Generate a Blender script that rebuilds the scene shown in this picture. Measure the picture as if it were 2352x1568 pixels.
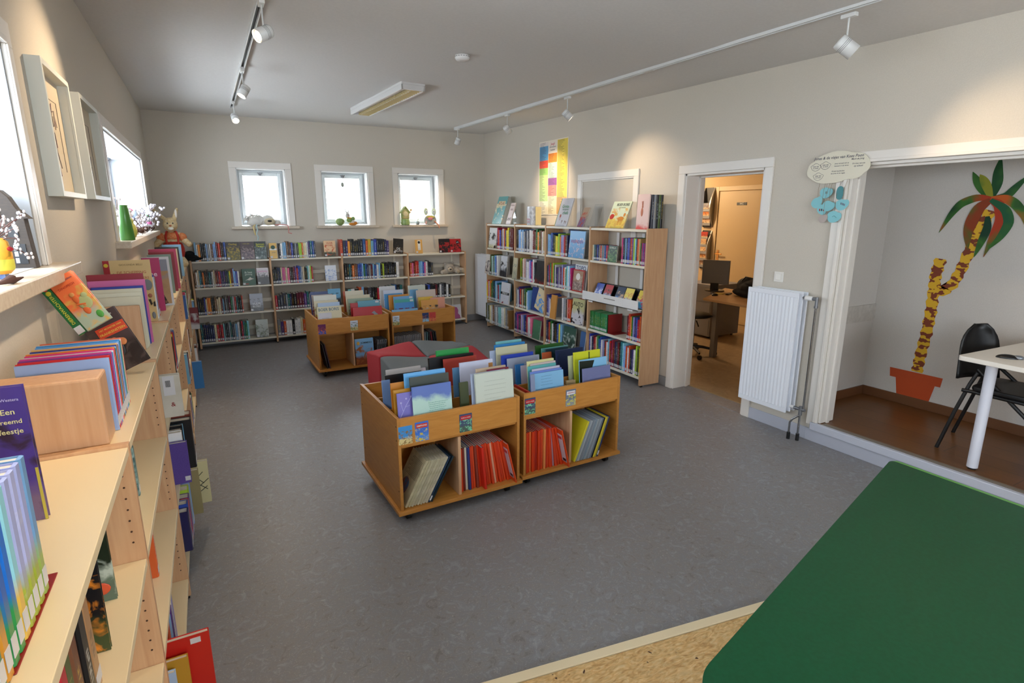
import bpy, bmesh, math, random
from math import sin, cos, pi, radians, hypot, atan2
from mathutils import Vector, Matrix, Euler

for o in list(bpy.data.objects):
    bpy.data.objects.remove(o, do_unlink=True)
S = bpy.context.scene
COL = S.collection

# ------------------------------------------------------------------ camera, sky, light, exposure
cd = bpy.data.cameras.new('camera')
cam = bpy.data.objects.new('camera', cd)
COL.objects.link(cam)
cd.sensor_fit = 'HORIZONTAL'
cd.sensor_width = 36.0
cd.lens = 1270.0 / 2352.0 * 36.0
cd.clip_start = 0.02
cam.location = (0, 0, 1.70)
cam.rotation_euler = (radians(90 - 13.04), 0, radians(-28.54))
S.camera = cam

W = bpy.data.worlds.new('world')
S.world = W
W.use_nodes = True
bg = W.node_tree.nodes['Background']
bg.inputs[0].default_value = (0.80, 0.90, 1.0, 1)
bg.inputs[1].default_value = 9.0

S.view_settings.view_transform = 'Standard'
S.view_settings.look = 'None'
S.view_settings.gamma = 1.0
S.view_settings.use_curve_mapping = False
S.view_settings.exposure = 0.98
S.cycles.use_denoising = True
S.cycles.max_bounces = 7
S.cycles.diffuse_bounces = 4
S.cycles.glossy_bounces = 3
S.cycles.transmission_bounces = 4
S.cycles.transparent_max_bounces = 8
S.cycles.caustics_reflective = False
S.cycles.caustics_refractive = False
S.cycles.sample_clamp_indirect = 6.0

SPOT_WARM = (1.0, 0.76, 0.50)

def portal(name, loc, rot, sx, sy):
    l = bpy.data.lights.new(name, 'AREA')
    l.shape = 'RECTANGLE'; l.size = sx; l.size_y = sy
    l.cycles.is_portal = True
    o = bpy.data.objects.new(name, l)
    o.location = loc; o.rotation_euler = rot
    COL.objects.link(o)

# portals in the window openings let the sky light be sampled through them
for i, (x0, x1) in enumerate(((0.415, 1.005), (1.455, 2.095), (2.53, 3.16))):
    portal('daylight_portal', ((x0 + x1) / 2, 8.40, 1.90), (radians(-90), 0, 0), x1 - x0, .75)
portal('daylight_portal', (-0.90, 5.82, 1.88), (0, radians(-90), 0), .75, 2.5)
portal('daylight_portal', (-0.90, 1.35, 1.88), (0, radians(-90), 0), .75, 2.3)
portal('daylight_portal', (1.7, -2.85, 1.70), (radians(90), 0, 0), 2.2, 1.2)

# ------------------------------------------------------------------ helpers
USED = {}
def tag(o, label=None, cat=None, group=None, kind=None):
    if label: o['label'] = label
    if cat: o['category'] = cat
    if group: o['group'] = group
    if kind: o['kind'] = kind
    if label and cat and not kind:
        USED.setdefault(label, []).append(o)
    return o

def lin(h):
    if isinstance(h, str):
        h = h.lstrip('#'); c = [int(h[i:i + 2], 16) / 255 for i in (0, 2, 4)]
    else: c = list(h)
    return tuple((v / 12.92 if v <= .04045 else ((v + .055) / 1.055) ** 2.4) for v in c) + (1,)

class MB:
    def __init__(s): s.v = []; s.f = []; s.m = []; s.sm = []
    def add(s, vs, fs, m=0, sm=False):
        b = len(s.v); s.v += [tuple(v) for v in vs]
        for f in fs: s.f.append(tuple(b + i for i in f)); s.m.append(m); s.sm.append(sm)
        return s
    def box(s, x0, x1, y0, y1, z0, z1, m=0, T=None):
        vs = [(x, y, z) for x in (x0, x1) for y in (y0, y1) for z in (z0, z1)]
        if T is not None: vs = [T @ Vector(v) for v in vs]
        return s.add(vs, [(0, 1, 3, 2), (4, 6, 7, 5), (0, 4, 5, 1), (2, 3, 7, 6), (0, 2, 6, 4), (1, 5, 7, 3)], m)
    def prism(s, poly, h0, h1, axis=2, m=0, T=None, sm=False):
        def P(a, b, h): return {2: (a, b, h), 1: (a, h, b), 0: (h, a, b)}[axis]
        n = len(poly)
        vs = [P(a, b, h0) for a, b in poly] + [P(a, b, h1) for a, b in poly]
        if T is not None: vs = [T @ Vector(v) for v in vs]
        b = len(s.v); s.v += [tuple(v) for v in vs]
        for f in [tuple(range(n))[::-1], tuple(range(n, 2 * n))]:
            s.f.append(tuple(b + i for i in f)); s.m.append(m); s.sm.append(False)
        for i in range(n):
            j = (i + 1) % n
            s.f.append((b + i, b + j, b + n + j, b + n + i)); s.m.append(m); s.sm.append(sm)
        return s
    def cyl(s, p0, p1, r0, r1=None, n=16, m=0, caps=True, sm=True):
        r1 = r0 if r1 is None else r1
        p0 = Vector(p0); p1 = Vector(p1); d = (p1 - p0).normalized()
        a = d.orthogonal().normalized(); b = d.cross(a)
        ring = lambda p, r: [p + a * (r * cos(2 * pi * i / n)) + b * (r * sin(2 * pi * i / n)) for i in range(n)]
        vs = ring(p0, r0) + ring(p1, r1)
        s.add(vs, [(i, (i + 1) % n, n + (i + 1) % n, n + i) for i in range(n)], m, sm)
        if caps:
            s.add(vs[:n], [tuple(range(n))[::-1]], m); s.add(vs[n:], [tuple(range(n))], m)
        return s
    def tube(s, pts, r, n=8, m=0, caps=True):
        pts = [Vector(p) for p in pts]; rr = r if isinstance(r, (list, tuple)) else [r] * len(pts)
        rings = []; a = None
        for i, p in enumerate(pts):
            d = (pts[min(i + 1, len(pts) - 1)] - pts[max(i - 1, 0)]).normalized()
            a = d.orthogonal().normalized() if a is None else (a - d * a.dot(d)).normalized()
            b = d.cross(a)
            rings.append([p + a * (rr[i] * cos(2 * pi * k / n)) + b * (rr[i] * sin(2 * pi * k / n)) for k in range(n)])
        vs = [v for q in rings for v in q]; fs = []
        for i in range(len(pts) - 1):
            for k in range(n):
                fs.append((i * n + k, i * n + (k + 1) % n, (i + 1) * n + (k + 1) % n, (i + 1) * n + k))
        s.add(vs, fs, m, True)
        if caps: s.add(rings[0], [tuple(range(n))[::-1]], m); s.add(rings[-1], [tuple(range(n))], m)
        return s
    def ell(s, c, r, n=14, k=9, m=0, T=None):
        if not isinstance(r, (tuple, list)): r = (r, r, r)
        vs = [(c[0], c[1], c[2] - r[2])]
        for j in range(1, k):
            t = -pi / 2 + pi * j / k
            for i in range(n):
                vs.append((c[0] + r[0] * cos(t) * cos(2 * pi * i / n), c[1] + r[1] * cos(t) * sin(2 * pi * i / n), c[2] + r[2] * sin(t)))
        vs.append((c[0], c[1], c[2] + r[2]))
        if T is not None: vs = [T @ Vector(v) for v in vs]
        fs = [(0, 1 + (i + 1) % n, 1 + i) for i in range(n)]
        for j in range(k - 2):
            for i in range(n):
                a = 1 + j * n
                fs.append((a + i, a + (i + 1) % n, a + n + (i + 1) % n, a + n + i))
        L = len(vs) - 1; a = 1 + (k - 2) * n
        fs += [(a + i, a + (i + 1) % n, L) for i in range(n)]
        return s.add(vs, fs, m, True)
    def lathe(s, prof, n=20, m=0, c=(0, 0, 0)):
        vs = []
        for r, z in prof:
            for i in range(n): vs.append((c[0] + r * cos(2 * pi * i / n), c[1] + r * sin(2 * pi * i / n), c[2] + z))
        fs = []
        for j in range(len(prof) - 1):
            for i in range(n): fs.append((j * n + i, j * n + (i + 1) % n, (j + 1) * n + (i + 1) % n, (j + 1) * n + i))
        s.add(vs, fs, m, True)
        s.add(vs[:n], [tuple(range(n))[::-1]], m); s.add(vs[-n:], [tuple(range(n))], m)
        return s
    def build(s, name, mats, parent=None, loc=(0, 0, 0), rot=(0, 0, 0), bevel=0, me=None):
        if me is None:
            me = bpy.data.meshes.new(name); me.from_pydata(s.v, [], s.f); me.update()
            if not isinstance(mats, (list, tuple)): mats = [mats]
            for q in mats: me.materials.append(q)
            me.polygons.foreach_set('material_index', s.m)
            me.polygons.foreach_set('use_smooth', s.sm)
        o = bpy.data.objects.new(name, me); COL.objects.link(o)
        o.location = loc; o.rotation_euler = rot
        if parent is not None: o.parent = parent
        if bevel:
            b = o.modifiers.new('edge', 'BEVEL'); b.width = bevel; b.segments = 2; b.limit_method = 'ANGLE'
        return o

def empty(name, loc, rz=0, rot=None):
    o = bpy.data.objects.new(name, None); COL.objects.link(o)
    o.location = loc; o.rotation_euler = rot if rot else (0, 0, rz); o.empty_display_size = .05
    return o

# ------------------------------------------------------------------ materials
MATS = {}
def nt(name):
    m = bpy.data.materials.new(name); m.use_nodes = True
    t = m.node_tree; p = t.nodes['Principled BSDF']
    return m, t, p
def N(t, typ, **kw):
    n = t.nodes.new(typ)
    for k, v in kw.items(): setattr(n, k, v)
    return n
def flat(col, rough=.5, metal=0, spec=.5, name=None, coat=0, bump=0, bscale=200):
    k = ('flat', str(col), rough, metal, spec, coat, bump)
    if k in MATS: return MATS[k]
    m, t, p = nt(name or 'paint'); c = lin(col)
    p.inputs['Base Color'].default_value = c; p.inputs['Roughness'].default_value = rough
    p.inputs['Metallic'].default_value = metal; p.inputs['Specular IOR Level'].default_value = spec
    p.inputs['Coat Weight'].default_value = coat
    if bump:
        tc = N(t, 'ShaderNodeTexCoord'); no = N(t, 'ShaderNodeTexNoise'); no.inputs['Scale'].default_value = bscale
        b = N(t, 'ShaderNodeBump'); b.inputs['Strength'].default_value = bump; b.inputs['Distance'].default_value = .002
        t.links.new(tc.outputs['Object'], no.inputs['Vector']); t.links.new(no.outputs['Fac'], b.inputs['Height'])
        t.links.new(b.outputs['Normal'], p.inputs['Normal'])
    MATS[k] = m; return m
def noisy(c1, c2, scale=10, rough=.6, stretch=(1, 1, 1), detail=6, lo=.35, hi=.65, bump=0, name='material', c3=None, spec=.5, coat=0, dist=0, coords='Object'):
    k = ('noisy', str(c1), str(c2), str(c3), scale, rough, stretch, lo, hi, bump, spec, coat, dist)
    if k in MATS: return MATS[k]
    m, t, p = nt(name)
    tc = N(t, 'ShaderNodeTexCoord'); mp = N(t, 'ShaderNodeMapping'); mp.inputs['Scale'].default_value = stretch
    no = N(t, 'ShaderNodeTexNoise'); no.inputs['Scale'].default_value = scale; no.inputs['Detail'].default_value = detail
    no.inputs['Distortion'].default_value = dist
    r = N(t, 'ShaderNodeValToRGB'); r.color_ramp.elements[0].position = lo; r.color_ramp.elements[1].position = hi
    r.color_ramp.elements[0].color = lin(c1); r.color_ramp.elements[1].color = lin(c2)
    if c3:
        e = r.color_ramp.elements.new((lo + hi) / 2); e.color = lin(c3)
    t.links.new(tc.outputs[coords], mp.inputs[0]); t.links.new(mp.outputs[0], no.inputs['Vector'])
    t.links.new(no.outputs['Fac'], r.inputs[0]); t.links.new(r.outputs[0], p.inputs['Base Color'])
    p.inputs['Roughness'].default_value = rough; p.inputs['Specular IOR Level'].default_value = spec
    p.inputs['Coat Weight'].default_value = coat
    if bump:
        b = N(t, 'ShaderNodeBump'); b.inputs['Strength'].default_value = bump; b.inputs['Distance'].default_value = .003
        t.links.new(no.outputs['Fac'], b.inputs['Height']); t.links.new(b.outputs['Normal'], p.inputs['Normal'])
    MATS[k] = m; return m

WALL = noisy('#cec6b9', '#cac2b5', 160, .85, detail=3, bump=.25, name='wall paint', spec=.2)
CEIL = noisy('#d9d6d3', '#d5d2cf', 60, .9, detail=3, bump=.1, name='ceiling paint', spec=.15)
LINO = None
def make_lino():
    m, t, p = nt('marbled linoleum')
    tc = N(t, 'ShaderNodeTexCoord')
    n1 = N(t, 'ShaderNodeTexNoise'); n1.inputs['Scale'].default_value = 14; n1.inputs['Detail'].default_value = 8; n1.inputs['Distortion'].default_value = 2.2
    n2 = N(t, 'ShaderNodeTexNoise'); n2.inputs['Scale'].default_value = 55; n2.inputs['Detail'].default_value = 6; n2.inputs['Distortion'].default_value = 3.0
    r1 = N(t, 'ShaderNodeValToRGB'); e = r1.color_ramp.elements
    e[0].position = .30; e[0].color = lin('#7c7877'); e[1].position = .70; e[1].color = lin('#97979b')
    a = r1.color_ramp.elements.new(.42); a.color = lin('#8b8786'); a = r1.color_ramp.elements.new(.55); a.color = lin('#868588')
    r2 = N(t, 'ShaderNodeValToRGB'); e = r2.color_ramp.elements
    e[0].position = .56; e[0].color = (0, 0, 0, 1); e[1].position = .72; e[1].color = (1, 1, 1, 1)
    mx = N(t, 'ShaderNodeMix', data_type='RGBA'); mx.inputs['B'].default_value = lin('#b5b0ac')
    ml = N(t, 'ShaderNodeMath', operation='MULTIPLY'); ml.inputs[1].default_value = .55
    for n in (n1, n2): t.links.new(tc.outputs['Object'], n.inputs['Vector'])
    t.links.new(n1.outputs['Fac'], r1.inputs[0]); t.links.new(n2.outputs['Fac'], r2.inputs[0])
    t.links.new(r2.outputs[0], ml.inputs[0]); t.links.new(ml.outputs[0], mx.inputs['Factor'])
    t.links.new(r1.outputs[0], mx.inputs['A']); t.links.new(mx.outputs['Result'], p.inputs['Base Color'])
    p.inputs['Roughness'].default_value = .42; p.inputs['Specular IOR Level'].default_value = .4
    return m
LINO = make_lino()
def wood(c1, c2, grain=(1, 1, 14), rough=.4, sc=6, name='wood'):
    return noisy(c1, c2, sc, rough, grain, 5, .3, .7, bump=0, name=name, spec=.4, dist=.6)
BEECH_V = wood('#c29670', '#d0a881', (9, 9, .7), name='beech upright')           # grain along Z
BEECH_H = wood('#c79d72', '#d6b083', (.7, .7, 9), name='beech')
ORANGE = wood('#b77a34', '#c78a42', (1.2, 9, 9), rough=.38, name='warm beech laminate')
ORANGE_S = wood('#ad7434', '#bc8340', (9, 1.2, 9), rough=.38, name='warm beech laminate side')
CREAM = flat('#ead7b0', .32, name='cream laminate')
CREAMW = flat('#e3dccb', .35, name='cream white laminate')
WHITE = flat('#e6e4e2', .35, name='white gloss paint')
TRIM = flat('#e2dcd4', .35, name='white trim paint')
PAPER = flat('#dcd6c8', .8, name='paper')
STICK = flat('#cfcfd2', .4, name='white label')
BLACK = flat('#0d0d0e', .4, name='black plastic')
CHROME = flat('#9c9ea0', .25, 1.0, name='chrome')
STEEL = flat('#8a8c90', .4, .8, name='steel')
OSB = None
def make_osb():
    m, t, p = nt('oriented strand board')
    tc = N(t, 'ShaderNodeTexCoord'); mp = N(t, 'ShaderNodeMapping'); mp.inputs['Scale'].default_value = (1, 2.6, 1); mp.inputs['Rotation'].default_value = (0, 0, .5)
    n1 = N(t, 'ShaderNodeTexNoise'); n1.inputs['Scale'].default_value = 16; n1.inputs['Detail'].default_value = 5; n1.inputs['Distortion'].default_value = 2.5
    v = N(t, 'ShaderNodeTexVoronoi'); v.inputs['Scale'].default_value = 30
    r = N(t, 'ShaderNodeValToRGB'); e = r.color_ramp.elements
    e[0].position = .3; e[0].color = lin('#c9965a'); e[1].position = .68; e[1].color = lin('#f3d49c'); a = r.color_ramp.elements.new(.48); a.color = lin('#e6bb7c')
    mx = N(t, 'ShaderNodeMix', data_type='RGBA', blend_type='MULTIPLY'); mx.inputs['Factor'].default_value = .25
    t.links.new(tc.outputs['Object'], mp.inputs[0]); t.links.new(mp.outputs[0], n1.inputs['Vector']); t.links.new(mp.outputs[0], v.inputs['Vector'])
    t.links.new(n1.outputs['Fac'], r.inputs[0]); t.links.new(r.outputs[0], mx.inputs['A']); t.links.new(v.outputs['Distance'], mx.inputs['B'])
    sp = N(t, 'ShaderNodeTexNoise'); sp.inputs['Scale'].default_value = 38; sp.inputs['Detail'].default_value = 1
    rs = N(t, 'ShaderNodeValToRGB'); rs.color_ramp.elements[0].position = .74; rs.color_ramp.elements[1].position = .77
    m2 = N(t, 'ShaderNodeMix', data_type='RGBA'); m2.inputs['B'].default_value = lin('#4a2d18')
    t.links.new(tc.outputs['Object'], sp.inputs['Vector']); t.links.new(sp.outputs['Fac'], rs.inputs[0]); t.links.new(rs.outputs[0], m2.inputs['Factor'])
    t.links.new(mx.outputs['Result'], m2.inputs['A']); t.links.new(m2.outputs['Result'], p.inputs['Base Color'])
    p.inputs['Roughness'].default_value = .5
    return m
OSB = make_osb()
def make_glass(name='window glass', tint=(1, 1, 1, 1), gl=.06):
    m = bpy.data.materials.new(name); m.use_nodes = True; t = m.node_tree; t.nodes.clear()
    o = N(t, 'ShaderNodeOutputMaterial'); a = N(t, 'ShaderNodeBsdfTransparent'); g = N(t, 'ShaderNodeBsdfGlossy'); mx = N(t, 'ShaderNodeMixShader')
    a.inputs[0].default_value = tint; g.inputs['Roughness'].default_value = .02; mx.inputs[0].default_value = gl
    t.links.new(a.outputs[0], mx.inputs[1]); t.links.new(g.outputs[0], mx.inputs[2]); t.links.new(mx.outputs[0], o.inputs[0])
    return m
GLASS = make_glass()
ACRYL = make_glass('clear acrylic', (.95, .96, .97, 1), .06)
def emit(col, s, name='lamp glow'):
    m, t, p = nt(name); p.inputs['Base Color'].default_value = (0, 0, 0, 1)
    p.inputs['Emission Color'].default_value = lin(col) if isinstance(col, str) else tuple(col) + (1,); p.inputs['Emission Strength'].default_value = s
    return m

PAL = dict(k=('black', '#17171a'), n=('navy', '#232a4c'), b=('blue', '#2b52a0'), s=('sky', '#7fb2dc'), t=('teal', '#1f6a70'), c=('aqua', '#86cbd0'),
           g=('green', '#2c7a43'), l=('lime', '#a8cc3c'), y=('yellow', '#e6cf35'), o=('orange', '#dc6a2a'), r=('red', '#bf2a28'), m=('maroon', '#6a1c24'),
           p=('pink', '#d86a98'), v=('purple', '#55387f'), w=('white', '#e2e1e0'), e=('cream', '#ddcfa8'), a=('grey', '#8d9096'), d=('charcoal', '#3c3f48'),
           u=('brown', '#7a5234'), h=('chocolate', '#3c241c'), f=('lilac', '#9d98cc'), i=('mint', '#a9d6c4'), q=('peach', '#e8ab8c'), x=('olive', '#4d5a2a'), z=('tan', '#bb9a62'),
           j=('magenta', '#c02a6e'))
def cover(code, alt=0, rough=.32):
    """spine and cover paint: plain colour with a printed title down the spine"""
    k = ('cov', code, alt)
    if k in MATS: return MATS[k]
    m, t, p = nt(PAL[code][0] + ' book cover')
    base = lin(PAL[code][1]); dark = sum(base[:3]) < .9
    tcol = [lin('#e8e6e0') if dark else lin('#22222a'), lin('#e3c548') if dark else lin('#a33030'), lin('#c9dbe8') if dark else lin('#2d4d92')][alt % 3]
    tc = N(t, 'ShaderNodeTexCoord'); sx = N(t, 'ShaderNodeSeparateXYZ'); t.links.new(tc.outputs['Generated'], sx.inputs[0])
    oi = N(t, 'ShaderNodeObjectInfo')
    def math(op, a, b=None, c=None):
        n = N(t, 'ShaderNodeMath', operation=op)
        for i, v in enumerate((a, b, c)):
            if v is None: continue
            if isinstance(v, (int, float)): n.inputs[i].default_value = v
            else: t.links.new(v, n.inputs[i])
        return n.outputs[0]
    z = sx.outputs['Z']; x = sx.outputs['X']
    off = math('MULTIPLY', oi.outputs['Random'], 50)
    cx = N(t, 'ShaderNodeCombineXYZ')
    t.links.new(math('MULTIPLY', x, 1.2), cx.inputs[0]); t.links.new(math('ADD', math('MULTIPLY', z, 26), off), cx.inputs[2]); t.links.new(off, cx.inputs[1])
    no = N(t, 'ShaderNodeTexNoise'); no.inputs['Scale'].default_value = 1.6; no.inputs['Detail'].default_value = 0
    t.links.new(cx.outputs[0], no.inputs['Vector'])
    letters = math('GREATER_THAN', no.outputs['Fac'], .5)
    zone = math('MULTIPLY', math('GREATER_THAN', z, .30), math('LESS_THAN', z, math('ADD', math('MULTIPLY', oi.outputs['Random'], .25), .62)))
    mid = math('LESS_THAN', math('ABSOLUTE', math('SUBTRACT', x, .5)), .16)
    msk = math('MULTIPLY', math('MULTIPLY', zone, mid), letters)
    msk = math('MULTIPLY', msk, .5)
    hs = N(t, 'ShaderNodeHueSaturation'); hs.inputs['Color'].default_value = base
    t.links.new(math('ADD', math('MULTIPLY', oi.outputs['Random'], .05), .475), hs.inputs['Hue'])
    t.links.new(math('ADD', math('MULTIPLY', oi.outputs['Random'], .5), .75), hs.inputs['Value'])
    mx = N(t, 'ShaderNodeMix', data_type='RGBA'); mx.inputs['B'].default_value = tcol
    t.links.new(msk, mx.inputs['Factor']); t.links.new(hs.outputs[0], mx.inputs['A'])
    t.links.new(mx.outputs['Result'], p.inputs['Base Color'])
    p.inputs['Roughness'].default_value = rough
    MATS[k] = m; return m
def art(c1, c2, c3, scale=9, split=.45, seed=0, rough=.3, lo=.42, hi=.58):
    """cover picture: upper ground c1, lower ground c2, printed shapes in c3"""
    k = ('art', c1, c2, c3, scale, split, seed)
    if k in MATS: return MATS[k]
    m, t, p = nt('printed cover')
    tc = N(t, 'ShaderNodeTexCoord'); sx = N(t, 'ShaderNodeSeparateXYZ'); t.links.new(tc.outputs['Generated'], sx.inputs[0])
    no = N(t, 'ShaderNodeTexNoise'); no.inputs['Scale'].default_value = scale; no.inputs['Detail'].default_value = 4
    mp = N(t, 'ShaderNodeMapping'); mp.inputs['Location'].default_value = (seed * 3.7, seed * 1.3, seed * 2.1); mp.inputs['Scale'].default_value = (4, 4, 4)
    t.links.new(tc.outputs['Object'], mp.inputs[0]); t.links.new(mp.outputs[0], no.inputs['Vector'])
    ad = N(t, 'ShaderNodeMath', operation='MULTIPLY_ADD'); t.links.new(no.outputs['Fac'], ad.inputs[0]); ad.inputs[1].default_value = .35; t.links.new(sx.outputs['Z'], ad.inputs[2])
    r = N(t, 'ShaderNodeValToRGB'); e = r.color_ramp.elements
    e[0].position = split + .1; e[0].color = lin(c2); e[1].position = split + .26; e[1].color = lin(c1)
    t.links.new(ad.outputs[0], r.inputs[0])
    n2 = N(t, 'ShaderNodeTexNoise'); n2.inputs['Scale'].default_value = scale * .75; n2.inputs['Detail'].default_value = 5; n2.inputs['Distortion'].default_value = .8
    m3 = N(t, 'ShaderNodeMapping'); m3.inputs['Location'].default_value = (seed * 1.9, 4 + seed, seed * 5.1); m3.inputs['Scale'].default_value = (4, 4, 4)
    t.links.new(tc.outputs['Object'], m3.inputs[0]); t.links.new(m3.outputs[0], n2.inputs['Vector'])
    r2 = N(t, 'ShaderNodeValToRGB'); r2.color_ramp.elements[0].position = lo + .07; r2.color_ramp.elements[1].position = hi + .04
    t.links.new(n2.outputs['Fac'], r2.inputs[0])
    lz = N(t, 'ShaderNodeMath', operation='LESS_THAN'); t.links.new(sx.outputs['Z'], lz.inputs[0]); lz.inputs[1].default_value = .74
    mm = N(t, 'ShaderNodeMath', operation='MULTIPLY'); t.links.new(r2.outputs[0], mm.inputs[0]); t.links.new(lz.outputs[0], mm.inputs[1])
    mx = N(t, 'ShaderNodeMix', data_type='RGBA'); mx.inputs['B'].default_value = lin(c3)
    t.links.new(mm.outputs[0], mx.inputs['Factor']); t.links.new(r.outputs[0], mx.inputs['A']); t.links.new(mx.outputs['Result'], p.inputs['Base Color'])
    p.inputs['Roughness'].default_value = rough
    MATS[k] = m; return m

# ------------------------------------------------------------------ writing
TXT = {}
def text(s, parent, x, y, z, h=None, w=None, mat=None, rot=(pi / 2, 0, 0), name='title_text', depth=.0004, shear=0):
    """real lettering: centred at (x,y,z) in the parent's space, scaled to width w (or cap height h)"""
    k = (s, shear)
    if k not in TXT:
        cu = bpy.data.curves.new('lettering', 'FONT'); cu.body = s; cu.align_x = 'CENTER'; cu.align_y = 'CENTER'; cu.size = 1; cu.shear = shear
        cu.resolution_u = 2; cu.offset = .012
        ob = bpy.data.objects.new('lettering', cu); COL.objects.link(ob)
        bpy.context.view_layer.update()
        me = bpy.data.meshes.new_from_object(ob.evaluated_get(bpy.context.evaluated_depsgraph_get()))
        bpy.data.objects.remove(ob, do_unlink=True)
        xs = [v.co.x for v in me.vertices]; ys = [v.co.y for v in me.vertices]
        TXT[k] = (me, max(xs) - min(xs), max(ys) - min(ys))
    me, tw, th = TXT[k]
    me = me.copy(); me.materials.clear(); me.materials.append(mat or BLACK)
    sx = w / tw if w else None; sy = h / th if h else None
    if sx is None: sx = sy
    if sy is None: sy = sx
    me.transform(Matrix.Diagonal((sx, sy, 1, 1)))
    o = bpy.data.objects.new(name, me); COL.objects.link(o); o.parent = parent
    o.location = (x, y, z); o.rotation_euler = rot
    return o

# ------------------------------------------------------------------ books
BM = {}
def book_mesh(w, d, h, c=.0022):
    k = (w, d, h)
    if k in BM: return BM[k]
    c = min(c, w * .25)
    a = MB()
    poly = [(0, d), (0, .004), (w * .18, 0), (w * .82, 0), (w, .004), (w, d), (w - c, d), (w - c, .006), (c, .006), (c, d)]
    a.prism(poly, 0, h)
    p = MB().box(c, w - c, .005, d - .004, .003, h - .003)
    BM[k] = (a, p); return BM[k]
def book(name, label, w, d, h, mat, loc, rz=0, lean=0, group=None, sticker=True, cat='book', pages=PAPER, stick=STICK, rx=0, shelf_back=0):
    """spine at local y=0 facing -Y, thickness along +X"""
    w, d, h = round(w, 3), round(d, 3), round(h, 3)
    a, p = book_mesh(w, d, h)
    o = a.build(name, mat)
    L = Vector(loc); R = Euler((rx, lean, rz)).to_matrix()
    if lean > 0:
        L = L + Euler((0, 0, rz)).to_matrix() @ Vector((0, 0, w * sin(lean)))
    o.location = L; o.rotation_euler = (rx, lean, rz)
    p.build('pages', pages, o)
    if sticker:
        MB().box(w * .12, w * .88, -.0007, .0002, .012, .012 + min(.030, h * .13)).build('spine_label', stick, o)
    tag(o, label, cat, group)
    return o
def face_book(name, label, w, h, t, mat, loc, rz=0, tilt=0, group=None, sticker=None, cat='book', roll=0, spine=None, title=None, pages=PAPER):
    """front cover at local y=0 facing -Y, spine on the low-x side; tilt leans the top away from the viewer"""
    a = MB(); c = min(.0025, t * .25)
    poly = [(w, 0), (.003, 0), (0, t * .2), (0, t * .8), (.003, t), (w, t), (w, t - c), (.005, t - c), (.005, c), (w, c)]
    a.prism(poly, 0, h)
    o = a.build(name, mat)
    o.location = (loc[0], loc[1], loc[2] + t * sin(abs(tilt)) * (1 if tilt > 0 else 0) + (w * sin(roll) if roll > 0 else 0)); o.rotation_euler = (-tilt, roll, rz)
    MB().box(.006, w - .004, c, t - c, .003, h - .003).build('pages', pages, o)
    if spine is not None:
        MB().box(-.0006, w * spine[0], -.0006, t, .0005, h - .0005).build('spine_band', flat(spine[1], .35), o)
    if sticker == 'bl': MB().box(.006, .034, -.0012, 0, .008, .032).build('spine_label', STICK, o)
    if sticker == 'tr': MB().box(w - .05, w - .012, -.0012, 0, h - .03, h - .008).build('cover_label', STICK, o)
    if sticker == 'tl': MB().box(.008, .03, -.0012, 0, h - .03, h - .01).build('cover_label', STICK, o)
    for tt in (title or []):
        # (string, centre x fraction, centre z fraction, width fraction, colour)
        s, fx, fz, fw, col = tt[:5]
        text(s, o, w * fx, -.0014, h * fz, w=w * fw, h=(h * tt[5] if len(tt) > 5 else None), mat=flat(col, .4))
    tag(o, label, cat, group)
    return o
ORD = 'zeroth first second third fourth fifth sixth seventh eighth ninth tenth eleventh twelfth thirteenth fourteenth fifteenth sixteenth seventeenth eighteenth nineteenth twentieth'.split()
ORD += ['twenty-' + s for s in 'first second third fourth fifth sixth seventh eighth ninth'.split()] + ['thirtieth'] + ['thirty-' + s for s in 'first second third fourth fifth sixth seventh eighth ninth'.split()] + ['fortieth']
ORD[20] = 'twentieth'
rnd = random.Random(7)
def row(codes, u0, u1, place, where, name, noun, group, d=.15, h=.21, hv=.018, dv=.012, stick=STICK, sticker=True, start=0, setback=.006, lean_last=False, rz=0, hs=None):
    """a row of upright books filling u0..u1 along a shelf; place(u, back) gives the world position"""
    n = len(codes)
    ws = [rnd.uniform(.75, 1.35) for _ in codes]
    k = (abs(u1 - u0) - .0015 * n) / sum(ws); u = u0; sg = 1 if u1 > u0 else -1
    for i, ch in enumerate(codes):
        w = ws[i] * k
        nm = PAL[ch][0]
        hh = (hs[i] if hs else h + rnd.uniform(-hv, hv)); dd = d + rnd.uniform(-dv, dv)
        nb = [PAL[codes[j]][0] for j in (i - 1, i + 1) if 0 <= j < n]
        lab = '%s %s' % (nm, noun)
        if len(nb) == 2: lab += ' between %s and %s' % tuple(nb)
        tail = ', %s along %s' % (ORD[i + 1 + start], where)
        if len((lab + tail).replace(',', '').split()) > 16: lab = '%s %s' % (nm, noun)
        book(name, lab + tail, w, dd, hh, cover(ch, rnd.randrange(3)), place(u, rnd.uniform(0, setback)), rz, 0, group, sticker, stick=stick)
        u += sg * (w + .0015)
# ================================================================== THE ROOM
XL, XR, YF, YB = -0.52, 3.92, 8.12, -2.65
def walls(name, axis, a0, a1, u0, u1, z0, z1, holes, mat):
    us = sorted({u0, u1} | {h[0] for h in holes} | {h[1] for h in holes})
    zs = sorted({z0, z1} | {h[2] for h in holes} | {h[3] for h in holes})
    m = MB()
    for i in range(len(us) - 1):
        j = 0
        while j < len(zs) - 1:
            uc = (us[i] + us[i + 1]) / 2
            def hole(j): zc = (zs[j] + zs[j + 1]) / 2; return any(h[0] < uc < h[1] and h[2] < zc < h[3] for h in holes)
            if hole(j): j += 1; continue
            k = j
            while k + 1 < len(zs) - 1 and not hole(k + 1): k += 1
            if axis == 1: m.box(us[i], us[i + 1], a0, a1, zs[j], zs[k + 1])
            else: m.box(a0, a1, us[i], us[i + 1], zs[j], zs[k + 1])
            j = k + 1
    return tag(m.build(name, mat), kind='structure')

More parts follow.
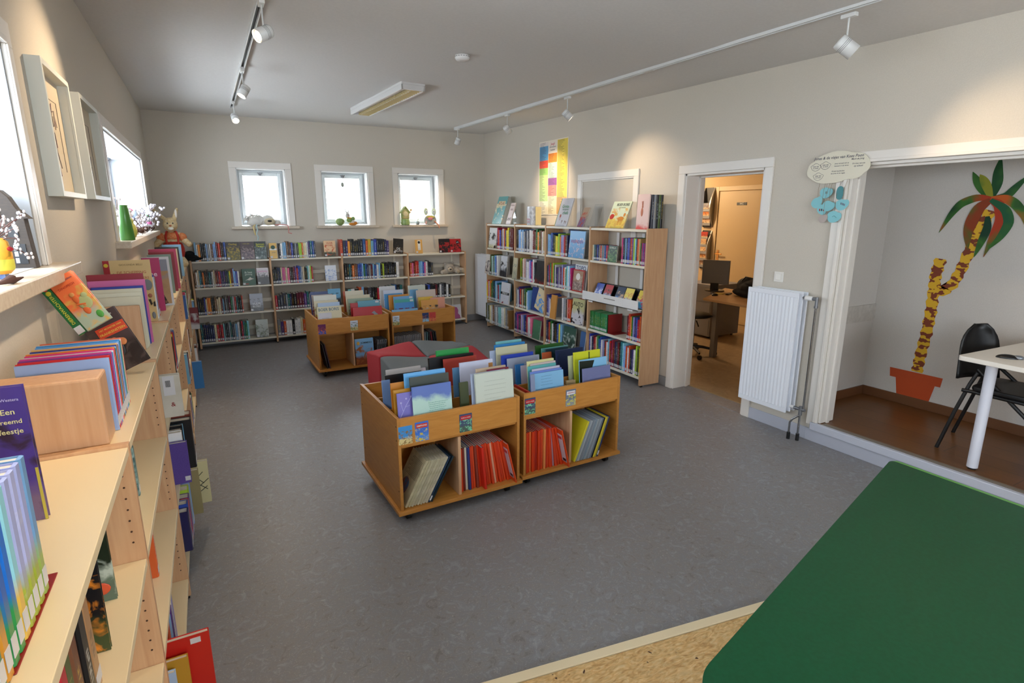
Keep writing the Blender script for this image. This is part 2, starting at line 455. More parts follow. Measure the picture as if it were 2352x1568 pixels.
WF = ((0.415, 1.005), (1.455, 2.095), (2.53, 3.16))       # window openings in the end wall
ZS, ZT = 1.535, 2.265
walls('wall_far', 1, YF, YF + .30, XL - .4, XR + .3, -.05, 3.1, [(a, b, ZS, ZT) for a, b in WF], WALL)
walls('wall_left', 0, XL - .40, XL, YB, YF, -.05, 3.1, [(4.55, 7.08, 1.52, 2.24), (.15, 2.52, 1.52, 2.24), (-2.2, -.9, 1.3, 2.24)], WALL)
walls('wall_right', 0, XR, XR + .14, YB, YF, -.05, 3.1, [(3.03, 3.87, 0, 2.05), (-.6, 2.36, .12, 2.03)], WALL)
walls('wall_rear', 1, YB - .25, YB, XL - .4, XR + .3, -.05, 3.1, [(.6, 2.8, 1.1, 2.3)], WALL)
def cz(x, y):
    t = max(0, min(1, (8.12 - y) / 6.6)); return 2.882 - .135 * t * (x + .52) / 4.44
m = MB(); ys = [YB, 0, 1.5, 3, 4.5, 6, 7, 8.12]
vs = []; fs = []
for y in ys:
    for x in (XL, XR): vs += [(x, y, cz(x, y)), (x, y, 3.1)]
for i in range(len(ys) - 1):
    a = i * 4; b = a + 4
    fs += [(a, a + 2, b + 2, b), (a + 1, b + 1, b + 3, a + 3), (a, b, b + 1, a + 1), (a + 2, a + 3, b + 3, b + 2)]
fs += [(0, 1, 3, 2), (len(vs) - 4, len(vs) - 2, len(vs) - 1, len(vs) - 3)]
tag(m.add(vs, fs).build('ceiling', CEIL), kind='structure')
tag(MB().box(XL, XR, YB, YF, -.05, 0).build('floor', LINO), kind='structure')
SKIRT = flat('#b9bcc8', .45, name='blue grey skirting')
GREYSK = flat('#8b8b8d', .6, name='grey skirting')
def base(name, *b, mat=SKIRT): return tag(MB().box(*b).build(name, mat, bevel=.003), kind='structure')
base('baseboard_far', XL, XR, YF - .014, YF, 0, .10, mat=GREYSK)
base('baseboard_left', XL, XL + .014, YB, YF, 0, .10, mat=GREYSK)
base('baseboard_right', XR - .014, XR, 2.44, 2.955, 0, .095)
base('baseboard_right', XR - .014, XR, 3.95, YF - .014, 0, .095, mat=GREYSK)
base('baseboard_right', XR - .016, XR, YB, 2.44, 0, .095)
# window joinery: casing on the wall, deep lining, grey-blue sash, glass and a stone sill each
SASH = flat('#d0d6d8', .35, name='blue grey window paint')
SILL = noisy('#d8cdbb', '#b9a68f', 60, .35, lo=.2, hi=.9, name='speckled stone sill')
def window_far(i, a, b):
    r = empty('window_%d' % i, ((a + b) / 2, YF, ZS)); tag(r, kind='structure'); X = (a + b) / 2; w = (b - a) / 2
    c = .078
    m = MB(); m.box(-w - c, -w, -.014, 0, 0, ZT - ZS); m.box(w, w + c, -.014, 0, 0, ZT - ZS); m.box(-w - c, w + c, -.014, 0, ZT - ZS, ZT - ZS + c)
    m.build('casing', TRIM, r, bevel=.003)
    m = MB(); H = ZT - ZS
    m.box(-w, -w + .012, 0, .30, 0, H); m.box(w - .012, w, 0, .30, 0, H); m.box(-w, w, 0, .30, H - .012, H); m.box(-w, w, 0, .30, -.005, .004)
    m.build('lining', WHITE, r)
    m = MB(); f = .035; y0, y1 = .11, .15
    for q, (y0, y1, g, f) in enumerate(((.19, .25, .012, .03), (.16, .21, .042, .042))):
        m.box(-w + g, -w + g + f, y0, y1, g, H - g); m.box(w - g - f, w - g, y0, y1, g, H - g)
        m.box(-w + g + f, w - g - f, y0, y1, g, g + f); m.box(-w + g + f, w - g - f, y0, y1, H - g - f, H - g)
    m.build('sash', SASH, r, bevel=.003)
    MB().box(-w + .084, w - .084, .182, .188, .084, H - .084).build('pane', GLASS, r)
    m = MB(); m.cyl((0, .16, H - .06), (0, .135, H - .06), .022, n=14); m.cyl((0, .145, H - .06), (0, .13, H - .085), .01); m.tube([(-.03, .14, H - .045), (-.012, .135, H - .062), (.012, .135, H - .062), (.03, .14, H - .045)], .007)
    m.build('latch', STEEL, r)
    MB().box(-w - c - .04, w + c + .04, -.065, .16, -.035, 0).build('window_sill', SILL, r, bevel=.004)
for i, (a, b) in enumerate(WF): window_far(i + 1, a, b)
def window_side(i, a, b, deep=.26):
    r = empty('window_%d' % i, (XL, (a + b) / 2, 1.52)); tag(r, kind='structure'); w = (b - a) / 2; H = .72; c = .08
    m = MB(); m.box(0, .014, -w - c, -w, 0, H); m.box(0, .014, w, w + c, 0, H); m.box(0, .014, -w - c, w + c, H, H + c)
    m.box(.014, .02, w, w + .02, 0, H); m.box(.014, .02, -w, w, H, H + .02)
    m.build('casing', TRIM, r, bevel=.003)
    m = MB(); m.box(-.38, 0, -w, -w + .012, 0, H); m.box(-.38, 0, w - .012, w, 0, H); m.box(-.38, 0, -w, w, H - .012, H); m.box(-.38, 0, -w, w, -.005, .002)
    m.build('lining', flat('#b4b8bd', .5, name='painted window reveal'), r)  # reveal shade put into the colour: greyed so daylight does not blow it out
    m = MB(); n = 3 if w > 1 else 2; cw = (2 * w - .024) / n
    for k in range(n):
        y0 = -w + .012 + k * cw; y1 = y0 + cw; f = .05
        for (u0, u1, z0, z1) in ((y0, y0 + f, .01, H - .012), (y1 - f, y1, .01, H - .012), (y0 + f, y1 - f, .01, .01 + f), (y0 + f, y1 - f, H - .012 - f, H - .012)):
            m.box(-deep - .04, -deep, u0, u1, z0, z1)
    m.build('sash', WHITE, r, bevel=.003)
    for k in range(n):
        y0 = -w + .012 + k * cw + .05; MB().box(-deep - .024, -deep - .018, y0, y0 + cw - .1, .06, H - .062).build('pane', GLASS, r)
    m = MB(); m.cyl((-deep, w - .5, H - .05), (-deep + .03, w - .5, H - .05), .018); m.tube([(-deep + .02, w - .5, H - .05), (-deep + .04, w - .45, H - .055), (-deep + .06, w - .43, H - .04), (-deep + .04, w - .41, H - .03)], .008)
    m.build('latch', STEEL, r)
    MB().box(-deep, .085, -w - c - .06, w + c + .09, -.045, 0).build('window_sill', SILL, r, bevel=.004)
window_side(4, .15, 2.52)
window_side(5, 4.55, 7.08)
# the two windows of the part of the room behind
r = empty('window_6', (1.7, YB, 1.1)); tag(r, kind='structure')
m = MB()
for x in (-1.1, -.025, 1.05): m.box(x, x + .05, -.2, -.15, 0, 1.2)
m.box(-1.05, 1.05, -.2, -.15, 0, .05); m.box(-1.05, 1.05, -.2, -.15, 1.15, 1.2); m.build('sash', WHITE, r)
MB().box(-1.05, 1.05, -.178, -.172, .05, 1.15).build('pane', GLASS, r)
r = empty('window_7', (XL, -1.55, 1.3)); tag(r, kind='structure')
m = MB(); m.box(-.3, -.25, -.65, -.6, 0, .94); m.box(-.3, -.25, .6, .65, 0, .94); m.box(-.3, -.25, -.6, .6, 0, .05); m.box(-.3, -.25, -.6, .6, .89, .94); m.build('sash', WHITE, r)
MB().box(-.278, -.272, -.6, .6, .05, .89).build('pane', GLASS, r)

# door opening to the office, its deep white box casing
r = empty('door_1', (XR, 3.45, 0)); tag(r, kind='structure')
a, b = 3.03 - 3.45, 3.87 - 3.45
m = MB(); m.box(-.02, 0, a - .075, a, 0, 2.05); m.box(-.02, 0, b, b + .075, 0, 2.05); m.box(-.02, 0, a - .075, b + .075, 2.05, 2.125); m.build('casing', TRIM, r, bevel=.004)
m = MB(); m.box(-.005, .23, a, a + .018, 0, 2.05); m.box(-.005, .23, b - .018, b, 0, 2.05); m.box(-.005, .23, a, b, 2.032, 2.05)
m.box(.15, .18, a + .018, a + .032, 0, 2.032); m.box(.15, .18, b - .032, b - .018, 0, 2.032); m.box(.15, .18, a, b, 2.018, 2.032); m.build('jamb', TRIM, r, bevel=.002)
tag(MB().box(XR + .0, XR + .225, 3.048, 3.852, .0, .004).build('trim_1', LINO), kind='structure')
tag(MB().box(XR + .205, XR + .225, 3.048, 3.852, .0, .008).build('trim_2', flat('#a08c6c', .4, name='brass strip')), kind='structure')
# blind panel (closed-up window) behind the tall bookcase
m = MB(); m.box(XR - .02, XR, 4.50, 4.57, 1.45, 2.07); m.box(XR - .02, XR, 5.49, 5.56, 1.45, 2.07); m.box(XR - .02, XR, 4.50, 5.56, 2.07, 2.14)
m.box(XR - .012, XR, 4.57, 4.585, 1.45, 2.055); m.box(XR - .012, XR, 5.475, 5.49, 1.45, 2.055); m.box(XR - .012, XR, 4.57, 5.49, 2.055, 2.07)
tag(m.build('trim_3', TRIM, bevel=.003), kind='structure')
# ---- alcove with the raised wooden floor
AZ = .15
m = MB(); m.box(XR - .02, XR, 2.36, 2.44, .13, 2.10); m.box(XR - .03, XR - .02, 2.36, 2.385, .155, 2.03); m.box(XR - .02, XR, -.6, 2.36, 2.03, 2.10); m.box(XR - .03, XR - .02, -.6, 2.36, 2.03, 2.05)
m.box(XR + .001, XR + .16, 2.34, 2.3595, .153, 2.0295); m.box(XR + .001, XR + .16, -.6, 2.34, 2.01, 2.0295); m.box(XR + .06, XR + .09, 2.325, 2.34, .15, 2.01); m.box(XR + .06, XR + .09, -.6, 2.34, 1.995, 2.01)
tag(m.build('trim_4', TRIM, bevel=.003), kind='structure')
tag(MB().box(XR - .035, XR, -.6, 2.40, .095, AZ + .002).build('trim_5', flat('#c3c6d2', .4, name='painted step edge'), bevel=.005), kind='structure')
PLANK = noisy('#6d4524', '#7c5230', 5, .38, (1, 1, 1), name='wooden alcove floor')
def make_planks():
    m, t, p = nt('brown wood laminate')
    tc = N(t, 'ShaderNodeTexCoord'); br = N(t, 'ShaderNodeTexBrick'); br.offset = .37
    mp = N(t, 'ShaderNodeMapping'); mp.inputs['Rotation'].default_value = (0, 0, pi / 2)
    br.inputs['Scale'].default_value = 1; br.inputs['Brick Width'].default_value = 1.2; br.inputs['Row Height'].default_value = .19; br.inputs['Mortar Size'].default_value = .0025
    br.inputs['Color1'].default_value = lin('#75481f'); br.inputs['Color2'].default_value = lin('#815228'); br.inputs['Mortar'].default_value = lin('#4f2f16')
    no = N(t, 'ShaderNodeTexNoise'); no.inputs['Scale'].default_value = 5; no.inputs['Detail'].default_value = 6
    m2 = N(t, 'ShaderNodeMapping'); m2.inputs['Scale'].default_value = (14, 1, 1)
    mx = N(t, 'ShaderNodeMix', data_type='RGBA', blend_type='MULTIPLY'); mx.inputs['Factor'].default_value = .35
    t.links.new(tc.outputs['Object'], mp.inputs[0]); t.links.new(mp.outputs[0], br.inputs['Vector']); t.links.new(tc.outputs['Object'], m2.inputs[0]); t.links.new(m2.outputs[0], no.inputs['Vector'])
    t.links.new(br.outputs['Color'], mx.inputs['A']); t.links.new(no.outputs['Fac'], mx.inputs['B']); t.links.new(mx.outputs['Result'], p.inputs['Base Color'])
    p.inputs['Roughness'].default_value = .33
    return m
PLK = make_planks()
tag(MB().box(XR + .0005, 4.97, -.6, 2.36, .121, AZ).box(XR + .1405, 4.97, 2.36, 2.63, .05, AZ).build('floor', PLK), kind='structure')
ALC = noisy('#cbc5be', '#c6c0b9', 160, .85, detail=3, bump=.2, name='alcove wall paint', spec=.2)
tag(MB().box(4.97, 5.05, -.6, 2.71, 0, 2.6).build('wall_alcove', ALC), kind='structure')
tag(MB().box(XR + .14, 4.97, 2.63, 2.71, 0, 2.6).build('wall_alcove', ALC), kind='structure')
tag(MB().box(XR + .14, 5.05, -.68, -.6, 0, 2.6).build('wall_alcove', ALC), kind='structure')
tag(MB().box(XR + .14, 4.97, -.6, 2.63, 2.5, 2.6).build('ceiling', CEIL), kind='structure')
tag(MB().box(XR + .14, 4.97, 2.618, 2.63, .808, .95).build('trim_6', noisy('#b5aea5', '#c2bbb2', 30, .7, name='rubbing strip'), bevel=.002), kind='structure')
SKW = flat('#6b452a', .45, name='brown wood skirting')
m = MB(); m.box(4.957, 4.97, -.6, 2.63, AZ, AZ + .075); m.box(XR + .14, 4.957, 2.617, 2.63, AZ, AZ + .075)
tag(m.build('baseboard_alcove', SKW, bevel=.002), kind='structure')
tag(MB().box(XR + .002, XR + .04, -.6, 2.325, AZ, AZ + .004).build('trim_8', flat('#7d7468', .4, name='step strip'), bevel=.001), kind='structure')
# ---- strand board floor at the front with its pale strip
ang = atan2(1.345 - 1.543, 2.017 - .755)
T = Matrix.Translation((.755, 1.543, 0)) @ Matrix.Rotation(ang, 4, 'Z')
m = MB(); m.box(-.95, 3.0, -3.2, -.045, .0, .012, T=T)
tag(m.build('floor', OSB), kind='structure')
tag(MB().box(-.95, 3.0, -.042, 0, 0, .016, T=T).build('trim_7', flat('#f2dfb8', .5, name='pale strip'), bevel=.002), kind='structure')

# ---- the office behind the doorway
OW = noisy('#c9b089', '#c4ab84', 100, .85, name='office wall paint', spec=.2)
dx, dy = 0.0, 1.0; L = hypot(dx, dy); dx /= L; dy /= L
Tm = Matrix.Translation((7.19, 6.45, 0)) @ Matrix.Rotation(atan2(dy, dx), 4, 'Z')      # local x runs along the wall, +y faces the room
tag(MB().box(-3.65, 2.15, -.1, 0, 0, 2.6, T=Tm).build('wall_office', OW), kind='structure')
tag(MB().box(XR + .14, 9.5, 8.6, 8.7, 0, 2.6).build('wall_office', OW), kind='structure')
tag(MB().box(XR + .14, 9.5, 2.72, 2.8, 0, 2.6).build('wall_office', OW), kind='structure')
tag(MB().box(XR + .14, 9.5, 2.72, 8.7, 2.5, 2.6).build('ceiling', CEIL), kind='structure')
tag(MB().box(XR + .14, 9.5, 2.72, 8.7, -.05, 0).build('floor', noisy('#a58c68', '#8f7858', 9, .4, detail=8, dist=2, lo=.3, hi=.7, name='beige linoleum')), kind='structure')
r = empty('door_2', (7.19, 6.45, 0), atan2(dy, dx)); tag(r, kind='structure')
DP = flat('#c7ad80', .5, name='cream door paint')
m = MB(); m.box(-.10, 0, 0, .03, 0, 2.11); m.box(-1.12, -1.02, 0, .03, 0, 2.11); m.box(-1.02, -.10, 0, .03, 2.04, 2.11); m.build('casing', flat('#cdb489', .5), r, bevel=.004)
MB().box(-1.01, -.11, .0, .016, .01, 2.035).build('leaf', DP, r, bevel=.003)
m = MB(); m.box(-.18, -.135, .016, .022, .95, 1.13); m.cyl((-.157, .02, 1.07), (-.157, .07, 1.07), .011); m.cyl((-.157, .065, 1.07), (-.27, .065, 1.07), .010); m.build('door_handle', flat('#c98b4a', .25, 1.0, name='brass'), r)
sg = MB().box(-.63, -.45, .016, .020, 1.82, 1.862).build('plate', flat('#1e241f', .4), r)
text('WC', sg, -.54, .0215, 1.841, h=.03, mat=flat('#d8d8d2', .4), rot=(pi / 2, 0, pi), name='lettering')
m = MB(); m.box(.0, 2.1, 0, .012, 0, .09); m.box(-3.6, -1.12, 0, .012, 0, .09); o = m.build('baseboard_office', flat('#5c3d22', .5), loc=(7.19, 6.45, 0), rot=(0, 0, atan2(dy, dx))); tag(o, kind='structure')

# a brick house across the street, seen washed out through the panes
def brick_mat():
    m, t, p = nt('brick'); tc = N(t, 'ShaderNodeTexCoord'); b = N(t, 'ShaderNodeTexBrick'); mp = N(t, 'ShaderNodeMapping'); mp.inputs['Rotation'].default_value = (pi / 2, 0, 0)
    b.inputs['Scale'].default_value = 4; b.inputs['Color1'].default_value = lin('#b06a4c'); b.inputs['Color2'].default_value = lin('#c58a6a'); b.inputs['Mortar'].default_value = lin('#d9cfc4')
    t.links.new(tc.outputs['Object'], mp.inputs[0]); t.links.new(mp.outputs[0], b.inputs['Vector']); t.links.new(b.outputs['Color'], p.inputs['Base Color']); p.inputs['Roughness'].default_value = .9
    return m
m = MB(); m.box(5.6, 10, 16, 22, -1, 7); m.prism([(5.3, 7), (10.3, 7), (7.8, 9.4)], 15.8, 22.2, axis=1, m=1)
tag(m.build('brick_house', [brick_mat(), flat('#8a4a38', .8, name='roof tiles')]), 'red brick house seen washed out through the third small window', 'house')
tag(MB().box(-30, 30, YF + .3, 45, -1.2, -1.0).build('ground', noisy('#9a9a90', '#b0aea4', 3, .9, name='paving')), kind='structure')

# ================================================================== BOOKCASES
def holes(m, xs, ys, zs, axis, sgn, mat=1):
    """peg holes: small dark pins of the shelf system"""
    for a in ys:
        for z in zs:
            if axis == 0: m.cyl((xs, a, z), (xs + sgn * .0008, a, z), .0028, n=8, m=mat)
            else: m.cyl((a, xs, z), (a, xs + sgn * .0008, z), .0028, n=8, m=mat)
HOLE = flat('#4a2f1c', .8, name='peg hole')
# --- low bookcase under the end windows
FX = [-.205, .70, 1.62, 2.56, 3.475]; FZ = [1.12, .79, .445, .09]
r = empty('window_bookcase', (1.64, 8.0, 0))
tag(r, 'low beech bookcase of four bays standing under the three small windows', 'bookcase')
def part(m, name, mats, r, bevel=0): return m.build(name, mats, r, loc=tuple(-Vector(r.location)), bevel=bevel)
for i, x in enumerate(FX):
    y1 = 8.10
    m = MB().box(x - .011, x + .011, 7.895, y1, 0.015, 1.135); m.box(x - .010, x + .010, 7.90, 7.93, 0, .015, m=1)
    part(m, 'upright', [BEECH_V, BLACK], r, .0015)
for i in range(4):
    for z in FZ: part(MB().box(FX[i] + .012, FX[i + 1] - .012, 7.90, 8.10, z - .022, z), 'shelf', CREAMW, r, .0015)
    for z in (FZ[1] + .10, FZ[2] + .10, FZ[3] + .10): part(MB().box(FX[i] + .012, FX[i + 1] - .012, 8.085, 8.10, z, z + .045), 'back_rail', CREAMW, r)
    part(MB().box(FX[i + 1] - .16, FX[i + 1] - .13, 8.100, 8.105, .1, 1.09), 'back_strip', CREAMW, r)
# --- tall bookcase on the door wall
RY = [7.50, 6.645, 5.86, 4.95, 4.05]; RZ = [1.55, 1.205, .825, .445, .10]
r = empty('wall_bookcase', (3.78, 5.8, 0))
tag(r, 'tall beech bookcase of four bays along the wall with the doorway', 'bookcase')
for i, y in enumerate(RY):
    x0 = 3.65; z1 = 1.56
    m = MB().box(x0, 3.90, y - .011, y + .011, .015, z1); m.box(x0 + .01, x0 + .04, y - .009, y + .009, 0, .015, m=1)
    part(m, 'side_panel' if i == 4 else 'upright', [BEECH_V, BLACK], r, .0015)
for i in range(4):
    for k, z in enumerate(RZ):
        if i == 3 and k == 2: continue
        part(MB().box(3.655, 3.89, RY[i + 1] + .012, RY[i] - .012, z - .024, z), 'shelf', CREAMW, r, .0015)
    part(MB().box(3.893, 3.899, RY[i + 1] + .3, RY[i + 1] + .34, .1, 1.5), 'back_strip', WHITE, r)
    part(MB().box(3.893, 3.899, RY[i] - .2, RY[i] - .16, .1, 1.5), 'back_strip', WHITE, r)
# sloping display tray in the bay by the doorway
T = Matrix.Translation((3.60, 0, .775))
m = MB(); m.box(0, .004, RY[4] + .02, RY[3] + .035, 0, .095, T=T); m.box(0, .29, RY[4] + .02, RY[3] - .015, 0, .006, T=T); m.box(0, .006, 4.15, 4.22, -.015, 0, T=T); m.box(0, .006, 4.80, 4.87, -.015, 0, T=T)
for a in range(15):
    for b in range(4): m.cyl((3.5995, 4.30 + a * .03, .80 + b * .017), (3.6003, 4.30 + a * .03, .80 + b * .017), .0018, n=6, m=1)
m.box(3.5985, 3.6, 4.42, 4.60, .828, .837, m=1)
part(m, 'display_tray', [WHITE, flat('#8d8a80', .5)], r)
# --- long bookcase along the left wall
LY = [-.27, .695, 1.66, 2.625, 3.59, 4.555, 5.52, 6.485, 7.45]; LZ = [1.11, .785, .45, .10]
r = empty('long_bookcase', (-.37, 3.6, 0))
tag(r, 'long low beech bookcase of many bays under the two sill windows', 'bookcase')
for i, y in enumerate(LY):
    m = MB().box(-.50, -.235, y - .011, y + .011, .012, 1.118); m.box(-.27, -.24, y - .01, y + .01, 0, .012, m=1)
    for z0 in (.15, .50, .84): holes(m, y - .0111, (-.26, -.46), [z0 + .032 * q for q in range(8)], 1, -1, 2)
    part(m, 'upright', [BEECH_V, BLACK, HOLE], r, .0015)
for i in range(8):
    for z in LZ: part(MB().box(-.50, -.237, LY[i] + .012, LY[i + 1] - .012, z - .022, z), 'shelf', CREAM, r, .0015)

# ================================================================== BOOKS: window bookcase
def pf(z): return lambda u, b: (u, 7.912 + b, z + .0005)
SPN = 'novel'
def frow(codes, u0, u1, k, where, start=0, h=.205, d=.145): row(codes, u0, u1, pf(FZ[k]), where, 'novel', 'novel', 'novels in the window bookcase', d=d, h=h, start=start)
B = ['corner bay', 'second bay', 'third bay', 'end bay']
def fw(k, b): return ['the top', 'upper shelf', 'middle shelf', 'lowest shelf'][k] + (' of ' if k == 0 else ', ') + B[b] + ', window bookcase'
frow('swokkksawussmohhb', -.148, .20, 0, fw(0, 0), h=.215)
frow('kwssuhubkadlloeewvtbd', .82, 1.284, 0, fw(0, 1))
frow('rnvokkkkkkboysbkkkknv', 1.607, 2.294, 0, fw(0, 2), h=.215)
frow('uwetkokhktdwemmrvnvnngyumssbw', -.185, .318, 1, fw(1, 0))
frow('kkknneppephkmvobbaekkcwlr', .716, 1.225, 1, fw(1, 1))
frow('kkthouubbsgbnamsbwsklkkkkkkkww', 1.645, 2.427, 1, fw(1, 2))
frow('rpmrrssbpwkkd', 2.592, 2.953, 1, fw(1, 3))
frow('kkkhbeoodkueemshadmgartkkr', -.187, .33, 2, fw(2, 0))
frow('rdddatnhkmmmvtakb', .716, 1.244, 2, fw(2, 1))
frow('dcwkrshdkkrmdkgbkt', 1.64, 2.464, 2, fw(2, 2), h=.22)
frow('mkrkwnkbkkmkwdkwk', 2.584, 3.227, 2, fw(2, 3))
frow('tknnnnnermrcdkatdaswkrtgc', -.187, .369, 3, fw(3, 0), h=.225)
frow('avrwwkwweomhgb', .716, 1.229, 3, fw(3, 1))
GF = 'novels in the window bookcase'
def ff(label, u0, u1, z, h, mat, tilt=.12, t=.025, **kw):
    return face_book('novel', label, u1 - u0 - .004, h, t, mat, (u0, 7.905, z + .001), 0, tilt, GF, 'bl', 'book', **kw)
z = 1.12
ff('dark novel with yellow forest picture, first face-out on top of the window bookcase', .203, .362, z, .225, art('#3a322a', '#5b5526', '#a8902e', 12, seed=1), title=[('Oorlog', .5, .87, .6, '#c9b13c')])
ff('purple-brown novel with pale figure, second face-out on top of the window bookcase', .363, .528, z, .225, art('#4a3a3f', '#5d4f5a', '#a08a88', 14, seed=2), title=[('VAN DE', .45, .88, .5, '#a79a4c')])
ff('grey-green novel with yellow title, third face-out on top of the window bookcase', .53, .674, z, .225, art('#2c3538', '#39494a', '#7d8c8c', 14, seed=3), title=[('Spinnen', .5, .84, .7, '#c4c832'), ('Vangen', .5, .73, .7, '#c4c832')])
o = ff('cream and amber novel with dark green disc on its cover in a clear stand', .705, .80, z, .20, flat('#d8ae5c', .3), title=[('LEVEN', .55, .38, .5, '#555555')])
MB().cyl((.045, -.0012, .145), (.045, .001, .145), .026, n=24, m=0).build('cover_disc', flat('#174a3c', .35), o)
MB().box(.002, .088, -.0009, 0, .108, .128).build('cover_stripe', flat('#e6e6e4', .35), o)
o = ff('orange sunset novel standing alone on top of the second bay', 1.392, 1.549, z, .215, art('#efc79a', '#3f4632', '#d3592c', 7, .28, seed=4), title=[('VUUR', .5, .84, .55, '#c03a22'), ('VOGEL', .5, .70, .6, '#c03a22')])
ff('black novel with big white lettering leaning on top of the third bay', 2.35, 2.50, z, .215, art('#1a1512', '#1b1613', '#55412a', 10, seed=5), roll=.09, title=[('DE', .5, .33, .35, '#dedede'), ('BRUTO', .52, .17, .78, '#dedede')])
o = ff('amber novel with black dot on white, on top of the end bay', 2.69, 2.80, z, .20, flat('#dca655', .3), title=[('ZERO', .5, .32, .3, '#8a8a8a')])
MB().box(.035, .078, -.0008, 0, .05, .19).build('cover_stripe', flat('#e8e4dc', .35), o)
MB().cyl((.056, -.0016, .16), (.056, .001, .16), .019, n=22).build('cover_dot', BLACK, o)
o = ff('black and red novel lying open-faced on top of the end bay, first of two', 3.06, 3.235, z, .205, art('#1c1315', '#2a1416', '#a81f24', 8, seed=7), title=[])
o = ff('red novel with black figure and round black badge on top of the end bay', 3.238, 3.42, z, .20, art('#b01e22', '#b92228', '#25100f', 7, seed=8))
MB().cyl((.12, -.0014, .15), (.12, .001, .15), .026, n=22).build('cover_badge', BLACK, o); text('split', o, .12, -.0022, .15, w=.036, mat=flat('#d8d8d8', .4))
z = FZ[1]
o = ff('dark green novel with white swallow, face-out on the upper shelf', .35, .512, z, .21, flat('#17492f', .35), title=[('ik ben', .5, .78, .55, '#c9d6c6'), ('genoeg', .5, .66, .55, '#c9d6c6')])
MB().prism([(.03, .06), (.075, .085), (.095, .105), (.11, .088), (.14, .08), (.105, .07), (.08, .06), (.06, .068)], -.001, .0005, axis=1).build('cover_bird', flat('#d9d4c8', .4), o)
MB().box(.02, .07, -.001, 0, .012, .022).build('cover_tag', flat('#c33c2c', .4), o)
ff('white and pink novel with black collage, face-out beside the green one', .525, .672, z, .215, art('#cfc8cc', '#2b2523', '#171416', 16, .5, seed=9), title=[('OGOPOGO', .5, .78, .85, '#c6559a')])
o = ff('white novel with blue scribbled figure, face-out on the upper shelf of the second bay', 1.385, 1.537, z, .21, art('#dfe3ee', '#d9deea', '#7f9bd0', 14, seed=10))
z = FZ[2]
ff('grey stormy novel with white lettering, face-out on the middle shelf of the corner bay', .408, .57, z, .23, art('#8d8f9e', '#2b211e', '#463c3f', 9, .3, seed=11), title=[('VUUR', .5, .42, .62, '#e2e2e2'), ('BLOED', .5, .26, .62, '#e2e2e2')])
ff('sky blue novel with dark arch, face-out on the middle shelf of the second bay', 1.401, 1.573, z, .23, art('#6fb4dd', '#1d2530', '#1c2b3b', 6, .4, seed=12))
z = FZ[3]
ff('misty grey-green landscape novel, face-out on the lowest shelf', .448, .602, z, .235, art('#aeb6ad', '#25281d', '#525b3a', 8, .05, seed=13))
o = ff('white novel with pink head silhouette, face-out on the lowest shelf of the end bay', 3.18, 3.40, z, .22, flat('#cfc9cc', .35))
MB().prism([(.06, .0), (.075, .07), (.06, .11), (.075, .16), (.11, .185), (.15, .175), (.168, .13), (.16, .08), (.19, .05), (.2, 0)], -.0012, .0005, axis=1).build('cover_silhouette', flat('#a3507f', .4), o)
# metal tray rails seen through the clear book supports on the top
for x, lab in ((1.47, 'clear acrylic book stand behind the orange sunset novel'), (.76, 'clear acrylic book stand behind the cream and amber novel'), (3.27, 'clear acrylic book stand behind the red novel with the badge')):
    m = MB(); m.box(-.07, .07, .035, .038, .0, .235, T=Matrix.Rotation(-.12, 4, 'X')); m.box(-.07, .07, -.02, .11, 0, .003)
    tag(m.build('book_stand', ACRYL, loc=(x, 7.925, 1.1205)), lab, 'book stand', 'acrylic book stands')
# ================================================================== BOOKS: tall bookcase on the door wall
GR = 'information books in the tall bookcase'
BR = ['corner-end bay', 'second bay', 'third bay', 'doorway bay']
def rw(k, b): return ['the top', 'first shelf', 'second shelf', 'third shelf', 'lowest shelf'][k] + ', ' + BR[b] + ', tall bookcase'
def rrow(codes, u0, u1, k, b, h=.26, d=.19, x=3.668, start=0, hv=.022, noun='book', **kw):
    z = RZ[k] + .0005
    row(codes, u0, u1, lambda u, bk: (x + bk, u, z), rw(k, b), 'information_book', noun, GR, d=d, h=h, hv=hv, rz=-pi / 2, start=start, **kw)
rrow('robuwovyydmm', 7.20, 6.735, 1, 0, h=.28)
rrow('kksswsanadwwmugoxuwez', 6.63, 5.885, 1, 1, h=.28)
rrow('ssbnxyyloffrun', 5.836, 5.40, 1, 2, h=.245, start=0)
rrow('eatnnbkwmraabbrr', 4.92, 4.655, 1, 3, h=.165, d=.14, hv=.003)
rrow('jnnsnbbmrvlcnoz', 4.437, 4.16, 1, 3, h=.255, hv=.003, start=16, stick=STICK)
rrow('gmjbjbr', 4.155, 4.066, 1, 3, h=.215, hv=.004, start=31)
rrow('kxiagsbw', 7.36, 7.09, 2, 0, x=3.62, h=.27)
rrow('lxqwqawwfbjwd', 6.52, 6.13, 2, 1, h=.275)
rrow('nbrgoldwnvavmfrwgcwsj', 5.84, 5.315, 2, 2, h=.26, hv=.03)
rrow('yrwuoxgntswtrs', 7.48, 7.04, 3, 0, x=3.63, h=.27, hv=.03)
rrow('awvrmeutxgws', 6.63, 6.30, 3, 1, h=.26, hv=.03)
rrow('vbfwmxqa', 5.84, 5.67, 3, 2, h=.245, hv=.03)
rrow('waadqor', 5.50, 5.31, 3, 2, h=.265, hv=.008, start=8)
rrow('ggggggggggggg', 4.93, 4.62, 3, 3, h=.20, d=.15, hv=.0, noun='comic')
rrow('mrogfvbrrm', 4.298, 4.07, 3, 3, h=.245, start=13)
rrow('xaxewuawaccwweau', 7.48, 6.74, 4, 0, x=3.61, h=.275)
rrow('nvjnmfabnrwwp', 6.63, 6.15, 4, 1, x=3.64, h=.26)
rrow('nmrgwkhnbys', 5.84, 5.49, 4, 2, h=.275)
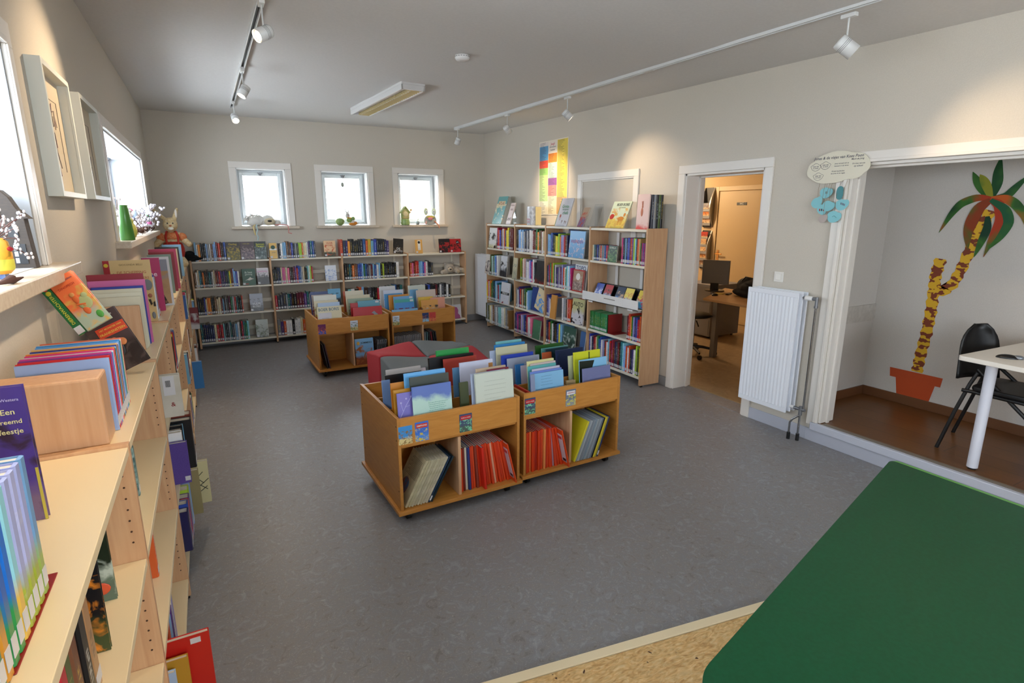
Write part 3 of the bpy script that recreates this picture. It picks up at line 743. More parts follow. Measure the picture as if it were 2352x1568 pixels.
rrow('bwnmregbbwfdrwsrmrmndmktcsrwrnvwlxy', 5.06 - .13, 4.068, 4, 3, h=.275, hv=.03)
def rf(label, u0, u1, k, h, mat, tilt=.1, t=.016, x=3.66, **kw):
    return face_book('information_book', label, u0 - u1 - .004, h, t, mat, (x, u0, RZ[k] + .001), -pi / 2, tilt, GR, None, 'book', **kw)
TB = ', tall bookcase'
o = rf('white book with black swirling animal, face-out on the first shelf of the corner-end bay' , 7.47, 7.215, 1, .29, art('#dcdcda', '#cfc9a0', '#141414', 5, .15, seed=21))
rf('blue book lettered in purple, face-out on the first shelf of the third bay', 5.375, 5.07, 1, .30, art('#5c9ed0', '#5896c8', '#c9b7c2', 9, seed=22, lo=.5, hi=.6), title=[('VRIENDEN', .5, .60, .8, '#8a2f74')])
rf('tall dark blue book standing behind the blue one, first shelf of the third bay', 5.62, 5.40, 1, .315, flat('#1d2a55', .35), x=3.80, title=[('O', .45, .8, .12, '#2f7f7a')])
rf('dark green jungle book, face-out beside the small comics in the doorway bay', 4.65, 4.50, 1, .17, art('#23402d', '#2f5a39', '#6d8f58', 12, seed=23), title=[('GORILLA', .5, .86, .7, '#c9d2c4')])
rf('white book with penguin shapes, leaning out of the corner-end bay, first of two', 7.47, 7.34, 2, .27, art('#d9d4ce', '#cfc4bb', '#3a2230', 8, seed=24), x=3.595, roll=.06)
rf('white book with orange birds, leaning out of the corner-end bay behind the penguin one', 7.50, 7.36, 2, .285, art('#dad8d2', '#d4d0c6', '#a55b38', 9, seed=25, lo=.5, hi=.6), x=3.615)
rf('white book with black zebra shape, face-out on the second shelf of the corner-end bay', 7.05, 6.85, 2, .29, art('#c9cbd0', '#2a2c33', '#15161a', 7, .35, seed=26), x=3.63)
rf('beige photo book hanging over the edge between the first two bays', 6.63, 6.52, 2, .29, art('#c5bb9c', '#a9a58a', '#7c8378', 7, seed=27), x=3.60)
rf('black book with white bottle and red block, face-out on the second shelf', 6.12, 5.90, 2, .29, art('#22252a', '#8c2a1e', '#191b1f', 4, .12, seed=28))
rf('white atlas lettered in blue behind the red framed book', 5.30, 5.06, 2, .305, flat('#d5d8dc', .35), x=3.69, title=[('TOPO', .5, .86, .8, '#27426f')])
o = rf('red framed picture book, face-out on the second shelf of the third bay', 5.285, 5.065, 2, .25, flat('#b03028', .35), x=3.66)
MB().box(.012, .20, -.0014, 0, .014, .236).build('cover_picture', art('#a8876e', '#7f6a66', '#b9a89c', 14, seed=29), o)
MB().cyl((.106, -.0022, .17), (.106, 0, .17), .04, n=20).build('cover_badge', flat('#e6e0da', .4), o)
o = rf('white book with black banner, face-out on the third shelf of the corner-end bay', 7.02, 6.76, 3, .30, art('#cfd0d6', '#c9cad2', '#8c3440', 4, seed=30, lo=.55, hi=.62), x=3.62)
b = MB().box(.0, .25, -.0016, 0, .13, .165).build('cover_banner', BLACK, o); text('SPREEUW', o, .13, -.0026, .147, w=.16, mat=flat('#dddddd', .4))
rf('tall blue book with portrait, face-out on the third shelf of the second bay', 6.285, 6.0, 3, .31, art('#2e4686', '#2a4180', '#4a4a55', 5, seed=31, lo=.5), x=3.70)
o = rf('beige and blue map book leaning across the third shelf of the second bay', 6.13, 5.90, 3, .28, art('#dccba6', '#d6c49c', '#5f9ad6', 4, .4, seed=32, lo=.45, hi=.5), x=3.66, roll=.30)
rf('orange-tan book sticking out past the shelf edge of the third bay', 5.655, 5.535, 3, .29, art('#c58a44', '#b9762e', '#8f4a20', 5, seed=33, lo=.55), x=3.60, spine=(1.0, '#c58a44'))
rf('white and olive car book with big black lettering, face-out on the third shelf', 5.29, 5.05, 3, .295, art('#c2bd8a', '#c9c6cc', '#2b272b', 4, .5, seed=34, lo=.48, hi=.5), x=3.66, title=[('AUTO', .5, .78, .82, '#1c1a1c')])
rf('green book lettered 100 at the end of the lowest shelf of the second bay', 6.13, 5.94, 4, .25, art('#4c7a5c', '#4a7558', '#7fa383', 6, seed=35, lo=.55), x=3.63)
rf('dark green fairy-tale book with pale cloud, face-out on the lowest shelf', 5.46, 5.20, 4, .28, art('#3a5a4e', '#2c4238', '#a8b5ae', 7, seed=36), x=3.66)
rf('slate blue book sticking out at the start of the doorway bay, lowest shelf', 5.05, 4.95, 4, .29, flat('#3d5f8f', .4), x=3.615)
o = MB()
o.box(0, .003, 0, .006, 0, .2); o.box(0, .19, 0, .006, 0, .20); o.box(0, .19, -.10, 0, 0, .003); o = o.build('bookend', flat('#8c1f1c', .45), loc=(3.67, 4.60, RZ[3] + .001), bevel=.002)
tag(o, 'dark red metal bookend holding up the row of green comics', 'bookend')
# DVDs in the sloping tray
DV = [(4.885, '#4a62b5', '#7f9be0', '#cfd6ef', 'blue'), (4.73, '#b0333b', '#8fc5e6', '#3a2a22', 'red and blue'), (4.53, '#2b3b55', '#3f7cc0', '#b79a82', 'dark'), (4.395, '#e0cf63', '#9fd0ea', '#c9685a', 'yellow and pale blue'), (4.195, '#d8c54a', '#3c9fd8', '#b9405a', 'bright blue')]
for i, (y, a, b_, c_, nm) in enumerate(DV):
    o = MB().box(0, .135, 0, .014, 0, .19).build('dvd_case', BLACK, loc=(3.655, y, .787), rot=(-.42, 0, -pi / 2), bevel=.002)
    MB().box(.006, .130, -.001, 0, .004, .186).build('cover_sheet', art(a, b_, c_, 9, .4, seed=40 + i), o)
    tag(o, '%s DVD case, %s along the white tray of the doorway bay' % (nm, ORD[i + 1]), 'dvd', 'dvds in the tray')
for i, y in enumerate((4.90, 4.78, 4.66, 4.54, 4.42, 4.30)):
    o = MB().box(0, .11, 0, .014, 0, .19).build('dvd_case', BLACK, loc=(3.70, y, .787), rot=(-.42, 0, -pi / 2), bevel=.002)
    tag(o, 'black DVD case standing behind the others, %s along the white tray' % ORD[i + 1], 'dvd', 'dvds in the tray')
# things on top of the tall bookcase (z 1.55)
ZT2 = 1.551
def topbook(label, y0, w, h, mat, x=3.665, tilt=.32, t=.014, **kw):
    return face_book('display_book', label, w, h, t, mat, (x, y0, ZT2), -pi / 2, tilt, 'books displayed on the tall bookcase', None, 'book', **kw)
o = topbook('large teal atlas with beige land shapes, leaning on top of the tall bookcase', 7.36, .29, .40, art('#5f9c9b', '#6aa6a2', '#d8c9a2', 5, .2, seed=50, lo=.5, hi=.52), roll=.0)
MB().box(.05, .25, -.0015, 0, .262, .33).build('title_plate', flat('#dcc9a0', .4), o); text('ATLAS', o, .15, -.003, .296, w=.17, h=.045, mat=flat('#8c3b1e', .4))
o = topbook('narrow pale pink book with small figures beside the teal atlas', 6.93, .13, .30, flat('#dcc6bd', .4), title=[('BOERDERIJ', .5, .88, .75, '#7a3b28'), ('KOE', .5, .68, .5, '#8a5a4a')])
m = MB()
for q in range(7): m.ell((.025 + q * .014, -.0008, .06 + .012 * (q % 3)), (.006, .001, .014), 8, 5)
m.build('cover_figures', BLACK, o)
# curved grey silvery book slipcase
m = MB(); n = 24; a = []; 
for i in range(n + 1):
    th = pi * i / n; a.append((-.02 - .045 * sin(th), -.088 * cos(th)))
m.prism(a + [(.07, .088), (.07, -.088)], 0, .235)
o = m.build('picture_book', noisy('#7f858e', '#a9b1bd', 30, .3, name='silver grey cover'), loc=(3.75, 6.33, ZT2)); tag(o, 'fat silver-grey book with red lettering standing half open', 'book')
o2 = MB().box(-.012, .068, -.098, -.0885, .004, .23).build('pages', flat('#dccf9c', .7), o)
text('WERELD', o, -.0665, 0, .075, w=.09, mat=flat('#b3333a', .4), rot=(pi / 2, 0, -pi / 2)); text('ATLAS', o, -.0665, 0, .04, w=.075, mat=flat('#b3333a', .4), rot=(pi / 2, 0, -pi / 2))
o = topbook('white cookery book with thin green lettering on a clear stand', 5.68, .25, .335, flat('#cfcdd2', .35), spine=(.03, '#4f8a3c'), title=[('Grote', .5, .70, .55, '#5c9a6c'), ('recepten', .55, .60, .5, '#7d9a88'), ('chefs', .62, .47, .45, '#5c9a6c')])
m = MB()
for (a, z, s, mi) in ((.07, .12, .022, 0), (.13, .06, .012, 1), (.19, .055, .012, 1), (.215, .05, .01, 1)): m.ell((a, -.001, z), (s * .7, .0015, s), 10, 6, m=mi); m.box(a - .003, a + .003, -.001, 0, z - s * 2.2, z, m=mi)
m.build('cover_figures', [flat('#b5523c', .4), flat('#7a5b4a', .4)], o)
topbook('small colourful comic with red title leaning on a clear stand', 5.22, .11, .23, art('#b59a82', '#7a6a8c', '#b8412f', 12, seed=51), tilt=.45)
o = topbook('pale green farmer picture book with yellow field, leaning on the doorway end', 4.71, .285, .285, art('#cfdcc4', '#e0c860', '#d2a95a', 6, .35, seed=52), tilt=.40, title=[('BOER BORIS', .58, .87, .68, '#232c33', .10), ('GAAT NAAR ZEE', .58, .76, .35, '#3a3a3a')])
m = MB(); m.ell((.05, -.001, .12), (.035, .002, .03), 12, 6, m=0); m.ell((.07, -.001, .17), (.013, .002, .016), 10, 6, m=1); m.ell((.20, -.001, .10), (.05, .002, .022), 12, 6, m=2); m.ell((.24, -.001, .14), (.016, .002, .02), 10, 6, m=2)
for q in (.17, .185, .21, .23): m.box(q, q + .006, -.001, 0, .03, .09, m=2)
m.build('cover_figures', [flat('#c0382c', .4), flat('#d8a77a', .4), flat('#c9822f', .4)], o)
o = topbook('pink picture book with red hare and poppies at the doorway end', 4.235, .17, .325, art('#e3c3bb', '#cf3d2c', '#c9402f', 5, .1, seed=53, lo=.7, hi=.8), tilt=.04)
m = MB(); m.ell((.075, -.001, .16), (.016, .002, .04), 12, 8); m.ell((.08, -.001, .21), (.01, .002, .015), 10, 6); m.tube([(.078, -.001, .22), (.07, -.001, .26)], .003); m.tube([(.083, -.001, .22), (.086, -.001, .262)], .003)
m.build('cover_hare', flat('#b9673f', .4), o)
for i, (c, nm) in enumerate((('d', 'charcoal'), ('a', 'grey'), ('k', 'black'), ('x', 'olive'), ('k', 'black'))):
    book('display_book', '%s photo book, %s of five slim ones behind the pink hare book' % (nm, ORD[i + 1]), .026, .165, .32, cover(c, i % 3), (3.705 + .029 * i, 4.063, ZT2), 0, 0, 'slim books at the doorway end', sticker=False)
def stand(label, x, y, z, rz, w=.12, h=.24, ang=.32):
    m = MB(); T = Matrix.Rotation(-ang, 4, 'X')
    m.box(0, w, .0, .003, 0, h, T=T); m.box(0, w, -.02, .14, -.0005, .0025); m.box(0, w, -.02, -.017, 0, .02)
    m.box(0, w, .085, .088, 0, .9 * h * cos(ang), T=None)
    tag(m.build('book_stand', ACRYL, loc=(x, y, z + .0006), rot=(0, 0, rz)), label, 'book stand', 'acrylic book stands')
stand('empty clear acrylic stand on top beside the small comic', 3.68, 5.02, 1.55, -pi / 2, .15, .26)
stand('clear acrylic stand behind the white cookery book', 3.685, 5.64, 1.55, -pi / 2, .16, .28)
stand('clear acrylic stand behind the farmer picture book', 3.685, 4.62, 1.55, -pi / 2, .16, .26, .40)
stand('clear acrylic stand behind the narrow pink book', 3.685, 6.91, 1.55, -pi / 2, .10, .24)

# ================================================================== BOOKS: long bookcase along the wall
GL = 'books in the long bookcase'
def lrow(codes, u0, u1, z, x, where, h=.2, d=.15, start=0, hv=.015, group=GL, noun='book', rz=pi / 2, **kw):
    row(codes, u0, u1, lambda u, b: (x - b, u, z + .0005), where, 'reading_book', noun, group, d=d, h=h, hv=hv, rz=rz, start=start, **kw)
def lf(label, x0, x1, y, z, h, mat, t=.012, tilt=.0, **kw):
    return face_book('reading_book', label, x1 - x0, h, t, mat, (x0, y, z), 0, tilt, GL, kw.pop('sticker', None), 'book', **kw)
LB = ['first bay', 'second bay', 'third bay', 'fourth bay', 'fifth bay', 'sixth bay', 'seventh bay', 'eighth bay']
# first visible bay
lrow('kbymrxukz', .80, 1.22, .785, -.275, 'second shelf, first bay, long bookcase', h=.2)
o = lf('dark book with orange and yellow flames and lettering, second shelf of the first bay', -.46, -.275, 1.30, .7855, .24, art('#16181c', '#3c4a2a', '#d8832a', 9, .3, seed=60), tilt=.05)
o = lf('dark green book with running boy in a red jacket, second shelf of the first bay', -.48, -.285, 1.49, .7855, .25, art('#1d2a1e', '#5d7060', '#b9c6ba', 6, .3, seed=61))
m = MB(); m.ell((.13, -.001, .13), (.017, .002, .026), 12, 8, m=0); m.ell((.132, -.001, .175), (.013, .002, .017), 12, 8, m=1); m.tube([(.125, -.001, .11), (.11, -.001, .075)], .006, m=2); m.tube([(.135, -.001, .11), (.155, -.001, .085), (.165, -.001, .075)], .006, m=2); m.ell((.132, -.0012, .186), (.014, .002, .009), 10, 6, m=2)
m.build('cover_figure', [flat('#8c2f24', .4), flat('#c99a7a', .4), flat('#1d1a1a', .4)], o)
m = MB(); m.ell((.165, -.001, .035), (.022, .0015, .017), 16, 6); m.build('cover_badge', flat('#cf5230', .4), o)
lrow('vrsgnymb', .85, 1.30, .45, -.28, 'third shelf, first bay, long bookcase')
# second bay
book('reading_book', 'teal speckled booklet, only one near the second bay shelf end', .03, .15, .17, noisy('#1f4a4c', '#9ab8b4', 60, .4, name='speckled cover'), (-.285, 2.06, .786), pi / 2, 0, GL)
lrow('wroagu', 1.72, 1.95, .785, -.31, 'second shelf, second bay, long bookcase', h=.19)
book('reading_book', 'red book standing alone on the third shelf of the second bay', .03, .15, .20, cover('r', 0), (-.275, 2.10, .451), pi / 2, 0, GL)
lrow('bywkv', 1.72, 1.95, .45, -.30, 'third shelf, second bay, long bookcase')
lrow('rsvwf', 2.02, 2.19, .10, -.255, 'lowest shelf, second bay, long bookcase', h=.22)
o = lf('large bright red book sticking out at the bottom of the second bay', -.36, -.135, 1.87, .1005, .245, flat('#bf2018', .35), t=.02)
MB().box(.17, .20, -.001, 0, .215, .235).build('cover_label', STICK, o)
lf('yellow-brown book in front of the large red one at the bottom', -.36, -.20, 1.835, .1005, .20, flat('#b88a2c', .4), t=.018)
lf('pale blue book in front of the yellow-brown one at the bottom', -.37, -.235, 1.80, .1005, .185, art('#a9bfdc', '#8fa9cf', '#c64a3a', 7, seed=62), t=.018)
# third bay
o = lf('greyish white book with barcode label sticking out of the third bay', -.38, -.178, 2.86, .7855, .20, noisy('#bdb8aa', '#c9c4b8', 12, .5, name='greyish cover'), t=.028)
MB().box(.135, .18, -.001, 0, .105, .195).build('barcode_label', STICK, o)
m = MB()
for q in range(9): m.box(.145 + q * .0022, .1462 + q * .0022, -.0018, -.0008, .145, .175)
m.build('barcode', BLACK, o); text('&', o, .165, -.0012, .06, h=.02, mat=flat('#8c2a28', .4), name='cover_sign')
lf('yellow and orange book leaning behind the barcode book', -.40, -.24, 2.92, .7855, .235, art('#e3c04a', '#d8602c', '#b9452a', 8, seed=63), t=.012, roll=-.2)
o = lf('purple dotted book sticking out on the third shelf of the third bay', -.36, -.186, 2.86, .4505, .205, noisy('#4f3a86', '#594393', 220, .4, name='purple dotted cover'), t=.026)
MB().box(.15, .172, -.001, 0, .012, .034).build('spine_label', STICK, o)
lrow('wkks', 2.905, 3.02, .45, -.20, 'third shelf, third bay, long bookcase', h=.25)
lrow('km', 3.03, 3.15, .45, -.165, 'third shelf, third bay, long bookcase', h=.27, start=4, d=.19)
lrow('nbrvls', 2.85, 3.17, .10, -.215, 'lowest shelf, third bay, long bookcase', h=.22)
lf('khaki book sticking out on the lowest shelf of the third bay', -.38, -.175, 3.22, .1005, .255, flat('#96875c', .5), t=.03)
o = lf('cream book with black grass blades on the lowest shelf of the third bay', -.36, -.133, 3.34, .1005, .25, flat('#cfc596', .45), t=.03)
m = MB()
for q, (a, b) in enumerate(((.16, .215), (.215, .17), (.17, .225), (.2, .16), (.15, .2))): m.tube([(a, -.0008, .06 + .02 * q), (b, -.0008, .10 + .022 * q)], .002, n=5)
m.build('cover_blades', flat('#222a1e', .5), o)
cs = ['wamokcnvu', 'kyrbdwfe', 'hrowknbg', 'wkrtaubo', 'srkwyvbe', 'brnwkgae']
for b in range(3, 8):
    for k, z in ((1, .785), (2, .45), (3, .10)):
        c = cs[(b * 2 + k) % 6]
        lrow(c[: 6 if k != 2 else 5], LY[b + 1] + .10, LY[b + 1] + (.36 if k != 2 else .30), z, -.215 - .02 * ((b + k) % 3), ['', 'second', 'third', 'lowest'][k] + ' shelf, ' + LB[b] + ', long bookcase', h=.22)
lf('bright blue book sticking out of the sixth bay low down', -.34, -.165, 5.75, .1005 + .0, .26, flat('#2f74b0', .4), t=.03)
lf('white book with dark red top edge sticking out of the seventh bay', -.34, -.168, 6.95, .4505, .24, art('#7a2028', '#c9c6c6', '#c9c6c6', 3, .25, seed=64), t=.02)
# ---- on top of the long bookcase (z 1.11)
ZL = 1.1105
GT = 'books on top of the long bookcase'
tb = dict(group=GT)
m = MB(); m.box(-.16, .035, -.20, .04, 0, .002); m.box(-.16, -.05, .04, .043, 0, .10)
o = m.build('bookend', flat('#8a1c18', .4), loc=(-.315, 1.045, ZL), bevel=.0015); tag(o, 'dark red metal bookend under the landscape books on the ledge', 'bookend')
LAND = [('#2f7a5a', '#2f86c8', 'teal and blue'), ('#c98a2c', '#2a7f6c', 'green and ochre'), ('#2f8a4c', '#2b63b8', 'deep blue'), ('#2c8f4a', '#1d6fd0', 'bright blue and green'), ('#d8b04a', '#8fd0e0', 'aqua and orange'),
        ('#9aa83c', '#a3acdc', 'lilac and olive'), ('#9aa83c', '#a9b0de', 'lilac and green'), ('#94a236', '#9fa8da', 'pale lilac'), ('#8fa850', '#6c9ac8', 'sky and moss')]
for i, (lo_, hi_, nm) in enumerate(LAND):
    y = .80 + i * .0275
    a_ = MB(); w = .025; d = .20; h = .225
    book('reading_book', '%s landscape-spined book, %s in the row beside the beech block' % (nm, ORD[i + 1]), w, .17, h, art(hi_, lo_, '#d8d8e4' if i > 4 else lo_, 4, .33, seed=70 + i, lo=.55, hi=.7), (-.283 - .004 * i * 0, y, ZL + .002), pi / 2, .05, GT)
o = lf('purple book lettered in pale yellow, cover towards the room, with yellow edge', -.505, -.335, 1.31, ZL, .275, art('#4b3a86', '#6f5a78', '#3a2a3f', 6, .25, seed=80), t=.016, title=[('Bette Westera', .82, .91, .27, '#b9b3dc'), ('Een', .84, .825, .12, '#d9d39a'), ('vreemd', .84, .755, .22, '#d9d39a'), ('feestje', .84, .685, .21, '#d9d39a')])
o['group'] = GT
m = MB(); m.box(.1655, .17, -.001, 0, 0, .11, m=1); m.ell((.105, -.001, .10), (.014, .002, .022), 12, 6, m=1); m.ell((.105, -.0012, .135), (.010, .002, .012), 12, 6, m=2); m.ell((.12, -.001, .04), (.028, .0016, .034), 12, 6, m=0); m.ell((.14, -.001, .12), (.009, .002, .02), 12, 6, m=3)
m.build('cover_figures', [flat('#4a4036', .5), flat('#b5a840', .5), flat('#4a2f22', .5), flat('#6f7a4a', .5)], o)
m = MB().prism([(.018, .19), (.028, .20), (.022, .185), (.023, .165), (.034, .155), (.02, .158), (.014, .17)], -.0012, 0, axis=1).build('cover_moon', flat('#d8d8ee', .5), o)
BLK = noisy('#c1956f', '#cca37f', 5, .45, (16, 16, .8), 5, .3, .7, name='beech block', spec=.4)
o = MB().box(-.50, -.278, 1.682, 1.79, ZL, ZL + .183).build('wooden_display_block', BLK, bevel=.006); tag(o, 'solid beech display block standing on the ledge before the thin magazines', 'display block')
MG = ['#8fa6d0', '#8c2a5c', '#7a3a86', '#c93a86', '#3f86cf', '#d8d8dc', '#d8327c', '#d87a2c', '#2a2a2c', '#7fb8dc', '#3c3a86', '#e0b060', '#4a3c8c', '#b9b8d8', '#5fa0d8', '#3f8ac8', '#4a8a4a', '#e0d8d0', '#cf6a50']
for i, c in enumerate(MG):
    nm = ['periwinkle', 'plum', 'purple', 'pink', 'blue', 'white', 'magenta', 'orange', 'black', 'light blue', 'indigo', 'golden', 'violet', 'lilac', 'sky blue', 'cobalt', 'leaf green', 'cream', 'coral'][i]
    w = .020 if i == 1 else .0115
    if i == 1: c = '#c81f24'; nm = 'broad red'
    book('magazine_book', '%s thin picture book leaning on the beech block' % nm, w, .20, .205 + .002 * (i % 4), flat(c, .35), (-.27 - .0 * i, 1.798 + i * .0138 + (.009 if i > 1 else 0), ZL), pi / 2, .10 if i > 3 else .06, 'thin books behind the beech block')
# clear stand with the tilted green and orange paperback
stand('clear acrylic stand holding up the tilted green and orange paperback', -.50, 2.42, ZL, 0, .13, .27, .25)
o = face_book('paperback', 'orange paperback with shiny green spine, title DINOPECH, tilted on the clear stand', .085, .195, .022, art('#e8713f', '#a9b8a0', '#d8a850', 7, .35, seed=81), (-.395, 2.33, 1.300), 0, .2, None, None, 'book', roll=-.52, title=[('DINOPECH', .5, .80, .6, '#a82a1c'), ('Geronimo Stilton', .5, .91, .75, '#4a3050')])
MB().box(-.026, .0, -.001, .022, .0, .195).build('spine', flat('#1c6a38', .2, coat=.6), o); MB().box(-.025, -.002, -.0022, -.001, .004, .030).build('spine_label', STICK, o)
text('DIERENWACHTERS', o, -.013, -.0025, .10, w=.12, mat=flat('#c9c83c', .4), rot=(pi / 2, -pi / 2, 0)); MB().ell((-.013, -.001, .180), (.008, .0015, .008), 12, 6).build('spine_dot', flat('#cf3a24', .4), o); MB().ell((-.013, -.001, .163), (.008, .0015, .008), 12, 6).build('spine_spot', flat('#d8c430', .4), o)
m = MB(); m.ell((.055, -.001, .085), (.022, .002, .024), 14, 8, m=0); m.ell((.066, -.001, .107), (.010, .002, .010), 12, 8, m=0); m.ell((.04, -.001, .105), (.010, .002, .018), 12, 8, m=1); m.ell((.038, -.0014, .125), (.008, .002, .008), 12, 8, m=3); m.ell((.045, -.001, .06), (.010, .002, .015), 12, 8, m=1); m.ell((.05, -.0014, .077), (.007, .002, .007), 12, 8, m=3); m.tube([(.03, -.001, .09), (.055, -.001, .08)], .0035, m=1); m.ell((.068, -.0012, .03), (.010, .002, .014), 12, 8, m=2)
m.build('cover_figures', [flat('#a9ad74', .5), flat('#d8662c', .5), flat('#4c9a3c', .5), flat('#c98a4a', .5)], o)
o = face_book('paperback', 'dark brown paperback with orange-red title plate, tipped over on the ledge', .125, .225, .022, art('#4a3a3a', '#2a2522', '#4f4440', 7, seed=82), (-.350, 2.42, 1.113), 0, .15, None, 'bl', 'book', roll=-.42, title=[('Geronimo Stilton', .55, .92, .6, '#d8d4cc')])
MB().box(.03, .125, -.0016, 0, .135, .172).build('title_plate', flat('#cf4426', .4), o); text('HET MONSTER VAN', o, .078, -.003, .162, w=.075, mat=flat('#e0c050', .4)); text('FRANKENSTEIN', o, .078, -.003, .146, w=.085, mat=flat('#e0c050', .4))
m = MB(); m.ell((.06, -.001, .085), (.022, .002, .034), 14, 8, m=0); m.ell((.085, -.001, .10), (.014, .002, .014), 12, 8, m=1); m.ell((.065, -.0014, .115), (.010, .002, .01), 12, 8, m=1)
m.build('cover_figures', [flat('#1c1a1c', .5), flat('#c97a42', .5)], o)
o = MB().box(-.47, -.288, 2.86, 2.885, ZL, ZL + .20).build('wooden_display_block', BLK, bevel=.004); tag(o, 'thin beech panel standing before the three cream picture books', 'display block')
for i, (x0, x1, h, c, nm) in enumerate(((-.475, -.283, .235, '#cfcab2', 'cream, inner'), (-.48, -.281, .25, '#d6d2bc', 'cream, middle'), (-.485, -.28, .262, '#d2cdb6', 'cream, outer'), (-.47, -.277, .27, '#2c3f9c', 'royal blue'), (-.485, -.270, .295, '#c9669c', 'rose pink'), (-.49, -.277, .32, '#8c2230', 'maroon'))):
    lf('%s picture book in the upright pack behind the thin beech panel' % nm, x0, x1, 2.90 + i * .033, ZL, h, flat(c, .4), t=.02)['group'] = GT
o = lf('large beige butterfly picture book with red spine standing on the ledge', -.495, -.285, 3.60, ZL, .345, art('#d3b884', '#cfb27c', '#c9ab76', 3, seed=83), t=.016, spine=(.13, '#a3202c'), title=[('GIOCONDA BELLI', .58, .93, .5, '#7a6440'), ('DE SCHEPPING', .58, .81, .62, '#a8623c'), ('VAN DE VLINDERS', .58, .72, .72, '#a8623c'), ('en meer vlinders', .58, .62, .45, '#7a6440')])
o['group'] = GT
m = MB(); m.prism([(.04, .28), (.045, .235), (.065, .21), (.055, .25)], -.0012, 0, axis=1, m=0); m.ell((.185, -.001, .21), (.022, .0015, .03), 14, 8, m=1); m.ell((.19, -.001, .15), (.010, .0015, .012), 12, 6, m=3); m.tube([(.185, -.001, .13), (.192, -.001, .10), (.205, -.001, .115), (.205, -.001, .09)], .006, m=2); m.ell((.195, -.001, .04), (.009, .0015, .02), 10, 6, m=1)
m.prism([(.105, .20), (.125, .205), (.14, .195), (.127, .212), (.13, .228), (.12, .212)], -.0012, 0, axis=1, m=3)
m.build('cover_figures', [flat('#2a4a30', .5), flat('#6f7478', .5), flat('#1c1a1a', .5), flat('#9a5a3c', .5)], o); MB().cyl((.013, -.002, .32), (.013, 0, .32), .010, n=14).build('spine_dot', flat('#d8bf30', .4), o)
lf('pink brochure with dark lines against the wall behind the butterfly book', -.515, -.40, 3.80, ZL, .33, flat('#c9868a', .4), t=.006)['group'] = GT
lrow('wbsrm', 3.72, 3.86, 1.11, -.285, 'the ledge behind the butterfly book, long bookcase', h=.24, d=.19, group=GT)
o = lf('magenta book with white lettering on the ledge behind the butterfly book', -.36, -.27, 4.02, ZL, .325, flat('#b52a62', .4), t=.03, title=[('the', .5, .7, .6, '#e6d0dc')]); o['group'] = GT
o = lf('white framed tan picture book upright on the fourth bay ledge', -.38, -.232, 4.25, ZL, .315, flat('#d6d6da', .4), t=.02); o['group'] = GT
MB().box(.008, .136, -.0012, 0, .012, .30).build('cover_picture', art('#8a8f9c', '#b9946a', '#b08c62', 3, .6, seed=84), o)
lf('black picture book leaning before the white framed one', -.34, -.25, 4.13, ZL, .20, art('#1c1a18', '#1c1a18', '#8a6a4a', 10, seed=85), t=.008, roll=-.35)['group'] = GT
for i, (x0, x1, y, h, c, nm) in enumerate(((-.41, -.26, 4.75, .27, '#b9935f', 'tan'), (-.40, -.25, 4.90, .29, '#7a8f86', 'grey-green'), (-.40, -.235, 5.02, .30, '#8c1f2a', 'dark red'), (-.41, -.225, 5.18, .315, '#b03a5a', 'crimson'),
                                       (-.42, -.24, 5.75, .285, '#d2c39a', 'beige'), (-.42, -.235, 5.95, .29, '#3a3230', 'dark brown'), (-.38, -.222, 6.2, .30, '#8fb6cc', 'pale blue'))):
    o = lf('%s picture book standing upright on the long ledge, cover towards the room' % nm, x0, x1, y, ZL, h, flat(c, .4), t=.03); o['group'] = GT
stand('clear acrylic stand shining on the ledge before the dark red book', -.46, 4.62, ZL, 0, .13, .24, .5)
# partial last bay to the corner
r = bpy.data.objects['long_bookcase']
for z in LZ: part(MB().box(-.50, -.237, 7.462, 7.885, z - .022, z), 'shelf', CREAM, r, .0015)

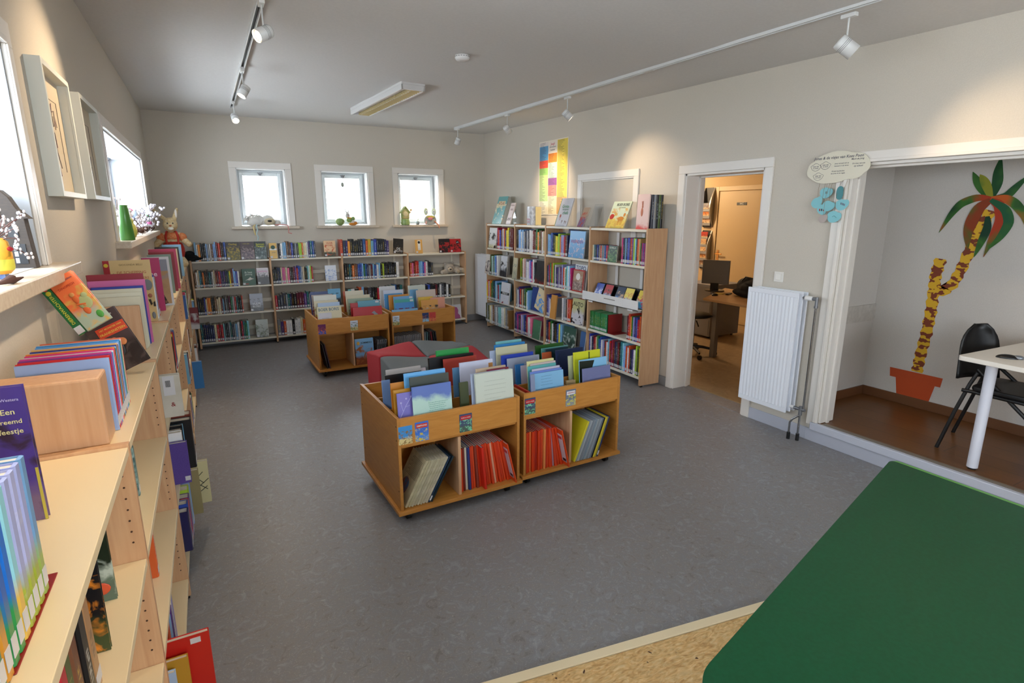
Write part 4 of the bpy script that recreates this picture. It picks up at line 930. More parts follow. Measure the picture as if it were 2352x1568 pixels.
# ================================================================== BOOK TROUGHS ON CASTORS
def trough(label, x, y, rz, cards):
    w, d, H, t = .765, .73, .63, .018
    r = empty('book_trough', (x, y, 0), rz); tag(r, label, 'book trough')
    for xx in (0, w - t):
        MB().box(xx, xx + t, 0, d, .088, H).build('side_panel', [ORANGE_S], r, bevel=.0015)
    for yy, nm in ((.002, 'front_panel'), (d - .02, 'back_panel')):
        MB().box(t, w - t, yy, yy + t, .468, H - .004).build(nm, ORANGE, r, bevel=.0015)
    MB().box(t, w - t, .02, d - .02, .45, .468).build('tray_floor', ORANGE, r)
    MB().box(t, w - t, d / 2 - .006, d / 2 + .006, .09, .45).build('middle_panel', ORANGE, r)
    for q in (0, 1):
        MB().box(w * .465, w * .465 + t, .006 + q * (d / 2 + .008), d / 2 - .006 + q * (d / 2 - .006), .088, .45).build('divider', BEECH_V, r, bevel=.001)
    MB().box(w * .465, w * .465 + .012, .022, d - .02, .468, .605).build('divider', ORANGE_S, r)
    for yy in (.245, .475): MB().box(t, w - t, yy, yy + .01, .468, .60).build('cross_partition', ORANGE, r)
    MB().box(-.018, w + .012, -.018, d + .018, .066, .088).build('base_board', [ORANGE], r, bevel=.002)
    for xx in (.06, w - .06):
        for yy in (.06, d - .06):
            m = MB(); m.cyl((xx - .012, yy, .026), (xx + .012, yy, .026), .026, n=18); m.box(xx - .018, xx + .018, yy - .014, yy + .014, .035, .066, m=1); m.build('castor', [BLACK, STEEL], r)
    m = MB()
    for z in (.20, .50, .58): 
        for yy in (.02, d - .03): m.cyl((-.0006, yy, z), (.001, yy, z), .005, n=10)
    m.build('screw_cap', HOLE, r)
    for (cx, z0, z1, a, b_, c_, title, sd) in cards:
        o = MB().box(cx, cx + .078, -.0006, .002, z0, z1).build('comic_card', art(a, b_, c_, 20, .35, seed=sd), r)
        if title:
            MB().box(cx + .006, cx + .072, -.0014, 0, z1 - .034, z1 - .01).build('title_plate', flat(title[1], .4), o)
            text(title[0], o, cx + .039, -.0022, z1 - .022, w=.058, mat=flat(title[2], .4))
    return r
trough('beech book trough by the tall bookcase end of the front pair, red comics below', 1.597, 2.785, .026, [(.006, .49, .594, '#3f4a6a', '#4a5a52', '#79c49a', ('SUSKE en WISKE', '#b9262a', '#e8e4e0'), 91), (.315, .49, .60, '#6a7488', '#8a8f96', '#d8d048', ('URBANUS', '#dcdce0', '#a82c30'), 92)])
trough('beech book trough of the front pair with leaning cream albums below', .787, 2.735, .026, [(.006, .478, .582, '#3f8fd0', '#d8c58a', '#8a6a3a', None, 93), (.10, .478, .590, '#3b6fc8', '#4f86d0', '#d8c040', ('SIMPSONS', '#c93a2c', '#e8e4e0'), 94), (.366, .478, .586, '#3f4a6a', '#4a5a52', '#79c49a', ('SUSKE en WISKE', '#b9262a', '#e8e4e0'), 95)])
trough('beech book trough standing farther off, nearly empty below', .905, 5.90, .01, [(.012, .47, .575, '#6a2a5a', '#2f5fb8', '#d8703a', None, 96), (.345, .478, .585, '#c9d6e6', '#c8b880', '#5a7a4a', ('JOMMEKE', '#d8e0ea', '#23304a'), 97)])
trough('beech book trough beside the end bay of the window bookcase, comics below', 1.715, 5.96, .01, [(.012, .48, .585, '#c9d6e6', '#c8b880', '#5a7a4a', ('JOMMEKE', '#d8e0ea', '#23304a'), 98), (.36, .487, .59, '#2a3a6a', '#8fc0dc', '#a86a3a', None, 99), (.445, .487, .59, '#c23f3a', '#d87a4a', '#b0383a', None, 100)])
BP = 'picture books standing in the troughs'
def tbk(label, x0, x1, Y, zt, mat, t=.010, tilt=.10, **kw):
    zb = .4695; h = (zt - zb) / cos(tilt)
    o = face_book('picture_book', label, x1 - x0, round(h, 3), t, mat, (x0, Y - h * sin(tilt), zb), .02, tilt, BP, kw.pop('sticker', None), 'book', **kw)
    return o
def blurb(o, x0, x1, z0, z1, n, col, jitter=.25, lh=.0018):
    """printed paragraph: fine rows of type"""
    r_ = random.Random(len(o.name) * 7 + n); m = MB()
    for i in range(n):
        z = z1 - (z1 - z0) * i / max(1, n - 1); a = x0 + r_.uniform(0, jitter) * (x1 - x0) * .3; e = x1 - r_.uniform(0, jitter) * (x1 - x0)
        x = a
        while x < e:
            w = r_.uniform(.004, .013); m.box(x, min(x + w, e), -.0010, -.0002, z, z + lh); x += w + .0025
    m.build('printed_text', flat(col, .6), o)
o = tbk('mint and blue book with pale printed text, foremost in the front trough', .898, 1.13, 2.80, .770, art('#5f78bc', '#b5d6cc', '#9fcfb4', 3, .80, seed=101, lo=.52, hi=.75), roll=0)
blurb(o, .09, .21, .09, .20, 11, '#3f8a78')
o = tbk('lilac book with white branches at the side of the foremost trough', .822, .99, 2.83, .737, flat('#8079c4', .35))
m = MB(); m.tube([(.01, -.0006, .13), (.05, -.0006, .20), (.08, -.0006, .24)], .0016, n=5); m.tube([(.03, -.0006, .165), (.02, -.0006, .21)], .0014, n=5); m.tube([(.045, -.0006, .19), (.07, -.0006, .195)], .0014, n=5)
for q in ((.02, .215), (.052, .235), (.08, .243), (.03, .12), (.022, .09), (.04, .07)): m.ell((q[0], -.0008, q[1]), (.006, .001, .006), 8, 5)
m.build('cover_branches', flat('#b9b4e6', .4), o)
tbk('mustard book behind the lilac one in the foremost trough', .815, .97, 2.87, .746, flat('#c08a2c', .4))
tbk('orange-yellow book behind the mustard one in the foremost trough', .822, .98, 2.945, .765, flat('#c87f22', .4))
o = tbk('dark grey-green book with fine white text, second in the front trough', .910, 1.146, 2.87, .805, flat('#454b45', .3)); blurb(o, .03, .20, .22, .28, 5, '#c9ccc6'); blurb(o, .03, .20, .18, .20, 2, '#c9ccc6')
tbk('bright sky blue book rising behind the dark grey-green one', .894, 1.145, 2.92, .818, art('#6db4ec', '#7fc0f0', '#5aa6e6', 5, seed=103))
tbk('small dark red book at the divider of the foremost trough', 1.07, 1.135, 2.845, .729, flat('#8a2230', .4))
o = tbk('large cream board book with faint text in the front trough', 1.279, 1.53, 2.80, .790, flat('#c6cec2', .35), t=.02); blurb(o, .05, .20, .14, .27, 6, '#a9b0a6', lh=.0022)
tbk('pale blue-grey board book directly behind the large cream one', 1.268, 1.50, 2.835, .785, flat('#a9b4cc', .35), t=.012)
tbk('beige board book behind the large cream one', 1.33, 1.532, 2.895, .792, flat('#bfa88c', .4), t=.012)
tbk('yellow edged maroon book behind the large cream one', 1.39, 1.536, 2.865, .787, flat('#7a1f38', .4), t=.012)
tbk('dark olive book beside the cream board book', 1.205, 1.262, 2.86, .735, flat('#3c4422', .5), t=.012)
o = tbk('white round-cornered book with brown edge band in the middle of the front trough', 1.299, 1.53, 3.07, .791, flat('#c9cde2', .3), t=.014); MB().box(.20, .23, -.001, 0, .01, .30).build('cover_band', flat('#a8743a', .4), o); blurb(o, .06, .15, .17, .21, 4, '#b98a8a')
tbk('steel blue book beside the white round-cornered one', 1.27, 1.36, 3.115, .752, flat('#5a88ac', .4))
o = tbk('black book with grey bird shape at the middle left compartment', .842, 1.069, 3.12, .762, flat('#141414', .3)); m = MB(); m.ell((.15, -.001, .16), (.05, .0015, .03), 14, 8); m.tube([(.12, -.001, .15), (.16, -.001, .08), (.10, -.001, .06)], .012); m.build('cover_bird', flat('#7d7482', .5), o); m = MB().prism([(.035, .2), (.042, .21), (.05, .2), (.042, .19)], -.001, 0, axis=1).build('cover_star', flat('#c9b93c', .4), o)
tbk('off-white book behind the black bird one', .86, 1.08, 3.165, .782, flat('#bdb6b2', .4))
tbk('pale pink book behind the black bird one', .96, 1.115, 3.175, .762, flat('#c3b3b6', .4))
tbk('pale blue slim book beside the black bird one', .81, .86, 3.085, .745, flat('#6f8fc0', .4))
tbk('green leafy book at the back of the front trough', 1.278, 1.52, 3.42, .795, art('#2f9a4c', '#2a8f44', '#0f5a50', 5, seed=105), t=.014)
o = tbk('large black book with silver edge at the back of the front trough', 1.19, 1.515, 3.33, .775, flat('#141313', .3), t=.02); blurb(o, .03, .11, .2, .235, 3, '#3f3b3a')
tbk('brick red book in front of the large black one', 1.275, 1.515, 3.285, .768, flat('#a83a2a', .35))
# second trough
o = tbk('light blue book with dark printed text, foremost in the second front trough', 1.69, 1.935, 2.86, .717, art('#7fb4da', '#9ccbe8', '#86bbdf', 4, seed=106, lo=.5)); blurb(o, .07, .17, .17, .225, 4, '#4a6f94', lh=.0016); blurb(o, .04, .20, .10, .145, 4, '#4a6f94', lh=.0016)
m = MB(); m.tube([(.02, -.001, .06), (.035, -.001, .09)], .004); m.tube([(.015, -.001, .085), (.04, -.001, .068)], .004); m.ell((.03, -.001, .092), (.005, .0015, .006), 8, 5); m.build('cover_figure', BLACK, o)
tbk('periwinkle book just behind the light blue printed one', 1.70, 1.938, 2.885, .724, flat('#6f86cc', .35))
tbk('pale lilac-white book third from the panel in the second front trough', 1.73, 1.94, 2.91, .732, flat('#c3bfd2', .35))
tbk('teal book with dark strip in the second front trough', 1.715, 1.93, 2.94, .745, art('#5ca8a8', '#5aa6a6', '#2a4a4a', 2, seed=107, lo=.6))
tbk('pinkish white book behind the teal one in the second trough', 1.75, 1.942, 2.965, .752, flat('#cbb8b6', .35))
tbk('cream-yellow book rearmost of the foremost pack, second trough', 1.74, 1.944, 2.99, .762, flat('#d8d49a', .35), t=.014)
o = MB().box(0, .012, 0, .19, 0, .15).build('picture_book', flat('#c03022', .4), loc=(1.652, 2.82, .4695), rot=(0, .03, .02)); MB().box(.001, .011, .003, .186, .146, .149).build('pages', PAPER, o); tag(o, 'red book standing edge-on against the side of the second trough', 'book', BP)
tbk('grey-lilac slim book beside the light blue printed one', 1.672, 1.70, 2.83, .725, flat('#7f8aa8', .4))
o = tbk('grey-purple book foremost in the end compartment of the second trough', 2.092, 2.325, 2.87, .695, art('#7076a0', '#8a80ac', '#777ca8', 3, seed=108)); blurb(o, .05, .19, .10, .15, 4, '#4f4f80', lh=.0014)
o = tbk('sky blue book with black vase shape in the second trough', 2.10, 2.33, 2.92, .742, flat('#86bfe4', .35)); MB().prism([(.0, .0), (.0, .268), (.125, .262), (.10, .20), (.09, .0)], -.001, 0, axis=1).build('cover_shape', flat('#1c2418', .4), o); blurb(o, .13, .21, .17, .21, 3, '#5f93b8', lh=.0014)
o = tbk('bright yellow book with dark stem, tallest in the end compartment', 2.11, 2.335, 3.0, .775, flat('#cfd02c', .35), t=.014); m = MB(); m.prism([(.125, .30), (.133, .30), (.131, .2), (.16, .16), (.09, .16), (.122, .2)], -.001, 0, axis=1); m.build('cover_stem', flat('#2c3a1c', .4), o); 
tbk('cream-green book beside the bright yellow one', 2.085, 2.20, 3.025, .748, flat('#b9bf9c', .4), t=.014)
tbk('beige and red small book by the divider of the second trough', 1.985, 2.06, 2.9, .619, flat('#a8926a', .4), t=.02)
tbk('white-lilac book in the middle compartment of the second trough', 1.755, 1.87, 3.10, .706, flat('#b4acc4', .35))
tbk('strong blue book in the middle compartment of the second trough', 1.73, 1.80, 3.135, .708, flat('#2f74b4', .35))
o = tbk('grey-blue wide book with text in the middle of the second trough', 1.69, 1.945, 3.175, .745, flat('#949cb0', .35)); blurb(o, .06, .15, .22, .235, 2, '#6a85aa')
tbk('royal blue book with gold edge in the middle of the second trough', 1.668, 1.92, 3.215, .760, art('#2640a8', '#223a9c', '#1c2c6a', 6, seed=109), t=.014)
tbk('cream book with brown stains in the back of the second trough', 1.675, 1.925, 3.31, .795, art('#c9c6a4', '#c6c3a2', '#a3874a', 4, seed=110, lo=.6))
tbk('dark book with sky blue half and pictures, back of the second trough', 1.69, 1.935, 3.36, .800, art('#2f7fc0', '#2a2f38', '#c9a98c', 8, .5, seed=111), t=.016)
tbk('aqua book rearmost of the second trough', 1.73, 1.94, 3.42, .808, flat('#73b5b8', .35))
tbk('pale blue slim book at the rear side of the second trough', 1.64, 1.70, 3.335, .770, flat('#a9b6d0', .35))
tbk('forest green book rearmost by the doorway side of the second trough', 2.076, 2.33, 3.45, .733, flat('#2c5a22', .35), t=.012)
tbk('teal and cream book in the rear end compartment', 2.09, 2.325, 3.385, .724, flat('#5f9c98', .35))
tbk('dark teal book in the rear end compartment', 2.10, 2.30, 3.345, .726, flat('#1d3a44', .35))
tbk('navy round-cornered book with tan edge in the end compartment', 2.11, 2.345, 3.215, .742, flat('#1c2c54', .3), t=.02)
tbk('orange and green book in the rear end compartment', 1.99 + .06, 2.13, 3.31, .713, flat('#b0532c', .4))
# rear troughs
def rk(label, x0, x1, Y, zt, mat, **kw): return tbk(label, x0, x1, Y, zt, mat, **kw)
o = rk('cream farmer picture book with blue capitals in the rear trough', .935, 1.184, 5.985, .743, flat('#d6cfae', .35), title=[('BOER BORIS', .47, .885, .84, '#3f6a80', .115)])
o = rk('small white card book before the cream farmer book', .945, 1.075, 5.962, .681, flat('#c9c9d2', .35)); blurb(o, .03, .10, .14, .155, 2, '#3a3a3a')
rk('pale blue book behind the farmer book in the rear trough', .957, 1.183, 6.05, .775, flat('#a9bfdc', .35))
rk('red and yellow striped book in the rear trough', .93, 1.18, 6.11, .790, art('#cfc3a2', '#c9482c', '#b89a3c', 9, .5, seed=112))
rk('white book with green tree in the rear trough', .942, 1.18, 6.19, .836, art('#d3d2c8', '#c9cabc', '#a3b85a', 5, seed=113))
rk('maroon spotted book in the rear trough', .93, 1.15, 6.25, .838, art('#a89a94', '#8c3a4a', '#6a2436', 9, seed=114))
rk('navy blue book rearmost corner of the rear trough', .93, 1.12, 6.335, .860, flat('#2c3f74', .35))
o = rk('bright red book with grey crocodile in the rear trough', 1.302, 1.62, 5.985, .708, flat('#b3202a', .35)); m = MB().prism([(.2, .17), (.23, .19), (.27, .15), (.29, .10), (.25, .12), (.22, .16)], -.001, 0, axis=1).build('cover_shape', flat('#8a8f96', .5), o)
rk('teal-blue book behind the bright red one', 1.381, 1.625, 6.08, .761, flat('#5f9fb4', .35), sticker='tr')
rk('small red book beside the teal-blue one', 1.30, 1.38, 6.075, .745, flat('#b0262c', .35))
rk('brown landscape book in the rear trough', 1.305, 1.583, 6.19, .775, art('#8fa08a', '#7a5a34', '#5a4426', 8, seed=115))
rk('ivory book with tan figures in the rear trough', 1.30, 1.564, 6.26, .803, art('#d2c9ae', '#c9bd9c', '#9c7c4c', 7, seed=116))
rk('cream book with orange end at the back of the rear trough', 1.30, 1.53, 6.42, .834, flat('#d2cbb6', .35), spine=(.1, '#a84a2a'))
rk('low light blue book foremost in the last trough', 1.745, 2.05, 6.035, .640, flat('#7fb0d6', .35))
rk('blue book with purple figure in the last trough', 1.80, 2.024, 6.085, .708, art('#4a8fcf', '#6a2a6c', '#7a3a5c', 5, .6, seed=117))
rk('turquoise green book with white label in the last trough', 1.805, 2.039, 6.125, .739, flat('#4aa8a0', .35), sticker='tr')
rk('light blue book with white label in the last trough', 1.809, 2.047, 6.17, .767, flat('#6fa8d6', .35), sticker='tr')
rk('orange-golden book in the last trough', 1.775, 2.018, 6.25, .778, flat('#d08a34', .35))
rk('medium blue book in the last trough', 1.745, 1.96, 6.31, .786, flat('#4a8fc6', .35))
rk('white and blue book in the last trough', 1.745, 1.984, 6.345, .823, art('#c9d0e0', '#c3cadc', '#3f5a9c', 6, seed=118))
rk('tall white book rearmost in the last trough', 1.745, 1.94, 6.52, .850, flat('#cfcfd0', .35))
rk('amber book with small cat in the last trough', 2.115, 2.321, 6.1, .713, art('#d29a52', '#c9c3b8', '#3a3a3a', 6, .55, seed=119))
rk('peach and pale blue book in the last trough', 2.25, 2.43, 6.155, .727, flat('#d89a84', .35))
rk('yellow book with red figures in the last trough', 2.116, 2.298, 6.2, .736, art('#dcb84a', '#b02a2a', '#8a1c24', 8, .5, seed=120))
rk('pinkish cream book with little trees in the last trough', 2.13, 2.375, 6.31, .805, art('#cdbdb2', '#c9b6a8', '#a8746a', 12, seed=121, lo=.55))
rk('sky blue book behind the pinkish cream one', 2.10, 2.20, 6.40 + .05, .798, flat('#6fa8d2', .35))
rk('white book with small pictures rearmost by the wall', 2.10, 2.32, 6.52, .840, art('#c6ccc2', '#c2c8be', '#7f9a86', 10, seed=122))
# albums in the lower compartments
GA = 'comic albums in the lower compartments'
def album(label, x, y, w, h, mat, lean, zb=.0885, d=.215, **kw):
    o = book('comic_album', label, w, d, h, mat, (x, y, zb), .02, lean, GA, kw.pop('sticker', False), 'comic', pages=flat('#a9a8a4', .8), **kw); return o
CRM = ['#c9bf9c', '#bdb592', '#c3bba0', '#b9b19a', '#c9c0a6', '#bfb49a', '#c6bca8', '#cdc2ae']
for i, c in enumerate(CRM): cr_ = album('cream album leaning over, %s in the compartment under two cards' % ORD[i + 1], .815 + i * .017, 2.752 - .002 * (i % 3), .0145, .285, noisy(c, '#a69d7e', 18, .45, name='worn cream cover'), .50)
cr_ = [o for o in bpy.data.objects if o.get('label', '').startswith('cream album leaning over, first')][0]
m = MB(); m.ell((-.0006, .12, .085), (.0012, .05, .05), 18, 10); m.build('cover_picture', noisy('#3a6c9c', '#8a4a3c', 30, .4, name='printed vignette'), cr_)
m = MB()
for q in range(14): m.box(-.0010, -.0002, .03, .17 - .012 * (q % 3), .15 + q * .008, .1535 + q * .008)
m.build('printed_text', flat('#8a7f66', .5), cr_)
bk_ = album('dark blue album leaning at the end of the cream ones', .815 + 8 * .017, 2.75, .012, .285, flat('#16304a', .35), .50, sticker=True)
album('black-green album leaning last after the dark blue one', .815 + 9 * .017 - .002, 2.748, .012, .285, flat('#12242c', .35), .52)
k = 0
def orange_row(n, x0, x1, leans, where, special):
    for i in range(n):
        u = i / (n - 1); x = x0 + (x1 - x0) * u
        a = leans(u)
        c = special.get(i, None)
        nm = c[0] if c else 'orange-red'
        album('%s comic album, %s in the compartment %s' % (nm, ORD[i + 1], where), x, 2.775 + (0.025 if x > 1.55 else 0) + .006 * ((i * 7) % 3) - (.05 if c and len(c) > 2 else 0), (x1 - x0) / (n - 1) - .0015, .272, flat(c[1] if c else ['#d2401c', '#c8381a', '#da4a22'][i % 3], .25, coat=.3), a)
orange_row(20, 1.168, 1.495, lambda u: -.02 - .20 * u ** 1.3, 'beside the cream albums', {1: ('dark red', '#7a2a20'), 3: ('navy and white', '#2a3a78'), 2: ('cream', '#d8cdb8'), 6: ('brownish', '#8a3a2c'), 13: ('pale orange', '#e0a080'), 8: ('bright red', '#cf2a1a', 1)})
orange_row(20, 1.625, 1.905, lambda u: 0 if u < .6 else -.20 * (u - .6) / .4 - .03, 'below the monster card', {2: ('yellowish orange', '#d87a3a'), 5: ('crimson', '#a82a1c'), 9: ('golden orange', '#dc8a4a'), 14: ('pale lilac', '#b09aa8')})
for (x_, y_, wh) in ((1.508, 2.722, 'beside the cream albums'), (1.915, 2.745, 'below the monster card')):
    o = album('orange album pulled forward so its pale back panel shows, %s' % wh, x_, y_, .010, .272, flat('#d2481c', .25, coat=.3), -.235)
    MB().box(-.0012, 0, .012, .12, .03, .235).build('back_panel', flat('#c9bcc4', .4), o); MB().box(-.0018, -.0010, .018, .06, .20, .222).build('title_mark', flat('#b8303a', .4), o); MB().box(-.0018, -.0010, .016, .05, .036, .056).build('barcode', BLACK, o)
cc = [('yellow', '#d0c42a'), ('silver', '#8f959c'), ('pale grey', '#a3a8ae'), ('grey', '#7f858e'), ('steel grey', '#878e98'), ('blue-grey', '#7a8a98'), ('light grey', '#9aa0a6'), ('ash grey', '#858a90'), ('dull silver', '#949aa2'), ('slate', '#6f7680'), ('black', '#16181c'), ('bright yellow', '#d6c02c'), ('dim gold', '#a89a3a'), ('navy', '#1c2a5c')]
for i, (nm, c) in enumerate(cc): album('%s comic album leaning over in the compartment below the yellow dog card' % nm, 1.985 + i * .0142, 2.79, .0125, .285, flat(c, .3), .40 - .004 * i, sticker=(i == 13))
for i, (nm, c) in enumerate((('charcoal', '#2c2c34'), ('plum', '#3f2a38'))): album('%s album leaning alone in the nearly empty compartment' % nm, .985 + i * .022, 5.915, .012, .27, flat(c, .4), -.16)
o = face_book('comic_album', 'sky blue comic titled JOMMEKE, face-out in the rear trough compartment', .20, .285, .008, art('#7fb6e2', '#8a4a2c', '#a8683a', 5, .3, seed=130), (1.29, 5.91, .0885), .01, .1, GA, None, 'comic', title=[('JOMMEKE', .62, .83, .62, '#1c2c3c')])
MB().ell((.035, -.001, .235), (.016, .002, .02), 12, 8).build('cover_figure', flat('#d8b04a', .4), o)
for i in range(5): album('grey album, %s of five leaning beside the sky blue comic' % ORD[i + 1], 1.515 + i * .022, 5.93, .014, .25, noisy('#3a3c40', '#8d8f94', 40, .4, name='grey printed cover'), .10)
for i in range(15): album('grey printed album, %s in the first compartment of the last trough' % ORD[i + 1], 1.74 + i * .0215, 5.98, .019, .255 + .003 * (i % 3), noisy('#6a6668', '#8f8b8c', 60 + i, .4, name='grey printed cover'), 0)
for i, (nm, c) in enumerate((('grey', '#7f868a'), ('teal', '#4a6a6c'), ('black', '#1a1a1c'), ('charcoal', '#26262a'), ('dark red', '#7a2226'), ('coal', '#151517'), ('soot', '#1c1c20'))): album('%s comic album in the end compartment of the last trough' % nm, 2.10 + i * .026, 5.985, .017, .27, flat(c, .4), -.12 if i > 2 else 0)
# ================================================================== SEAT CUBES
def seat(label, x, y, mats, up):
    """upholstered cube whose top swells like a wave: two opposite corners high, two low"""
    s = .455; n = 14; H = .425; vs = []; fs = []; m = MB()
    def top(u, v):
        f = lambda t: sin((t - .5) * pi); return H + .026 * up * f(u) * f(v) - .010 * (max(abs(u - .5), abs(v - .5)) * 2) ** 10
    r = .03
    for j in range(n + 1):
        for i in range(n + 1):
            u, v = i / n, j / n; vs.append((u * s, v * s, top(u, v)))
    for j in range(n):
        for i in range(n): a = j * (n + 1) + i; fs.append((a, a + 1, a + n + 2, a + n + 1))
    m.add(vs, fs, 0, True)
    ring = [(i, 0) for i in range(n)] + [(n, j) for j in range(n)] + [(n - i, n) for i in range(n)] + [(0, n - j) for j in range(n)]
    v2 = [(u / n * s, v / n * s, top(u / n, v / n)) for u, v in ring]; L = len(v2)
    cx = s / 2
    lo = [(cx + (a - cx) * 1.0, cx + (b - cx) * 1.0, .03) for a, b, c in v2]
    m.add(v2 + lo, [(i, L + i, L + (i + 1) % L, (i + 1) % L) for i in range(L)], 0, True); m.add(lo, [tuple(range(L))], 0)
    o = m.build('seat_cube', mats, loc=(x, y, 0), rot=(0, 0, .01)); o.modifiers.new('soft', 'BEVEL').width = .014
    b = o.modifiers['soft']; b.segments = 3; b.limit_method = 'ANGLE'; b.angle_limit = radians(50)
    w = o.modifiers.new('weld', 'WELD'); w.merge_threshold = .0005
    o.modifiers.move(1, 0)
    MB().box(.03, s - .03, .03, s - .03, 0, .03).build('plinth', BLACK, o)
    tag(o, label, 'stool', 'upholstered seat cubes')
REDF = noisy('#a3232c', '#ad2a33', 300, .85, bump=.3, name='red felt'); GRYF = noisy('#63686a', '#6c7274', 300, .85, bump=.3, name='grey felt')
seat('red seat cube beside the rear trough, at the outer corner of the block of four', 1.255, 4.815, REDF, 1)
seat('grey seat cube by the last trough, rear corner of the block of four', 1.722, 4.835, GRYF, -1)
seat('grey seat cube just behind the front troughs, half hidden by their books', 1.262, 4.348, GRYF, -1)
seat('red seat cube between both grey ones, towards the tall bookcase', 1.727, 4.366, REDF, 1)

# ================================================================== RADIATORS
RAD = flat('#e8ebf2', .3, name='white radiator enamel')
def radiator(label, x0, x1, y0, y1, z0, z1, pipes=True):
    r = empty('radiator', (x1, (y0 + y1) / 2, z0)); tag(r, label, 'radiator')
    Y0, Y1, Hh = y0 - (y0 + y1) / 2, y1 - (y0 + y1) / 2, z1 - z0; X0 = x0 - x1
    for q, xx in enumerate((X0, X0 + .052, X0 + .104)):
        n = int((y1 - y0) / .033); m = MB(); prof = [(xx + .012, Y0), (xx + .012, Y1)]
        pts = [(Y0, xx), ]
        k = (Y1 - Y0 - .04) / n
        for i in range(n):
            a = Y0 + .02 + i * k; pts += [(a, xx), (a + k * .35, xx), (a + k * .5, xx + .0028), (a + k * .85, xx + .0028)]
        pts += [(Y1 - .02, xx), (Y1, xx)]
        poly = [(p[1], p[0]) for p in pts] + [(xx + .014, Y1), (xx + .014, Y0)]
        m.prism(poly, .035, Hh - .035)
        for (za, zb) in ((0, .035), (Hh - .035, Hh)): m.box(xx, xx + .014, Y0, Y1, za, zb)
        m.build('front_plate' if q == 0 else 'rear_plate', RAD, r, bevel=.002)
    m = MB(); nf = int((y1 - y0) / .03)
    for i in range(nf): yy = Y0 + .03 + i * (Y1 - Y0 - .06) / (nf - 1); m.box(X0 + .016, X0 + .05, yy, yy + .0015, .03, Hh - .03)
    m.build('convector_fins', RAD, r)
    m = MB(); m.box(X0 + .118, -.001, Y0 + .08, Y0 + .11, .05, Hh - .05); m.box(X0 + .118, -.001, Y1 - .11, Y1 - .08, .05, Hh - .05); m.build('wall_bracket', STEEL, r)
    if pipes:
        m = MB()
        m.cyl((X0 + .06, Y0 + .002, Hh - .035), (X0 + .06, Y0 - .025, Hh - .035), .009, m=1); m.cyl((X0 + .06, Y0 - .02, Hh - .035), (X0 + .06, Y0 - .075, Hh - .035), .019, .016, m=0)
        m.build('valve_knob', [WHITE, STEEL], r)
        m = MB(); m.cyl((X0 + .06, Y0 - .075, Hh - .035), (X0 + .06, Y0 - .105, Hh - .035), .013); m.cyl((X0 + .06, Y0 - .105, Hh - .02), (X0 + .06, Y0 - .105, Hh - .085), .011); m.cyl((X0 + .06, Y0 - .105, Hh - .085), (X0 + .06, Y0 - .105, Hh - .10), .014)
        m.build('valve', [STEEL, WHITE], r); m = MB()
        m.cyl((X0 + .06, Y0 + .002, .045), (X0 + .06, Y0 - .03, .045), .012, m=1); m.cyl((X0 + .06, Y0 - .03, .045), (X0 + .06, Y0 - .12, .045), .012); m.cyl((X0 + .06, Y0 - .085, .07), (X0 + .06, Y0 - .085, 0.0), .014)
        m.build('valve', [STEEL, WHITE], r)
        m = MB(); m.tube([(X0 + .06, Y0 - .105, Hh - .09), (X0 + .06, Y0 - .105, .3), (X0 + .06, Y0 - .105, .05)], .008)
        m.tube([(X0 + .06, Y0 - .085, .01), (X0 + .06, Y0 - .085, -z0 + .0)], .008); m.tube([(X0 + .06, Y0 - .085, .0), (X0 + .035, Y0 - .045, -.04), (X0 + .03, Y0 - .03, -.07), (X0 + .03, Y0 - .03, -z0)], .008)
        m.build('pipe', CHROME, r)
        m = MB(); m.cyl((X0 + .06, Y0 - .085, -z0), (X0 + .06, Y0 - .085, -z0 + .055), .013); m.cyl((X0 + .03, Y0 - .03, -z0), (X0 + .03, Y0 - .03, -z0 + .055), .013); m.build('pipe_sleeve', BLACK, r)
radiator('white ribbed panel radiator standing off the wall beside the office doorway', 3.765, XR, 2.53, 2.965, .205, 1.13)
radiator('white radiator in the corner beyond the tall bookcase', 3.71, XR, 7.60, 8.06, .12, 1.08, pipes=False)

# ================================================================== WALL THINGS
o = MB().box(XR - .009, XR, -.04, .04, -.04, .04).build('light_switch', flat('#e6e2da', .4), loc=(0, 2.815, 1.215), bevel=.003); tag(o, 'white square light switch on the wall above the ribbed radiator', 'light switch')
MB().box(XR - .014, XR - .009, -.024, .024, -.024, .024).build('rocker', flat('#ece8e0', .35), o, bevel=.002)
# subject poster over the tall bookcase
o = MB().box(XR - .008, XR - .001, 0, .665, 0, .905).build('wall_chart', flat('#e8dfcf', .5), loc=(0, 5.785, 1.683)); tag(o, 'tall subject chart of coloured blocks hung above the tall bookcase', 'poster')
def blk(ya, yb, za, zb, c):   # fractions counted from the far edge and from the top
    y1 = .655 - ya * .645; y0 = .655 - yb * .645; z1 = .895 - za * .885; z0 = .895 - zb * .885
    MB().box(XR - .0092, XR - .008, y0, y1, z0, z1).build('colour_block', flat(c, .5), o)
    r_ = random.Random(int(za * 100 + ya * 10)); m = MB(); z = z1 - .008
    while z > z0 + .006:
        w = r_.uniform(.06, .15) * (y1 - y0) / .21; m.box(XR - .0100, XR - .0092, y1 - .012 - w, y1 - .012, z - .0035, z); z -= .0155
    m.build('printed_text', flat('#4a3f3a', .6), o)
blk(0, .32, .0, .055, '#dcd2cc'); blk(0, .32, .055, .25, '#5b9ac6'); blk(0, .32, .25, .355, '#e04a30'); blk(0, .32, .355, .45, '#8fc063'); blk(0, .32, .45, .82, '#b5cf84'); blk(0, .32, .82, 1, '#e2d8b8')
